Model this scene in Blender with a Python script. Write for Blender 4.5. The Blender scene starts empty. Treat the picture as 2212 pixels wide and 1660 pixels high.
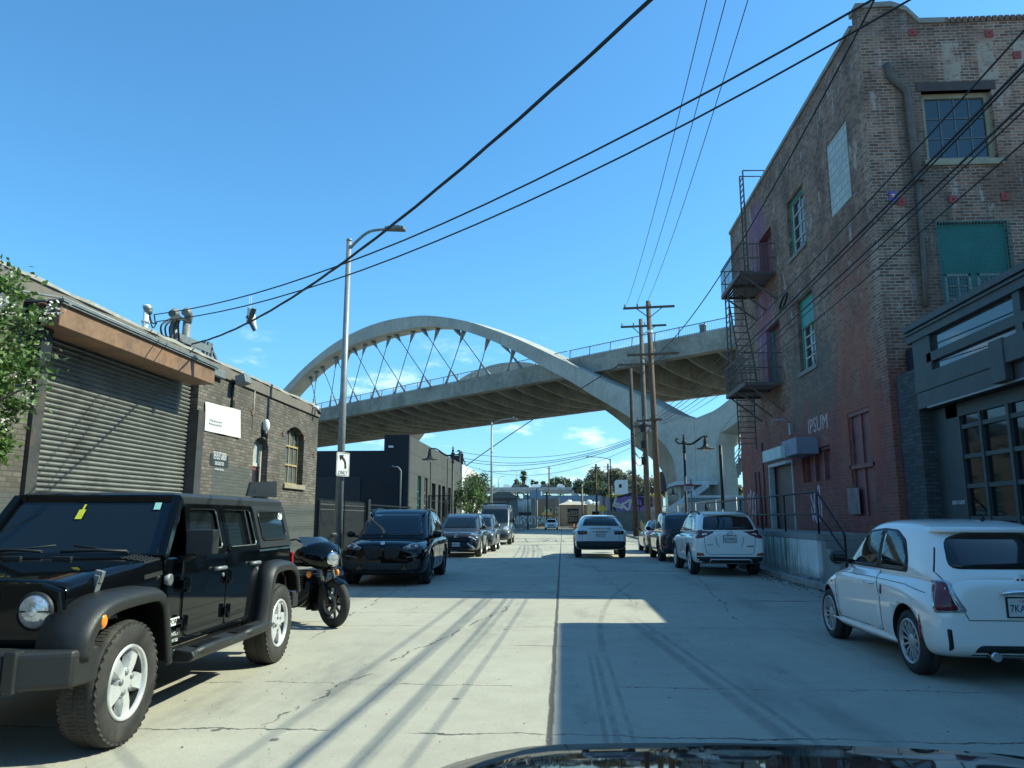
import bpy, bmesh, math, random
from mathutils import Vector, Matrix
from mathutils.bvhtree import BVHTree
R = math.radians
PI = math.pi

SC = bpy.context.scene
COL = SC.collection
# ---------------------------------------------------------------- camera numbers (photo measured on a 2212 x 1660 grid)
FPX, PCX, PCY, EYE = 1662.0, 1106.0, 830.0, 1.5
TH = math.atan(290 / FPX)
PS = math.atan(109 * math.cos(TH) / FPX)
FW = Vector((-math.sin(PS) * math.cos(TH), math.cos(PS) * math.cos(TH), math.sin(TH)))
RT = Vector((math.cos(PS), math.sin(PS), 0))
UP = Vector((math.sin(PS) * math.sin(TH), -math.cos(PS) * math.sin(TH), math.cos(TH)))
CAM = Vector((0, 0, EYE))
def _ray(px, py): return FW + RT * ((px - PCX) / FPX) - UP * ((py - PCY) / FPX)
def AX(px, py, X):
    r = _ray(px, py); return CAM + r * (X / r.x)
def AY(px, py, Y):
    r = _ray(px, py); return CAM + r * (Y / r.y)
def GZ(px, py, Z=0.0):
    r = _ray(px, py); return CAM + r * ((Z - EYE) / r.z)

# ---------------------------------------------------------------- mesh builder
def V3(*a): return Vector(a)
class MB:
    def __init__(s):
        s.v = []; s.f = []; s.m = []; s.s = []
    def add(s, vs, fs, m=0, smooth=False):
        o = len(s.v)
        s.v += [Vector(p) for p in vs]
        for f in fs:
            s.f.append([i + o for i in f]); s.m.append(m); s.s.append(smooth)
        return s
    def box(s, x0, y0, z0, x1, y1, z1, m=0):
        v = [(x, y, z) for x in (x0, x1) for y in (y0, y1) for z in (z0, z1)]
        return s.add(v, [(0, 1, 3, 2), (4, 6, 7, 5), (0, 4, 5, 1), (2, 3, 7, 6), (0, 2, 6, 4), (1, 5, 7, 3)], m)
    def bar(s, p, q, w, h=None, m=0, up=(0, 0, 1)):
        p = Vector(p); q = Vector(q); h = w if h is None else h
        d = (q - p).normalized(); up = Vector(up)
        if abs(d.dot(up)) > .98: up = Vector((1, 0, 0)) if abs(d.x) < .9 else Vector((0, 1, 0))
        a = d.cross(up).normalized() * (w / 2); b = a.cross(d).normalized() * (h / 2)
        v = [c + i * a + j * b for c in (p, q) for i in (-1, 1) for j in (-1, 1)]
        return s.add(v, [(0, 1, 3, 2), (4, 6, 7, 5), (0, 4, 5, 1), (2, 3, 7, 6), (0, 2, 6, 4), (1, 5, 7, 3)], m)
    def tube(s, pts, r, n=6, m=0, smooth=True, cap=True):
        pts = [Vector(p) for p in pts]; k = len(pts)
        rs = r if isinstance(r, (list, tuple)) else [r] * k
        vs = []; fs = []; prev = None
        for i, p in enumerate(pts):
            d = (pts[min(i + 1, k - 1)] - pts[max(i - 1, 0)])
            d = d.normalized() if d.length > 1e-9 else Vector((0, 0, 1))
            if prev is None:
                a = d.orthogonal().normalized()
            else:
                a = prev - d * prev.dot(d)
                a = a.normalized() if a.length > 1e-6 else d.orthogonal().normalized()
            prev = a; b = d.cross(a)
            for j in range(n):
                t = 2 * PI * j / n
                vs.append(p + (a * math.cos(t) + b * math.sin(t)) * rs[i])
        for i in range(k - 1):
            for j in range(n):
                j2 = (j + 1) % n
                fs.append((i * n + j, i * n + j2, (i + 1) * n + j2, (i + 1) * n + j))
        s.add(vs, fs, m, smooth)
        if cap:
            s.add(vs[:n], [tuple(range(n))[::-1]], m); s.add(vs[-n:], [tuple(range(n))], m)
        return s
    def cyl(s, p, q, r, n=12, m=0, smooth=True): return s.tube([p, q], r, n, m, smooth)
    def lathe(s, prof, n=24, M=None, m=0, smooth=True, closed=False):
        """prof: (r, h) list turned about the local z axis, placed with matrix M; m may be a list per strip"""
        M = M or Matrix(); vs = []; k = len(prof)
        for r, h in prof:
            for j in range(n):
                t = 2 * PI * j / n
                vs.append(M @ Vector((r * math.cos(t), r * math.sin(t), h)))
        for i in range(k if closed else k - 1):
            i2 = (i + 1) % k
            fs = [(i * n + j, i * n + (j + 1) % n, i2 * n + (j + 1) % n, i2 * n + j) for j in range(n)]
            o = len(s.v)
            s.add([vs[i * n + j] for j in range(n)] + [vs[i2 * n + j] for j in range(n)],
                  [(j, (j + 1) % n, n + (j + 1) % n, n + j) for j in range(n)], m[i] if isinstance(m, list) else m, smooth)
        return s
    def prism(s, pts, vec, m=0, smooth=False):
        pts = [Vector(p) for p in pts]; vec = Vector(vec); n = len(pts)
        s.add(pts + [p + vec for p in pts], [tuple(range(n))[::-1], tuple(range(n, 2 * n))] +
              [(i, (i + 1) % n, n + (i + 1) % n, n + i) for i in range(n)], m, smooth)
        return s
    def ball(s, c, r, nu=10, nv=7, sc=(1, 1, 1), m=0):
        c = Vector(c); vs = []; fs = []
        for i in range(nv + 1):
            a = PI * i / nv
            for j in range(nu):
                b = 2 * PI * j / nu
                vs.append(c + Vector((math.sin(a) * math.cos(b) * sc[0], math.sin(a) * math.sin(b) * sc[1], math.cos(a) * sc[2])) * r)
        for i in range(nv):
            for j in range(nu):
                fs.append((i * nu + j, i * nu + (j + 1) % nu, (i + 1) * nu + (j + 1) % nu, (i + 1) * nu + j))
        return s.add(vs, fs, m, True)
    def join(s, o, M=None, m=None):
        return s.add([(M @ p if M else p) for p in o.v], o.f, 0, False)._fix(o, m)
    def _fix(s, o, m):
        k = len(o.f)
        if k:
            s.m[-k:] = list(o.m) if m is None else [m] * k; s.s[-k:] = list(o.s)
        return s
    def build(s, name, mats, parent=None, local=False, bevel=0.0, seg=1, weld=True):
        me = bpy.data.meshes.new(name)
        o = bpy.data.objects.new(name, me); COL.objects.link(o)
        org = Vector((0, 0, 0))
        if parent is not None:
            org = ORG.get(parent.name, Vector((0, 0, 0))) if not local else Vector((0, 0, 0))
            o.parent = parent
            ORG[o.name] = org
        elif not local and s.v:
            xs = [p.x for p in s.v]; ys = [p.y for p in s.v]; zs = [p.z for p in s.v]
            org = Vector(((min(xs) + max(xs)) / 2, (min(ys) + max(ys)) / 2, min(zs)))
            o.location = org; ORG[o.name] = org
        me.from_pydata([p - org for p in s.v], [], s.f)
        if not isinstance(mats, (list, tuple)): mats = [mats]
        for mm in mats: me.materials.append(mm)
        me.polygons.foreach_set('material_index', s.m)
        me.polygons.foreach_set('use_smooth', s.s)
        bm = bmesh.new(); bm.from_mesh(me)
        if weld: bmesh.ops.remove_doubles(bm, verts=bm.verts, dist=1e-5)
        bmesh.ops.recalc_face_normals(bm, faces=bm.faces)
        if bevel > 0:
            es = [e for e in bm.edges if len(e.link_faces) == 2 and e.calc_face_angle(0) > R(28)]
            bmesh.ops.bevel(bm, geom=es, offset=bevel, segments=seg, affect='EDGES', clamp_overlap=True, profile=.6)
        bm.to_mesh(me); bm.free(); me.update()
        return o
ORG = {}
UZ = Vector((0, 0, 1))
def tag(o, label=None, cat=None, group=None, kind=None):
    if label: o['label'] = label
    if cat: o['category'] = cat
    if group: o['group'] = group
    if kind: o['kind'] = kind
    return o
def thing(name, label, cat, loc=(0, 0, 0), rz=0.0, group=None):
    o = bpy.data.objects.new(name, None); COL.objects.link(o)
    o.empty_display_size = .3
    o.location = loc; o.rotation_euler = (0, 0, rz); ORG[o.name] = Vector(loc)
    return tag(o, label, cat, group)
def copy_tree(o, parent=None):
    c = o.copy(); COL.objects.link(c)
    if parent is not None: c.parent = parent
    for ch in [k for k in bpy.data.objects if k.parent == o]: copy_tree(ch, c)
    return c
def smooth_curve(pts, n=4):
    """Catmull-Rom through 3-D points"""
    pts = [Vector(p) for p in pts]; out = []
    for i in range(len(pts) - 1):
        a = pts[max(i - 1, 0)]; b = pts[i]; c = pts[i + 1]; d = pts[min(i + 2, len(pts) - 1)]
        for k in range(n):
            t = k / n
            out.append(.5 * ((2 * b) + (c - a) * t + (2 * a - 5 * b + 4 * c - d) * t * t + (3 * b - a - 3 * c + d) * t ** 3))
    return out + [pts[-1]]
def lerp_table(tab, x):
    if x <= tab[0][0]: return tab[0][1]
    for (a, b), (c, d) in zip(tab, tab[1:]):
        if x <= c: return b + (d - b) * (x - a) / (c - a)
    return tab[-1][1]
def text_mb(txt, size, M, depth=.004, align='CENTER', m=0, sx=1.0):
    cu = bpy.data.curves.new('lettering', 'FONT'); cu.body = txt; cu.size = size
    cu.align_x = align; cu.align_y = 'CENTER'; cu.extrude = depth; cu.resolution_u = 2
    ob = bpy.data.objects.new('lettering', cu); COL.objects.link(ob)
    me = ob.to_mesh(); S = Matrix.Diagonal((sx, 1, 1, 1))
    mb = MB(); mb.add([M @ (S @ v.co) for v in me.vertices], [list(p.vertices) for p in me.polygons], m)
    ob.to_mesh_clear(); bpy.data.objects.remove(ob); bpy.data.curves.remove(cu)
    return mb
def frame_m(o, x, z):
    """matrix whose local X runs along x, local Y along z, local Z out of the sign"""
    x = Vector(x).normalized(); z = Vector(z).normalized(); nrm = x.cross(z)
    return Matrix(((x.x, z.x, nrm.x, o[0]), (x.y, z.y, nrm.y, o[1]), (x.z, z.z, nrm.z, o[2]), (0, 0, 0, 1)))

# ---------------------------------------------------------------- material helpers
class NT:
    def __init__(s, name):
        s.mat = bpy.data.materials.new(name); s.mat.use_nodes = True
        s.t = s.mat.node_tree; s.t.nodes.clear()
        s.out = s.t.nodes.new('ShaderNodeOutputMaterial')
    def n(s, typ, props=None, **ins):
        nd = s.t.nodes.new('ShaderNode' + typ)
        for k, v in (props or {}).items(): setattr(nd, k, v)
        for k, v in ins.items():
            k = int(k[1:]) if k[0] == '_' and k[1:].isdigit() else k.replace('_', ' ')
            sock = nd.inputs[k]
            if isinstance(v, bpy.types.NodeSocket): s.t.links.new(v, sock)
            else:
                if isinstance(v, tuple) and len(v) == 3 and sock.type == 'RGBA': v = (*v, 1)
                sock.default_value = v
        return nd
    def m(s, op, a, b=0.0, c=0.0, clamp=False):
        return s.n('Math', {'operation': op, 'use_clamp': clamp}, _0=a, _1=b, _2=c).outputs[0]
    def mix(s, f, a, b, mode='MIX'):
        nd = s.t.nodes.new('ShaderNodeMix'); nd.data_type = 'RGBA'; nd.blend_type = mode
        for i, v in ((0, f), (6, a), (7, b)):
            if isinstance(v, bpy.types.NodeSocket): s.t.links.new(v, nd.inputs[i])
            else: nd.inputs[i].default_value = (*v, 1) if isinstance(v, tuple) and len(v) == 3 else v
        return nd.outputs[2]
    def noise(s, vec, scale, detail=4, rough=.6, out=0):
        return s.n('TexNoise', None, Vector=vec, Scale=scale, Detail=detail, Roughness=rough).outputs[out]
    def ramp(s, f, a, b, ease=True):
        nd = s.t.nodes.new('ShaderNodeMapRange'); nd.interpolation_type = 'SMOOTHSTEP' if ease else 'LINEAR'
        s.t.links.new(f, nd.inputs[0]); nd.inputs[1].default_value = a; nd.inputs[2].default_value = b
        return nd.outputs[0]
    def pos(s): return s.n('NewGeometry').outputs['Position']
    def obj(s): return s.n('TexCoord').outputs['Object']
    def xyz(s, v):
        nd = s.n('SeparateXYZ', None, _0=v); return nd.outputs[0], nd.outputs[1], nd.outputs[2]
    def vec(s, x, y, z=0.0): return s.n('CombineXYZ', None, _0=x, _1=y, _2=z).outputs[0]
    def bsdf(s, col, rough=.6, metal=0.0, bump=None, bstr=.3, bdist=.01, coat=0.0, spec=.5, alpha=None):
        b = s.n('BsdfPrincipled', None, Base_Color=col, Roughness=rough, Metallic=metal)
        b.inputs['Coat Weight'].default_value = coat; b.inputs['Coat Roughness'].default_value = .04
        b.inputs['Specular IOR Level'].default_value = spec
        if bump is not None:
            bn = s.n('Bump', None, Height=bump, Strength=bstr, Distance=bdist)
            s.t.links.new(bn.outputs[0], b.inputs['Normal'])
        s.t.links.new(b.outputs[0], s.out.inputs[0])
        return b
def mat(name, col, rough=.6, metal=0.0, var=.18, scale=3.0, bump=.0, bscale=40.0, coat=0.0, spec=.5, grime=None, gscale=1.2, gcut=(.5, .75)):
    """general weathered surface: base colour with blotchy variation, optional second (grime / rust) colour and bump"""
    t = NT(name); p = t.obj()
    n1 = t.noise(p, scale, 5, .65); n2 = t.noise(p, scale * 7.3, 3)
    f = t.m('ADD', t.m('MULTIPLY', n1, .65), t.m('MULTIPLY', n2, .35))
    c = t.mix(t.ramp(f, .3, .7), tuple(max(0, x * (1 - var)) for x in col), tuple(min(1, x * (1 + var)) for x in col))
    if grime:
        g = t.ramp(t.noise(p, gscale, 6, .7), *gcut); c = t.mix(g, c, grime)
    r = t.m('ADD', rough, t.m('MULTIPLY', t.m('SUBTRACT', n2, .5), .25), clamp=True) if rough > .12 else rough
    t.bsdf(c, r, metal, t.noise(p, bscale, 4) if bump else None, bump, .01, coat, spec)
    return t.mat
def leafmat(name, a, b, trans=.25):
    t = NT(name); p = t.pos()
    f = t.ramp(t.noise(p, 3.1, 3), .3, .7)
    c = t.mix(f, a, b)
    d = t.n('BsdfPrincipled', None, Base_Color=c, Roughness=.5)
    tr = t.n('BsdfTranslucent', None, Color=c)
    mx = t.n('MixShader', None, _0=trans, _1=d.outputs[0], _2=tr.outputs[0])
    t.t.links.new(mx.outputs[0], t.out.inputs[0])
    return t.mat
# ---------------------------------------------------------------- materials
def brick_mat(name, axis, ca, cb, mortar, layers=None, bw=.225, rh=.078, ms=.011, bump=.5, mort_mix=1.0):
    """brick coursing on a wall facing x or y; layers(t, x, y, z, col) adds paint, wash and stains of the real wall"""
    t = NT(name); p = t.pos(); x, y, z = t.xyz(p)
    nx = t.m('GREATER_THAN', t.m('ABSOLUTE', t.xyz(t.n('NewGeometry').outputs['True Normal'])[0]), .5)
    h = t.m('ADD', t.m('MULTIPLY', nx, y), t.m('MULTIPLY', t.m('SUBTRACT', 1.0, nx), x))
    wob = t.noise(p, 2.2, 2)
    v = t.vec(t.m('ADD', h, t.m('MULTIPLY', wob, .02)), t.m('ADD', z, t.m('MULTIPLY', wob, .022)))
    bt = t.n('TexBrick', {'offset': .5}, Vector=v, Color1=(0, 0, 0, 1), Color2=(1, 1, 1, 1), Mortar=(.5, .5, .5, 1), Scale=1.0,
             Mortar_Size=ms, Mortar_Smooth=.3, Bias=0.0, Brick_Width=bw, Row_Height=rh)
    per = t.xyz(bt.outputs[0])[0]
    c = t.mix(t.ramp(per, .15, .85), ca, cb)
    c = t.mix(t.m('MULTIPLY', t.m('GREATER_THAN', per, .9), .35), c, tuple(min(1, k * 1.35) for k in cb))
    c = t.mix(t.m('MULTIPLY', t.m('LESS_THAN', per, .2), .35), c, tuple(k * .55 for k in ca))
    blot = t.noise(p, .55, 6, .7)
    c = t.mix(t.m('MULTIPLY', t.ramp(blot, .45, .7), .6), c, tuple(k * .5 for k in ca))
    c = t.mix(t.m('MULTIPLY', bt.outputs[1], mort_mix), c, mortar)
    if layers:
        soot = t.ramp(t.noise(t.vec(x, y, t.m('MULTIPLY', z, .6)), .85, 7, .7), .42, .66)
        c = t.mix(t.m('MULTIPLY', soot, .62), c, tuple(k * .42 for k in ca))
        pale = t.ramp(t.noise(t.vec(t.m('ADD', x, 5.0), y, z), 1.25, 7, .75), .57, .72)
        c = t.mix(t.m('MULTIPLY', pale, .4), c, mortar)
        c = layers(t, x, y, z, c, bt)
    c = t.mix(t.m('MULTIPLY', t.noise(p, 26, 3), .35), c, tuple(k * .6 for k in ca))
    hgt = t.m('SUBTRACT', t.m('MULTIPLY', t.noise(p, 45, 3), .35), bt.outputs[1])
    t.bsdf(c, .85, 0, hgt, bump, .012, 0, .3)
    return t.mat
def band(t, v, a, b, w=.1):
    """1 where a < v < b, with soft edges"""
    return t.m('MULTIPLY', t.ramp(v, a - w, a + w), t.m('SUBTRACT', 1.0, t.ramp(v, b - w, b + w)))

def lay_left(t, x, y, z, c, bt):
    p = t.pos()
    e = t.m('ADD', z, t.m('MULTIPLY', t.noise(p, 1.7, 4), .35))
    low = t.m('SUBTRACT', 1.0, t.ramp(e, 1.95, 2.2))                     # newer darker paint on the lower wall
    c = t.mix(t.m('MULTIPLY', low, .85), c, (.07, .082, .082))
    pat = t.m('MULTIPLY', band(t, y, 17.2, 19.4, .06), band(t, z, 1.9, 2.75, .05))
    c = t.mix(t.m('MULTIPLY', pat, .75), c, (.068, .082, .084))
    chip = t.ramp(t.noise(p, 9, 5, .7), .69, .73)
    return t.mix(t.m('MULTIPLY', chip, .5), c, (.32, .3, .27))
LEFT_BRICK = brick_mat('dark painted brick', 'x', (.13, .115, .098), (.20, .172, .145), (.085, .075, .066), lay_left)
LEFT_BRICK_Y = brick_mat('dark painted brick end', 'y', (.09, .078, .068), (.13, .112, .097), (.07, .06, .054), None)

def lay_side(t, x, y, z, c, bt):
    p = t.pos()
    n1 = t.noise(p, 1.1, 5, .7); n2 = t.noise(p, 3.4, 4, .65)
    edge = t.m('ADD', z, t.m('ADD', t.m('MULTIPLY', t.m('SUBTRACT', n1, .5), 4.0), t.m('MULTIPLY', t.m('SUBTRACT', n2, .5), 2.2)))
    yw = t.m('ADD', y, t.m('ADD', t.m('MULTIPLY', t.m('SUBTRACT', n2, .5), 1.3), t.m('MULTIPLY', t.m('SUBTRACT', n1, .5), .7)))
    wear = t.m('ADD', .35, t.m('MULTIPLY', t.ramp(t.noise(p, .8, 6, .7), .35, .62), .65))
    # plum coloured ground coat with red rectangles towards the near corner
    red = t.m('MULTIPLY', t.m('SUBTRACT', 1.0, t.ramp(edge, 4.0, 5.6)), t.m('ADD', .5, t.m('MULTIPLY', wear, .5)))
    c = t.mix(t.m('MULTIPLY', red, .86), c, t.mix(t.ramp(n2, .35, .65), (.30, .07, .06), (.19, .055, .058)))
    tall = t.m('MULTIPLY', t.m('MULTIPLY', band(t, yw, 18.1, 20.5, .3), band(t, edge, 3.0, 8.4, .9)), wear)
    c = t.mix(t.m('MULTIPLY', tall, .75), c, (.36, .11, .075))
    grey = t.m('MULTIPLY', band(t, y, 20.8, 24.6, .3), band(t, edge, 4.2, 6.3, .3))
    c = t.mix(t.m('MULTIPLY', grey, .6), c, (.13, .12, .105))
    # purple spray paint round the fire escape openings
    d1 = t.m('ADD', t.m('POWER', t.m('SUBTRACT', y, 27.6), 2.0), t.m('POWER', t.m('MULTIPLY', t.m('SUBTRACT', z, 11.6), .75), 2.0))
    d2 = t.m('ADD', t.m('POWER', t.m('SUBTRACT', y, 27.2), 2.0), t.m('POWER', t.m('MULTIPLY', t.m('SUBTRACT', z, 8.0), .6), 2.0))
    pur = t.m('SUBTRACT', 1.0, t.ramp(t.m('ADD', t.m('MINIMUM', d1, d2), t.m('MULTIPLY', n2, 1.6)), 1.7, 2.6))
    c = t.mix(t.m('MULTIPLY', pur, .7), c, t.mix(t.ramp(n1, .4, .6), (.26, .13, .31), (.32, .12, .15)))
    # lime streaks and patched mortar
    st = t.noise(t.vec(t.m('MULTIPLY', y, 1.6), t.m('MULTIPLY', z, .55), x), 1.5, 6, .75)
    up = t.ramp(z, 4.5, 8.0)
    c = t.mix(t.m('MULTIPLY', t.m('MULTIPLY', t.ramp(st, .57, .64), up), .7), c, (.5, .48, .45))
    spk = t.ramp(t.noise(p, 7.5, 3, .6), .7, .73)
    return t.mix(t.m('MULTIPLY', spk, .7), c, (.45, .44, .42))
SIDE_BRICK = brick_mat('old red brown brick side', 'x', (.19, .10, .068), (.39, .205, .135), (.29, .245, .2), lay_side, ms=.013)

def lay_front(t, x, y, z, c, bt):
    p = t.pos()
    n1 = t.noise(p, 1.3, 5, .7)
    st = t.noise(t.vec(t.m('MULTIPLY', x, 1.8), t.m('MULTIPLY', z, .5), 3.0), 1.7, 6, .75)
    c = t.mix(t.m('MULTIPLY', t.ramp(st, .56, .65), .65), c, (.52, .5, .47))
    mz = t.m('ADD', z, t.m('MULTIPLY', t.m('SUBTRACT', n1, .5), 3.5))
    mr = t.m('MULTIPLY', t.m('SUBTRACT', 1.0, t.ramp(mz, 4.2, 5.6)), t.m('LESS_THAN', x, 7.95))
    c = t.mix(t.m('MULTIPLY', mr, .8), c, t.mix(t.ramp(n1, .35, .65), (.28, .066, .058), (.18, .054, .056)))
    # darker strip beside the down pipe
    dk = t.m('MULTIPLY', band(t, x, 8.0, 9.05, .08), band(t, z, 4.0, 12.4, .2))
    c = t.mix(t.m('MULTIPLY', dk, .55), c, (.085, .078, .066))
    # remains of cream painted lettering high on the wall
    lt = t.m('MULTIPLY', band(t, z, 11.75, 12.75, .05),
             t.m('GREATER_THAN', t.m('SINE', t.m('MULTIPLY', t.m('ADD', x, t.m('MULTIPLY', n1, .35)), 7.4)), .05))
    lt = t.m('MULTIPLY', t.m('MULTIPLY', lt, t.ramp(x, 9.1, 9.3)), t.m('SUBTRACT', 1.0, bt.outputs[1]))
    lt = t.m('MULTIPLY', lt, t.ramp(t.noise(p, 5, 4, .7), .36, .5))
    c = t.mix(t.m('MULTIPLY', lt, .8), c, (.5, .45, .35))
    sm = t.m('MULTIPLY', t.ramp(t.noise(p, .9, 5), .45, .65), t.ramp(z, 12.6, 13.4))
    return t.mix(t.m('MULTIPLY', sm, .6), c, (.06, .055, .05))
FRONT_BRICK = brick_mat('old red brown brick front', 'y', (.21, .11, .075), (.43, .23, .15), (.46, .40, .33), lay_front, ms=.013)

def concrete_mat(name, col, scale=.35, streak=True, rough=.8, amt=.35, seams=None):
    t = NT(name); p = t.pos(); x, y, z = t.xyz(p)
    n = t.noise(p, scale, 7, .68); n2 = t.noise(p, scale * 9, 4)
    f = t.m('ADD', t.m('MULTIPLY', n, .7), t.m('MULTIPLY', n2, .3))
    c = t.mix(t.ramp(f, .33, .68), tuple(k * (1 - amt) for k in col), tuple(min(1, k * (1 + amt * .6)) for k in col))
    if streak:
        s = t.noise(t.vec(t.m('MULTIPLY', x, 1.3), t.m('MULTIPLY', y, 1.3), t.m('MULTIPLY', z, .14)), scale * 3, 5, .7)
        c = t.mix(t.m('MULTIPLY', t.ramp(s, .52, .72), .45), c, tuple(k * .45 for k in col))
    if seams:
        v = t.m('MULTIPLY', t.m('ADD', t.m('MULTIPLY', x, .732), t.m('MULTIPLY', y, -.681)), 1.0 / seams)
        ln = t.m('LESS_THAN', t.m('ABSOLUTE', t.m('SUBTRACT', t.m('FRACT', v), .5)), .035 / seams)
        c = t.mix(t.m('MULTIPLY', ln, .6), c, tuple(k * .4 for k in col))
        tone = t.noise(t.vec(t.m('FLOOR', t.m('ADD', v, .5)), 3.0), 1.7, 1)
        c = t.mix(t.m('MULTIPLY', t.ramp(tone, .35, .65), .22), c, tuple(k * .6 for k in col))
    t.bsdf(c, rough, 0, t.noise(p, 9, 5), .15, .02, 0, .3)
    return t.mat
BRIDGE_PALE = concrete_mat('pale arch concrete', (.43, .42, .37), .3, amt=.22, seams=7.0)
BRIDGE = concrete_mat('bridge concrete', (.285, .275, .235), .22, amt=.42)
PALE_CONC = concrete_mat('pale concrete', (.45, .44, .41), .6)
SIDEWALK = concrete_mat('sidewalk concrete', (.24, .235, .22), .9, streak=False)
WHITE_WALL = concrete_mat('old white painted concrete', (.5, .53, .52), .8, amt=.22)

def road_mat():
    t = NT('street concrete'); p = t.pos(); x, y, z = t.xyz(p)
    n = t.noise(p, .22, 6, .65); n2 = t.noise(p, 2.7, 6, .7); n3 = t.noise(p, 38, 3, .6)
    f = t.m('ADD', t.m('ADD', t.m('MULTIPLY', n, .5), t.m('MULTIPLY', n2, .3)), t.m('MULTIPLY', n3, .2))
    c = t.mix(t.ramp(f, .3, .7), (.325, .30, .248), (.455, .425, .345))
    c = t.mix(t.m('MULTIPLY', t.ramp(n3, .54, .72), .5), c, (.17, .165, .145))
    w = t.m('SUBTRACT', t.noise(p, .9, 5, .7), .5); w2 = t.m('SUBTRACT', t.noise(t.vec(y, x, 4.0), 1.6, 6, .75), .5)
    def line(v, c0, half, amp, wob):
        d = t.m('ABSOLUTE', t.m('SUBTRACT', t.m('ADD', v, t.m('MULTIPLY', wob, amp)), c0))
        return t.m('SUBTRACT', 1.0, t.ramp(d, half * .5, half * 1.5))
    # long tar joint under the crown of the street, a faint second one, and cracked cross joints
    jn = line(x, -.11, .022, .05, w2)
    crack = jn
    for k, (y0, amp, hw, xa, xb) in enumerate(((5.75, .22, .012, -9, -.1), (7.35, .2, .008, -9, 9), (9.55, .16, .014, -.6, .05), (12.75, .3, .01, -3.4, -1), (15.5, .2, .05, -.1, .7), (14.9, .25, .05, 3.4, 4.7), (16.35, .2, .06, -2.1, -.15), (16.7, .3, .04, -4.2, -2.9), (19.4, .25, .05, -4, -2.6), (23.0, .2, .09, .9, 4.9), (11.2, .3, .008, -9, 9), (18.2, .3, .012, -9, 9), (27.5, .3, .02, -9, 9), (36, .3, .03, -9, 9), (46, .4, .035, -9, 9), (58, .4, .04, -9, 9))):
        cr = line(y, y0, hw, amp * 2, w2 if k % 2 else w)
        gate = t.ramp(t.noise(t.vec(x, y0, 7.0 + k), .8, 2), .40, .5) if xa < -8 else band(t, x, xa, xb, .12)
        if hw > .03: gate = t.m('MULTIPLY', gate, t.ramp(n2, .3, .5))
        crack = t.m('MAXIMUM', crack, t.m('MULTIPLY', cr, gate))
    for x0, sl, hw, ya, yb in ((-1.55, .17, .012, 6, 14.2), (-3.2, -.05, .01, 10, 20), (2.4, .1, .01, 12, 24), (1.4, -.03, .009, 14, 40)):
        v = t.m('SUBTRACT', x, t.m('MULTIPLY', t.m('SUBTRACT', y, 10.0), sl))
        cr = t.m('MULTIPLY', line(v, x0, hw, .5, w), band(t, y, ya, yb, .4))
        crack = t.m('MAXIMUM', crack, t.m('MULTIPLY', cr, t.ramp(t.noise(p, 2.0, 2), .42, .5)))
    c = t.mix(t.m('MULTIPLY', crack, .85), c, (.045, .043, .04))
    # rubber marks of the right lane and a swerving skid
    tyre = 0.0
    for x0, hw in ((.28, .02), (.36, .025), (.47, .02)):
        l = t.m('MULTIPLY', line(x, x0, hw, .02, w), band(t, y, 5.0, 9.0, .6))
        tyre = l if isinstance(tyre, float) else t.m('MAXIMUM', tyre, l)
    for x0, hw in ((1.55, .06), (1.72, .03)):
        v = t.m('ADD', x, t.m('MULTIPLY', t.m('SUBTRACT', y, 5.5), .09))
        tyre = t.m('MAXIMUM', tyre, t.m('MULTIPLY', line(v, x0, hw, .03, w), band(t, y, 4.5, 12, 1.0)))
    arc = t.m('SUBTRACT', x, t.m('MULTIPLY', t.m('POWER', t.m('SUBTRACT', y, 9.0), 2.0), .012))
    tyre = t.m('MAXIMUM', tyre, t.m('MULTIPLY', line(arc, .45, .04, .05, w), band(t, y, 9.0, 19, 1.0)))
    c = t.mix(t.m('MULTIPLY', t.m('MULTIPLY', tyre, t.ramp(n2, .3, .6)), .38), c, (.07, .07, .065))
    # gum and oil spots, and tarred repairs across the shaded lane
    vo = t.n('TexVoronoi', {'feature': 'F1'}, Vector=t.vec(t.m('ADD', x, t.m('MULTIPLY', w, .3)), t.m('MULTIPLY', y, .8)), Scale=1.7, Randomness=1.0)
    rr = t.xyz(vo.outputs['Color'])[0]
    spot = t.m('SUBTRACT', 1.0, t.ramp(t.m('SUBTRACT', vo.outputs['Distance'], t.m('MULTIPLY', rr, .05)), .012, .035))
    c = t.mix(t.m('MULTIPLY', t.m('MULTIPLY', spot, t.m('GREATER_THAN', rr, .35)), .8), c, (.07, .068, .062))
    oil = t.m('MULTIPLY', t.ramp(t.noise(t.vec(t.m('MULTIPLY', x, 1.2), t.m('MULTIPLY', y, .25)), .9, 6, .65), .5, .7), .5)
    c = t.mix(oil, c, (.16, .158, .145))
    edge = t.m('MULTIPLY', t.ramp(t.m('ABSOLUTE', x), 3.6, 5.3), t.ramp(n2, .35, .65))
    c = t.mix(t.m('MULTIPLY', edge, .5), c, (.13, .125, .115))
    hb = t.m('SUBTRACT', t.m('ADD', t.m('MULTIPLY', n3, .6), t.m('MULTIPLY', n2, .5)), t.m('MULTIPLY', crack, 1.5))
    t.bsdf(c, .82, 0, hb, .35, .012, 0, .3)
    return t.mat
ROAD = road_mat()
GROUND = mat('dusty ground', (.2, .185, .15), .9, var=.3, scale=.2)
CURB = concrete_mat('kerb concrete', (.3, .3, .28), 1.2, streak=False)

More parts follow.
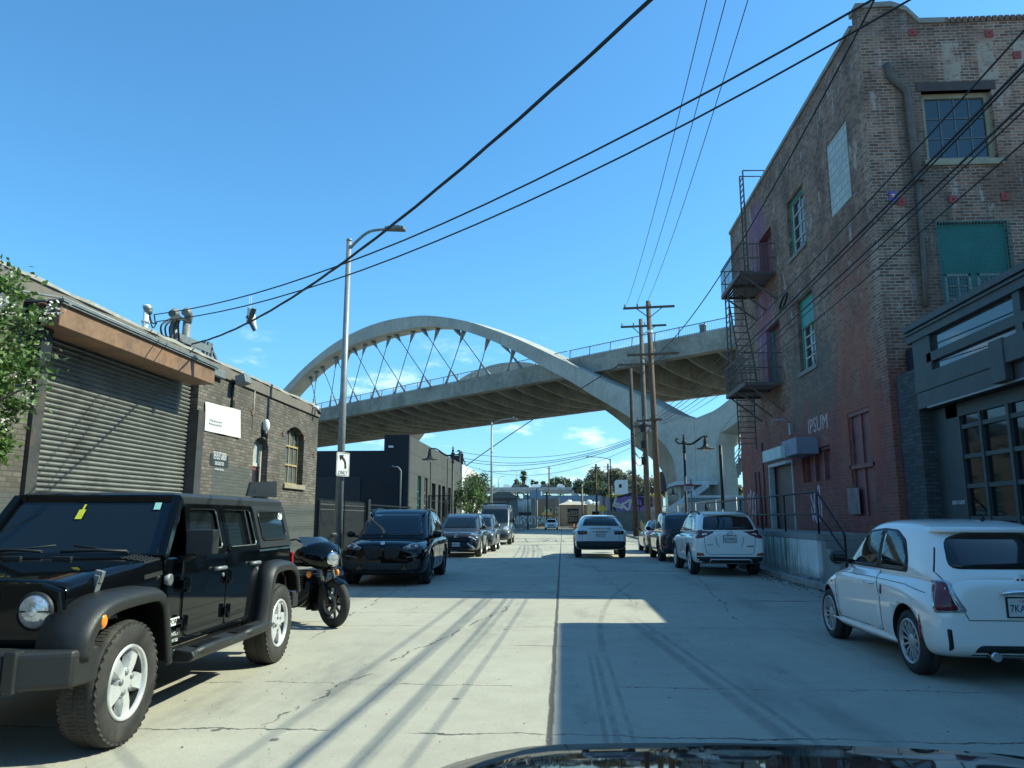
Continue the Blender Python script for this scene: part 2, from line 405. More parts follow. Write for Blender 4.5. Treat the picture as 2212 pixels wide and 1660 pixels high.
def glass_mat(name, col=(.012, .016, .018), rough=.03, spec=.7):
    t = NT(name); n = t.noise(t.obj(), 1.3, 2)
    t.bsdf(t.mix(n, tuple(k * .7 for k in col), col), rough, 0, None, 0, 0, 0, spec); return t.mat
GLASS = glass_mat('dark car glass', (.008, .012, .014), .03, .7)
WGLASS = glass_mat('window glass', (.03, .04, .05), .05, .9)
SKYGLASS = glass_mat('mirror like window glass', (.04, .06, .08), .02, 1.0)
def paint(name, col, coat=1.0, rough=.35, metal=0.0, spec=.5):
    t = NT(name); p = t.obj()
    d = t.ramp(t.noise(p, 2.5, 5, .7), .45, .8)
    c = t.mix(t.m('MULTIPLY', d, .12), col, tuple(min(1, k * .8 + .008) for k in col))
    t.bsdf(c, rough, metal, None, 0, 0, coat, spec); return t.mat
BLACKP = paint('black car paint', (.002, .003, .004), coat=.75, spec=.0)
WHITEP = paint('white car paint', (.84, .83, .78))
GREYP = paint('grey car paint', (.04, .047, .053), metal=.3, spec=.3)
SILVERP = paint('grey blue car paint', (.085, .1, .115), metal=.4, spec=.3)
VANP = paint('grey van paint', (.07, .076, .08), metal=.2, spec=.3)
GREENP = paint('dark green car paint', (.012, .02, .022), metal=.2, spec=.2)
DARKP = paint('dark charcoal car paint', (.02, .019, .021), metal=.2, spec=.2)
PLASTIC = mat('black plastic', (.012, .014, .015), .55, var=.2, scale=8, bump=.15, bscale=120)
FLARE = mat('grey black textured plastic', (.016, .018, .019), .5, var=.15, scale=6, bump=.2, bscale=160)
TYRE = mat('tyre rubber', (.028, .027, .026), .8, var=.3, scale=9, grime=(.07, .063, .055), gscale=5, gcut=(.5, .8))
ALLOY = mat('silver alloy', (.56, .57, .58), .32, .35, var=.06, scale=9)
DARKALLOY = mat('dark alloy', (.03, .03, .032), .35, .6, var=.1)
CHROME = mat('chrome', (.75, .76, .78), .08, 1.0, var=.05)
REDL = mat('red lamp lens', (.32, .012, .014), .15, var=.2, scale=20, coat=.6)
DREDL = mat('dark red lamp lens', (.13, .012, .016), .15, var=.2, scale=20, coat=.6)
AMBER = mat('amber lens', (.85, .25, .02), .2, var=.1, scale=30, coat=.5)
LAMPG = mat('clear lamp lens', (.5, .53, .55), .08, .5, var=.45, scale=18, coat=1)
PLATE = mat('plate white', (.6, .6, .58), .5, var=.08, scale=12)
PLATE_TXT = mat('plate blue lettering', (.02, .03, .09), .5, var=.1)
BLACK = mat('black paint', (.012, .014, .016), .5, var=.3, scale=4)
IRON = mat('black iron', (.014, .015, .017), .5, .3, var=.3, scale=12)
STEEL = mat('galvanised steel', (.25, .265, .265), .5, .3, var=.16, scale=6, bump=.05)
GALV = mat('dull grey steel', (.2, .22, .225), .55, .4, var=.25, scale=9)
WHITE = mat('white paint', (.72, .73, .72), .5, var=.08, scale=5)
CREAMW = mat('cream paint', (.5, .46, .37), .6, var=.2, scale=6)
TEAL = mat('teal paint', (.03, .26, .22), .5, var=.25, scale=4, grime=(.02, .11, .1), gscale=2)
RUSTBOX = mat('rusty brown painted steel', (.2, .115, .068), .6, var=.3, scale=1.6, grime=(.32, .155, .075), gscale=1.3, gcut=(.48, .72))
RUST = mat('rusty iron', (.17, .1, .065), .75, var=.35, scale=9)
SHUTTER = mat('shutter slats', (.19, .19, .17), .5, .2, var=.25, scale=1.1, grime=(.1, .095, .085), gscale=.8, gcut=(.5, .75))
WOOD = mat('weathered pole wood', (.12, .075, .05), .85, var=.4, scale=3, bump=.4, bscale=30, grime=(.05, .04, .035), gscale=3)
DKWOOD = mat('tarred pole wood', (.045, .035, .03), .85, var=.4, scale=3, bump=.4, bscale=30)
CABLE = mat('black cable', (.012, .012, .013), .6, var=.3, scale=5)
MAROON = mat('maroon painted wood', (.2, .062, .06), .6, var=.25, scale=2.5, grime=(.07, .03, .03), gscale=3)
CMU = None
REDP = mat('red painted iron', (.3, .05, .04), .6, var=.3, scale=12)
DKGREY = mat('charcoal painted wall', (.034, .038, .042), .75, var=.25, scale=.9, bump=.1, bscale=30)
BLKWALL = mat('black painted wall', (.01, .012, .016), .75, var=.3, scale=.8)
FENCEI = mat('lightened fence iron', (.075, .076, .072), .6, .2, var=.3, scale=8)  # iron colour lightened so pickets and rails look lit
STUCCO = mat('grey stucco', (.055, .058, .056), .85, var=.2, scale=.5, bump=.2, bscale=25)
WSTUCCO = mat('white stucco', (.6, .6, .57), .85, var=.14, scale=.5)
GSTUCCO = mat('mid grey stucco', (.24, .235, .215), .85, var=.15, scale=.4)
TAN = mat('tan stucco', (.33, .29, .24), .85, var=.15, scale=.4)
YELLOW = mat('pale yellow stucco', (.62, .52, .3), .85, var=.12, scale=.4)
BLUEROOF = mat('blue grey metal wall', (.12, .2, .29), .6, var=.12, scale=.3)
SHINGLE = mat('brown grey shingle', (.25, .23, .185), .9, var=.25, scale=2)
PURPLE = mat('purple mural paint', (.2, .13, .42), .6, var=.25, scale=.8)
GARAGE = mat('dark grey steel frame', (.052, .063, .065), .55, .2, var=.2, scale=2)
GARBRICK = brick_mat('black painted brick', 'x', (.06, .07, .072), (.085, .098, .1), (.04, .047, .05), None)
CONCWALL = concrete_mat('rough grey yard wall', (.2, .2, .19), .8)
FREEWAY = concrete_mat('freeway concrete', (.42, .42, .4), .1)
BARK = mat('bark', (.16, .13, .1), .9, var=.35, scale=8, bump=.5, bscale=30)
LEAF = leafmat('bright leaves', (.075, .15, .03), (.15, .24, .055), .35)
LEAF2 = leafmat('dull leaves', (.06, .105, .035), (.12, .165, .07))
EUCA = leafmat('eucalyptus leaves', (.17, .18, .11), (.32, .29, .19), .4)
DLEAF = leafmat('dark leaves', (.045, .075, .035), (.1, .135, .065), .3)
PALML = leafmat('palm fronds', (.06, .085, .035), (.12, .14, .06))
DRYG = leafmat('dry grass', (.3, .24, .12), (.2, .19, .08))
FLOWER = leafmat('white blossom', (.7, .66, .58), (.75, .7, .66), .2)
GOLD = mat('yellow sign paint', (.75, .45, .03), .5, var=.06)
ORANGE = mat('orange plastic', (.85, .14, .02), .5, var=.1)
REDSIGN = mat('red sign paint', (.45, .06, .07), .5, var=.1)
# ---------------------------------------------------------------- sky, sun, camera
SUN_AZ, SUN_EL = R(9.5), R(43)          # azimuth measured from +X towards +Y
sd = Vector((math.cos(SUN_EL) * math.cos(SUN_AZ), math.cos(SUN_EL) * math.sin(SUN_AZ), math.sin(SUN_EL)))
def make_world():
    w = bpy.data.worlds.new('World'); SC.world = w; w.use_nodes = True
    t = NT.__new__(NT); t.t = w.node_tree; t.t.nodes.clear(); t.mat = None
    t.out = t.t.nodes.new('ShaderNodeOutputWorld')
    sky = t.n('TexSky', {'sky_type': 'NISHITA', 'sun_disc': False, 'sun_elevation': SUN_EL, 'sun_rotation': PI / 2 - SUN_AZ,
                         'altitude': 100, 'air_density': 1.15, 'dust_density': .5, 'ozone_density': 3.2})
    g = t.n('TexCoord').outputs['Generated']; x, y, z = t.xyz(g)
    # a few fair weather clouds low over the horizon
    zz = t.m('MAXIMUM', t.m('ADD', z, .12), .02)
    cv = t.vec(t.m('DIVIDE', x, zz), t.m('DIVIDE', y, zz), 2.7)
    n1 = t.noise(cv, .75, 7, .58); n2 = t.noise(t.vec(x, y, t.m('MULTIPLY', z, 2.6)), 9.0, 9, .68)
    f = t.m('ADD', t.m('MULTIPLY', n1, .35), t.m('MULTIPLY', n2, .65))
    low = t.m('MULTIPLY', t.ramp(z, .015, .05), t.m('SUBTRACT', 1.0, t.ramp(z, .15, .26)))
    cl = t.m('MULTIPLY', t.ramp(f, .52, .66), low)
    tint = t.mix(1.0, sky.outputs[0], SKY_TINT, 'MULTIPLY')
    tint = t.mix(t.ramp(z, .0, .3), t.mix(1.0, tint, (.96, .83, .95), 'MULTIPLY'), tint)
    col = t.mix(t.m('MULTIPLY', cl, .7), tint, (6.2, 7.4, 8.2))
    bg = t.n('Background', None, Color=col, Strength=SKY_STR)
    t.t.links.new(bg.outputs[0], t.out.inputs[0])
SKY_TINT = (.45, .89, 1.06); SKY_STR = .113
make_world()
L = bpy.data.lights.new('sun', 'SUN'); L.energy = 3.75; L.angle = R(.5); L.color = (.95, 1.0, .79)
lo = bpy.data.objects.new('sun', L); COL.objects.link(lo); lo.location = sd * 60
lo.rotation_euler = sd.to_track_quat('Z', 'Y').to_euler()
cd = bpy.data.cameras.new('camera'); cd.sensor_width = 36; cd.lens = 36 * FPX / 2212; cd.clip_end = 6000; cd.clip_start = .05
co = bpy.data.objects.new('camera', cd); COL.objects.link(co); co.location = CAM
co.rotation_euler = Matrix(((RT.x, UP.x, -FW.x), (RT.y, UP.y, -FW.y), (RT.z, UP.z, -FW.z))).to_euler()
SC.camera = co
SC.view_settings.view_transform = 'Standard'; SC.view_settings.look = 'None'
SC.view_settings.exposure = .97; SC.view_settings.gamma = 1.0
SC.cycles.max_bounces = 6; SC.cycles.diffuse_bounces = 3; SC.cycles.glossy_bounces = 3; SC.cycles.transparent_max_bounces = 6
SC.cycles.sample_clamp_indirect = 6
# ---------------------------------------------------------------- ground, street, pavements
def sheet(name, x0, y0, x1, y1, z, m, nx=1, ny=1):
    mb = MB()
    for i in range(nx):
        for j in range(ny):
            a = x0 + (x1 - x0) * i / nx; b = x0 + (x1 - x0) * (i + 1) / nx; c = y0 + (y1 - y0) * j / ny; d = y0 + (y1 - y0) * (j + 1) / ny
            mb.add([(a, c, z), (b, c, z), (b, d, z), (a, d, z)], [(0, 1, 2, 3)])
    return tag(mb.build(name, m), kind='structure')
sheet('ground', -1500, -300, 1500, 3000, -.012, GROUND)
KL, KR = -5.35, 5.42
sheet('road', KL, -30, KR, 118, 0.0, ROAD, 2, 12)
sheet('cross_road', -90, 118, 90, 128, 0.0, ROAD)
def pavement(name, x0, x1, y0, y1, kx):
    mb = MB(); h = .14
    mb.box(min(x0, x1), y0, -.01, max(x0, x1), y1, h)
    tag(mb.build(name, SIDEWALK, bevel=.01), kind='structure')
    kb = MB(); s = 1 if kx > 0 else -1
    kb.box(min(kx, kx + s * .15), y0, -.01, max(kx, kx + s * .15), y1, h + .004)
    tag(kb.build('kerb', CURB, bevel=.02, seg=2), kind='structure')
pavement('pavement', KL - .15, -8.05, -30, 112, KL)
pavement('pavement', KR + .15, 7.25, 34.5, 112, KR)
pavement('pavement', KR + .15, 7.25, -30, 34.5, KR)
# far side pavement beyond the cross street, with painted kerb
mb = MB(); mb.box(-60, 128, -.01, 60, 131, .14); tag(mb.build('pavement', SIDEWALK), kind='structure')
mb = MB(); mb.box(-6.2, 96, .0, -5.2, 111.9, .155); tag(mb.build('kerb', mat('faded red kerb paint', (.42, .25, .2), .8, var=.3, scale=1.5, grime=(.4, .39, .36), gscale=.6)), kind='structure')
# leaves and litter in the right gutter
def litter():
    mb = MB(); r = random.Random(3)
    for i in range(420):
        y = r.uniform(11, 21); x = KR - abs(r.gauss(0, .22)) + .25 * (r.random() < .35)
        z = (.15 if x > KR else .006) + r.random() * .012; a = r.uniform(0, 6.3); s = r.uniform(.02, .055)
        ca, sa = math.cos(a) * s, math.sin(a) * s
        mb.add([(x - ca, y - sa, z), (x + sa * .5, y - ca * .5, z + r.uniform(0, .02)), (x + ca, y + sa, z), (x - sa * .5, y + ca * .5, z + .01)], [(0, 1, 2, 3)], r.choice((0, 0, 1)))
    o = mb.build('fallen_leaves', [mat('dead leaf brown', (.06, .045, .03), .9), mat('dead leaf tan', (.16, .12, .07), .9)], weld=False)
    tag(o, 'dry brown leaves drifted in the gutter below the white loading dock wall', 'leaves', kind='stuff')
litter()
def grit(name, label, xf, y0, y1, n, seed, cols, smin, smax):
    mb = MB(); r = random.Random(seed)
    for i in range(n):
        y = y0 + (y1 - y0) * r.random() ** 1.4; x = xf(r); s = r.uniform(smin, smax); a = r.uniform(0, 6.3); z = .145 if (x < KL - .14 or x > KR + .14) else .003
        c_, s_ = math.cos(a) * s, math.sin(a) * s; k = r.uniform(.4, 1)
        mb.add([(x - c_, y - s_, z), (x + s_ * k, y - c_ * k, z), (x + c_, y + s_, z), (x - s_ * k, y + c_ * k, z), (x, y, z + s * r.uniform(.25, .8))], [(0, 1, 4), (1, 2, 4), (2, 3, 4), (3, 0, 4)], r.randrange(len(cols)))
    tag(mb.build(name, cols, weld=False), label, name.replace('_', ' '), kind='stuff')
GC = [mat('pale grit', (.34, .32, .28), .9), mat('dark grit', (.08, .075, .065), .9), mat('brown grit', (.16, .12, .08), .9)]
grit('gutter_grit', 'grit and small leaves gathered along the left kerb behind the parked cars', lambda r: KL + abs(r.gauss(0, .22)) - .25 * (r.random() < .3), 9, 60, 1500, 5, GC, .006, .03)
grit('street_grit', 'loose grit and crumbs of concrete scattered over the street', lambda r: r.uniform(KL + .3, KR - .2), 3.2, 30, 1500, 6, GC, .003, .011)
# ---------------------------------------------------------------- the viaduct: deck on ribs, tied arches, Y shaped piers
BU = Vector((.732, -.681, 0)).normalized(); BN = Vector((-BU.y, BU.x, 0)); BP = Vector((0, 97.3, 0)); UZ = Vector((0, 0, 1))
def bp(s, z, off=0.0): return BP + BU * s + BN * off + UZ * z
bridge = thing('viaduct', 'pale concrete arch viaduct crossing over the street', 'bridge', bp(-41, 0))
DT, FB, DW, S0, S1 = 21.45, 19.25, 27.5, -260, 150
mb = MB()
def bprism(mb, prof, s0, s1, m=0, n=1):
    """profile of (off, z) swept along the bridge"""
    mb.prism([bp(s0, z, o) for o, z in prof], BU * (s1 - s0), m)
bprism(mb, [(0, FB), (-.12, DT), (.45, DT), (.45, DT - .25), (DW - .45, DT - .25), (DW - .45, DT), (DW + .12, DT), (DW, FB), (DW - 1.3, FB), (DW - 1.5, 20.95), (1.5, 20.95), (1.3, FB)], S0, S1)
mb.build('deck', BRIDGE, bridge)
mb = MB(); bprism(mb, [(1.55, 20.93), (DW - 1.55, 20.93), (DW - 1.55, 20.9), (1.55, 20.9)], S0, S1); mb.build('soffit_shade_panel', mat('soffit darkened as shade', (.05, .056, .056), .7, .2, var=.3, scale=.4), bridge)  # dark sheet paints the deep shade of the recesses between the ribs
for k in range(64):
    s = -130 + k * 4.0
    rb = MB(); lowp = []
    for i in range(15):
        o = 1.0 + (DW - 2.0) * i / 14; q = 4 * (i / 14) * (1 - i / 14)
        lowp.append((o, FB + .12 - 1.6 * q ** .85))
    pts = [(1.0, 21.0)] + lowp + [(DW - 1.0, 21.0)]
    rb.prism([bp(s, z, o) for o, z in pts], BU * .36)
    rb.build('rib', BRIDGE, bridge)
TOPE = [(-41, 33.8), (-31, 33.1), (-24.8, 31.95), (-17.3, 29.75), (-11.4, 27.4), (-6, 25.0), (.6, 21.7), (5.5, 19.2), (8.9, 17.4), (12.3, 15.85), (15.9, 13.9), (18, 12.75), (20.9, 11.9)]
BOTE = [(-41, 31.5), (-37.4, 31.45), (-27.8, 30.85), (-20.5, 29.25), (-13.9, 26.85), (-6.7, 23.5), (-2.3, 21.05), (2.6, 18.45), (6.3, 16.25), (12, 12.95), (15.2, 10.9), (17.0, 9.3), (17.9, 7.9), (18.3, 6.0), (18.4, 3.5), (18.4, 0)]
PW = 23.5
def _fine(tab):
    c = smooth_curve([Vector((a, 0, b)) for a, b in tab], 5); return [(p.x, p.z) for p in c]
TOPF = _fine([(-53, 33.1 - .35), (-41, 33.8)] + TOPE[1:])[5:]; BOTF = _fine([(-53, 30.8), (-41, 31.5)] + BOTE[1:])[5:]
def ztop(s, dz=0.0): return lerp_table(TOPE, -41 + abs(s + 41)) + dz
def zbot(s, dz=0.0): return lerp_table(BOTE, -41 + abs(s + 41)) + dz
def arch(off, c, span, lift, name='arch', thin=None):
    """arch strip from saddle to saddle; c apex position, span scale, lift of the crown"""
    mb = MB(); N = 110; half = 61.9 * span; ring = []
    for i in range(N + 1):
        q = -1 + 2 * i / N; x = abs(q) * 61.9; s = c + q * half
        zt = lerp_table(TOPF, -41 + x); lo = lerp_table(BOTF, -41 + min(x, 58.6))
        zt = 11.9 + (zt - 11.9) * lift; lo = 11.9 + (lo - 11.9) * lift if lo > 11.9 else lo
        if thin: lo = max(lo, zt - thin)
        w = 1.5 + .25 * (x / 61.9) ** 2
        ring.append([bp(s, lo, off - w), bp(s, lo, off + w), bp(s, zt, off + w), bp(s, zt, off - w)])
    for a, b in zip(ring, ring[1:]):
        for k in range(4):
            mb.add([a[k], a[(k + 1) % 4], b[(k + 1) % 4], b[k]], [(0, 1, 2, 3)])
    mb.add(ring[0], [(0, 1, 2, 3)]); mb.add(ring[-1], [(0, 1, 2, 3)])
    return mb.build(name, BRIDGE_PALE, bridge)
def pier(c, off):
    """Y shaped pier whose curved arms run into the two arches"""
    left = [(s - 20.9, z) for s, z in BOTE if s >= 12]
    out = [(c + a, z) for a, z in left]
    right = [(c - a, z) for a, z in left][::-1]
    if abs(c - 20.9) < .1 and off == 0: right = [(23.5, 0), (23.5, 5.8), (23.25, 7.6), (23.3, 8.9), (23.9, 10.3), (25.4, 11.75), (27.5, 13.0)]
    top = ([(c + 8.6, 16.0)] if off or abs(c - 20.9) > .1 else [(c + 7.0, 15.0)]) + [(c + 5, 13.95), (c + 2.9, 12.75), (c + 1.2, 12.05), (c, 11.9), (c - 1.2, 12.05), (c - 2.9, 12.75), (c - 5, 13.95), (c - 8.6, 16.0)]
    mb = MB(); mb.prism([bp(s, z, off - 1.77) for s, z in out + right + top], BN * 3.54)
    return mb.build('pier', BRIDGE_PALE, bridge)
for c in (20.9, -102.9): pier(c, 0.0)
pier(20.9 + 123.8, 0.0)
for c in (-83.0, 0.0, 86.0): pier(c, DW + .2)
arch(0.0, -41, 1, 1.0); arch(0.0, 82.8, 1, .92, thin=2.6)
arch(DW + .2, -41.5, .671, .86); arch(DW + .2, 43, .695, .9)
# cables with their sockets
CT = [(-50.2, -41.4), (-44.1, -34.3), (-37.3, -27.4), (-29.8, -20.8), (-21.5, -13.9), (-11.1, -7.3), (-61, -55.1), (-56.3, -48.1), (-65.2, -62.3),
      (-46.4, -51), (-39.1, -44), (-32.3, -37.3), (-25.9, -30.6), (-19.6, -23.8), (-14.1, -16.6), (-8.8, -10.1), (-55.9, -57.8), (-62.9, -64.1), (-51.6, -54.6)]
for a, b in CT:
    p = bp(a, zbot(a) + .1, .1); q = bp(b, DT + .05, .15); d = (q - p).normalized()
    c = MB(); c.tube([p, q], .065, 5)
    c.tube([p, p + d * .7, p + d * 1.7, p + d * 2.1], [.42, .34, .16, .08], 6, 1)
    c.tube([q, q - d * .6, q - d * 2.2, q - d * 2.4], [.24, .18, .15, .07], 6, 1)
    c.build('cable', [CABLE, GALV], bridge)
# railings on both edges
def railing(off, s0, s1, name='railing'):
    mb = MB()
    n = int((s1 - s0) / 3.3)
    for i in range(n + 1):
        s = s0 + 3.3 * i
        mb.bar(bp(s, DT - .05, off), bp(s + .12, DT + 1.12, off), .1, .1)
        for j in range(1, 14):
            if -70 < s < 40 and off < 1: mb.bar(bp(s + 3.3 * j / 14, DT + .1, off), bp(s + 3.3 * j / 14, DT + 1.05, off), .018)
    mb.bar(bp(s0, DT + 1.12, off), bp(s1, DT + 1.12, off), .13, .08); mb.bar(bp(s0, DT + .1, off), bp(s1, DT + .1, off), .08, .06)
    mb.build(name, GALV, bridge)
railing(0.05, -130, 1.2); railing(0.05, 1.5, 110); railing(DW - .05, -130, 110)
# bin on the walkway, right of the arch
mb = MB(); b0 = bp(21, DT, -.02 + .35)
mb.lathe([(.0, 0), (.36, 0), (.38, .75), (.42, .78), (.42, .95), (.2, .98), (0, .98)], 12, Matrix.Translation(b0 + UZ * .02))
tag(mb.build('litter_bin', GALV), 'small pale bin standing behind the railing of the bridge deck', 'bin')
# ---------------------------------------------------------------- stairs and ramp at the foot of the near pier
st = thing('bridge_stairs', 'concrete stair flight with railings climbing to the right behind the bridge pier', 'stairs', (15, 84, 0))
a = AY(1552, 1082, 88); b = AY(1612, 985, 88); a.z -= .2
a2 = a + Vector((0, 2.4, 0)); d = b - a
b = a + d * 1.6
mb = MB(); N = 26
for i in range(N):
    p = a + (b - a) * (i / N); q = a + (b - a) * ((i + 1) / N)
    mb.box(p.x, a.y, p.z - .75, q.x, a.y + 2.4, q.z)
mb.build('steps', BRIDGE, st)
mb = MB()
for off in (0, 2.4):
    o = Vector((0, off, 0))
    for i in range(0, N + 1, 3):
        p = a + (b - a) * (i / N) + o; mb.bar(p, p + UZ * 1.5, .07)
    for h in (.5, 1.0, 1.5): mb.bar(a + o + UZ * h, b + o + UZ * h, .06)
mb.build('handrail', GALV, st)
def wallbox(name, label, cat, m, pts, vec, group=None):
    mb = MB(); mb.prism(pts, vec); o = mb.build(name, m); tag(o, label, cat, group); return o
# white ramp parapet rising to the landing slab below the pier, the slab itself and the grey yard wall
p = [AY(1440, 1100, 78), AY(1532, 1040, 78), AY(1532, 1052, 78), AY(1452, 1113, 78)]
wallbox('ramp_parapet', 'white sloping ramp parapet rising to the foot of the bridge pier', 'ramp', WHITE_WALL, p, (0, 1.0, 0))
p = [AY(1425, 1116, 76), AY(1500, 1062, 76), AY(1500, 1072, 76), AY(1436, 1124, 76)]
wallbox('ramp_parapet', 'lower white ramp parapet in front of the sloping one by the utility poles', 'ramp', WHITE_WALL, p, (0, .6, 0))
lp = thing('pier_landing', 'white edged concrete landing slab around the foot of the bridge pier', 'landing', (15, 82, 0))
mb = MB(); a = AY(1462, 1040, 79); b = AY(1550, 1046, 79)
mb.box(a.x, 79, a.z - .35, b.x, 86, a.z); mb.build('slab', WHITE_WALL, lp)
mb = MB(); mb.box(a.x + 1, 80, 0, b.x - .5, 86, a.z - .35); mb.build('base', CONCWALL, lp)
a = AY(1450, 1070, 70); b = AY(1640, 1070, 70)
mb = MB(); mb.box(a.x + 1.2, 70, 0, b.x, 70.5, 3.3); mb.box(a.x + 1.2, 69.95, 3.3, b.x, 70.55, 3.5, 1)
tag(mb.build('retaining_wall', [mat('green grey yard wall', (.13, .17, .18), .8, var=.15), WHITE_WALL]), 'grey green wall with white cap behind the chain-link fence', 'wall')
# chain-link fence climbing beside the ramp
def chain_mat():
    t = NT('chain-link mesh'); p = t.pos(); x, y, z = t.xyz(p); h = t.m('ADD', x, y)
    def dia(v): return t.m('LESS_THAN', t.m('ABSOLUTE', t.m('SUBTRACT', t.m('FRACT', t.m('MULTIPLY', v, 9.0)), .5)), .06)
    f = t.m('MAXIMUM', dia(t.m('ADD', h, z)), dia(t.m('SUBTRACT', h, z)))
    d = t.n('BsdfPrincipled', None, Base_Color=(.45, .46, .45), Roughness=.5, Metallic=.5); tr = t.n('BsdfTransparent')
    mx = t.n('MixShader', None, _0=f, _1=tr.outputs[0], _2=d.outputs[0]); t.t.links.new(mx.outputs[0], t.out.inputs[0]); return t.mat
CHAIN = chain_mat()
cf = thing('chain_link_fence', 'chain-link fence with steel posts in front of dry weeds by the bridge pier', 'fence', (8.2, 52, 0))
fx = [(5.75 + .085 * (46 - y) * -1, y) for y in (36, 40, 44, 48, 52, 56)]
fx = [(7.9, 36.0), (7.75, 40.0), (7.4, 44.0), (7.0, 48), (6.6, 52), (6.2, 56)]
mb = MB(); ms = MB()
for i, (x, y) in enumerate(fx):
    h = 2.45 - .05 * i
    mb.cyl((x, y, .1), (x, y, h), .035, 7)
    if i:
        x0, y0 = fx[i - 1]; h0 = 2.5 - .05 * i
        mb.cyl((x0, y0, h0), (x, y, h), .028, 6)
        ms.add([(x0, y0, .15), (x, y, .15), (x, y, h), (x0, y0, h0)], [(0, 1, 2, 3)])
mb.build('post_frame', STEEL, cf); ms.build('mesh_panel', CHAIN, cf)
def weeds():
    mb = MB(); r = random.Random(11)
    for i in range(1500):
        y = r.uniform(38, 62); x = 8.0 - (y - 36) * .085 + r.uniform(.15, 2.6); h = r.uniform(.4, 1.5); a = r.uniform(0, 6.3)
        lx, ly = math.cos(a) * .35 * h, math.sin(a) * .35 * h; w = .02
        mb.add([(x - w, y, .1), (x + w, y, .1), (x + lx * .5, y + ly * .5, h * .7), (x + lx, y + ly, h)], [(0, 1, 2), (0, 2, 3)])
    tag(mb.build('dry_weeds', DRYG, weld=False), 'tall straw coloured weeds growing behind the chain-link fence', 'weeds', kind='stuff')
weeds()
# ---------------------------------------------------------------- left: dark brick warehouse with roller shutter
LX = -8.0; LH = 5.08; LY0, LY1 = -6.0, 24.75
wh = thing('brick_warehouse', 'dark painted low brick warehouse with a big roller shutter behind the black off-roader', 'building', (LX - 6, 12, 0))
SH0, SH1, SHT = AX(75, 900, LX).y, AX(425, 900, LX).y, 3.75     # shutter opening
DR0, DR1 = AX(546, 1000, LX).y, AX(578, 1000, LX).y
WN0, WN1 = AX(617, 980, LX).y, AX(656, 980, LX).y
WNB, WNT = AX(617, 1045, LX).z, AX(640, 925, LX).z
DRT = AX(560, 945, LX).z
WT = .3
def arch_strip(mb, y0, y1, zs, zt, ztop, x0, x1, m=0):
    """wall above a segmental arch between y0 and y1"""
    n = 8; pts = []
    for i in range(n + 1):
        q = -1 + 2 * i / n; pts.append((y0 + (y1 - y0) * i / n, zs + (zt - zs) * (1 - q * q)))
    for (a, za), (b, zb) in zip(pts, pts[1:]):
        mb.prism([(x0, a, za), (x0, b, zb), (x0, b, ztop), (x0, a, ztop)], (x1 - x0, 0, 0), m)
mb = MB()
B = lambda y0, y1, z0, z1: mb.box(LX - WT, y0, z0, LX, y1, z1)
B(LY0, SH0, 0, LH); B(SH0, SH1, AX(463, 832, LX + .55).z + .25, LH); B(SH1, DR0, 0, LH); B(DR1, WN0, 0, LH); B(WN1, LY1, 0, LH)
arch_strip(mb, DR0, DR1, DRT - .18, DRT + .02, LH, LX - WT, LX)
B(WN0, WN1, 0, WNB); arch_strip(mb, WN0, WN1, WNT - .2, WNT + .02, LH, LX - WT, LX)
mb.build('street_wall', LEFT_BRICK, wh)
mb = MB(); mb.box(LX - 14, LY1 - .3, 0, LX - WT, LY1, LH); mb.box(LX - 14, LY0, 0, LX - WT, LY0 + .3, LH); mb.box(LX - 14.3, LY0, 0, LX - 14, LY1, LH)
mb.build('end_wall', LEFT_BRICK_Y, wh)
mb = MB(); mb.box(LX - 14, LY0 + .3, LH - .6, LX - WT, LY1 - .3, LH - .45); mb.build('roof', mat('tar roof', (.06, .06, .06), .9), wh)
# dark boards of the interior seen through openings
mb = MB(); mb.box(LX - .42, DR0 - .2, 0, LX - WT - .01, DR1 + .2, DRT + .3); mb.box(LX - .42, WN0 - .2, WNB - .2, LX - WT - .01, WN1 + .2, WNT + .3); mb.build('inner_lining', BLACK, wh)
# uneven parapet cap with light rolled roofing edge
mb = MB(); r = random.Random(5); y = LY0; prev = None
while y < LY1 + .06:
    cur = (y, .02 + r.random() * .035, r.uniform(-.02, .03))
    if prev:
        (a, h1, o1), (b, h2, o2) = prev, cur
        mb.prism([(LX + .06 + o1, a, LH - .02), (LX + .06 + o2, b, LH - .02), (LX + .06 + o2, b, LH + h2), (LX + .06 + o1, a, LH + h1)], (-.45, 0, 0))
    prev = cur; y += .42
mb.build('parapet_cap', mat('light roofing edge', (.32, .31, .28), .8, var=.3, scale=2.2), wh)
mb = MB(); mb.box(LX, LY0, LH - .3, LX + .05, LY1, LH - .02); mb.build('parapet_band', mat('brown render band', (.15, .13, .11), .85, var=.2, scale=1.2), wh)
# roller shutter
sh = MB(); n = int((AX(463, 832, LX + .55).z + .2) / .085); z = .02
prof = []
for i in range(n + 1):
    z0 = .02 + i * .085
    for dx, dz in ((.0, 0), (.0, .016), (.034, .026), (.046, .046), (.036, .066), (.0, .078)): prof.append((LX - .19 + dx, z0 + dz))
from mathutils import noise as mnoise
NY = 14
def dent(y, z): return .012 * mnoise.noise(Vector((y * .9, z * 1.1, 3.0))) + .009 * mnoise.noise(Vector((y * 3.1, z * 2.3, 8.0)))
for (xa, za), (xb, zb) in zip(prof, prof[1:]):
    for k in range(NY):
        ya = SH0 + .05 + (SH1 - SH0 - .1) * k / NY; yb = SH0 + .05 + (SH1 - SH0 - .1) * (k + 1) / NY
        sh.add([(xa + dent(ya, za), ya, za), (xa + dent(yb, za), yb, za), (xb + dent(yb, zb), yb, zb), (xb + dent(ya, zb), ya, zb)], [(0, 1, 2, 3)], 0, False)
sh.build('roller_shutter', SHUTTER, wh)
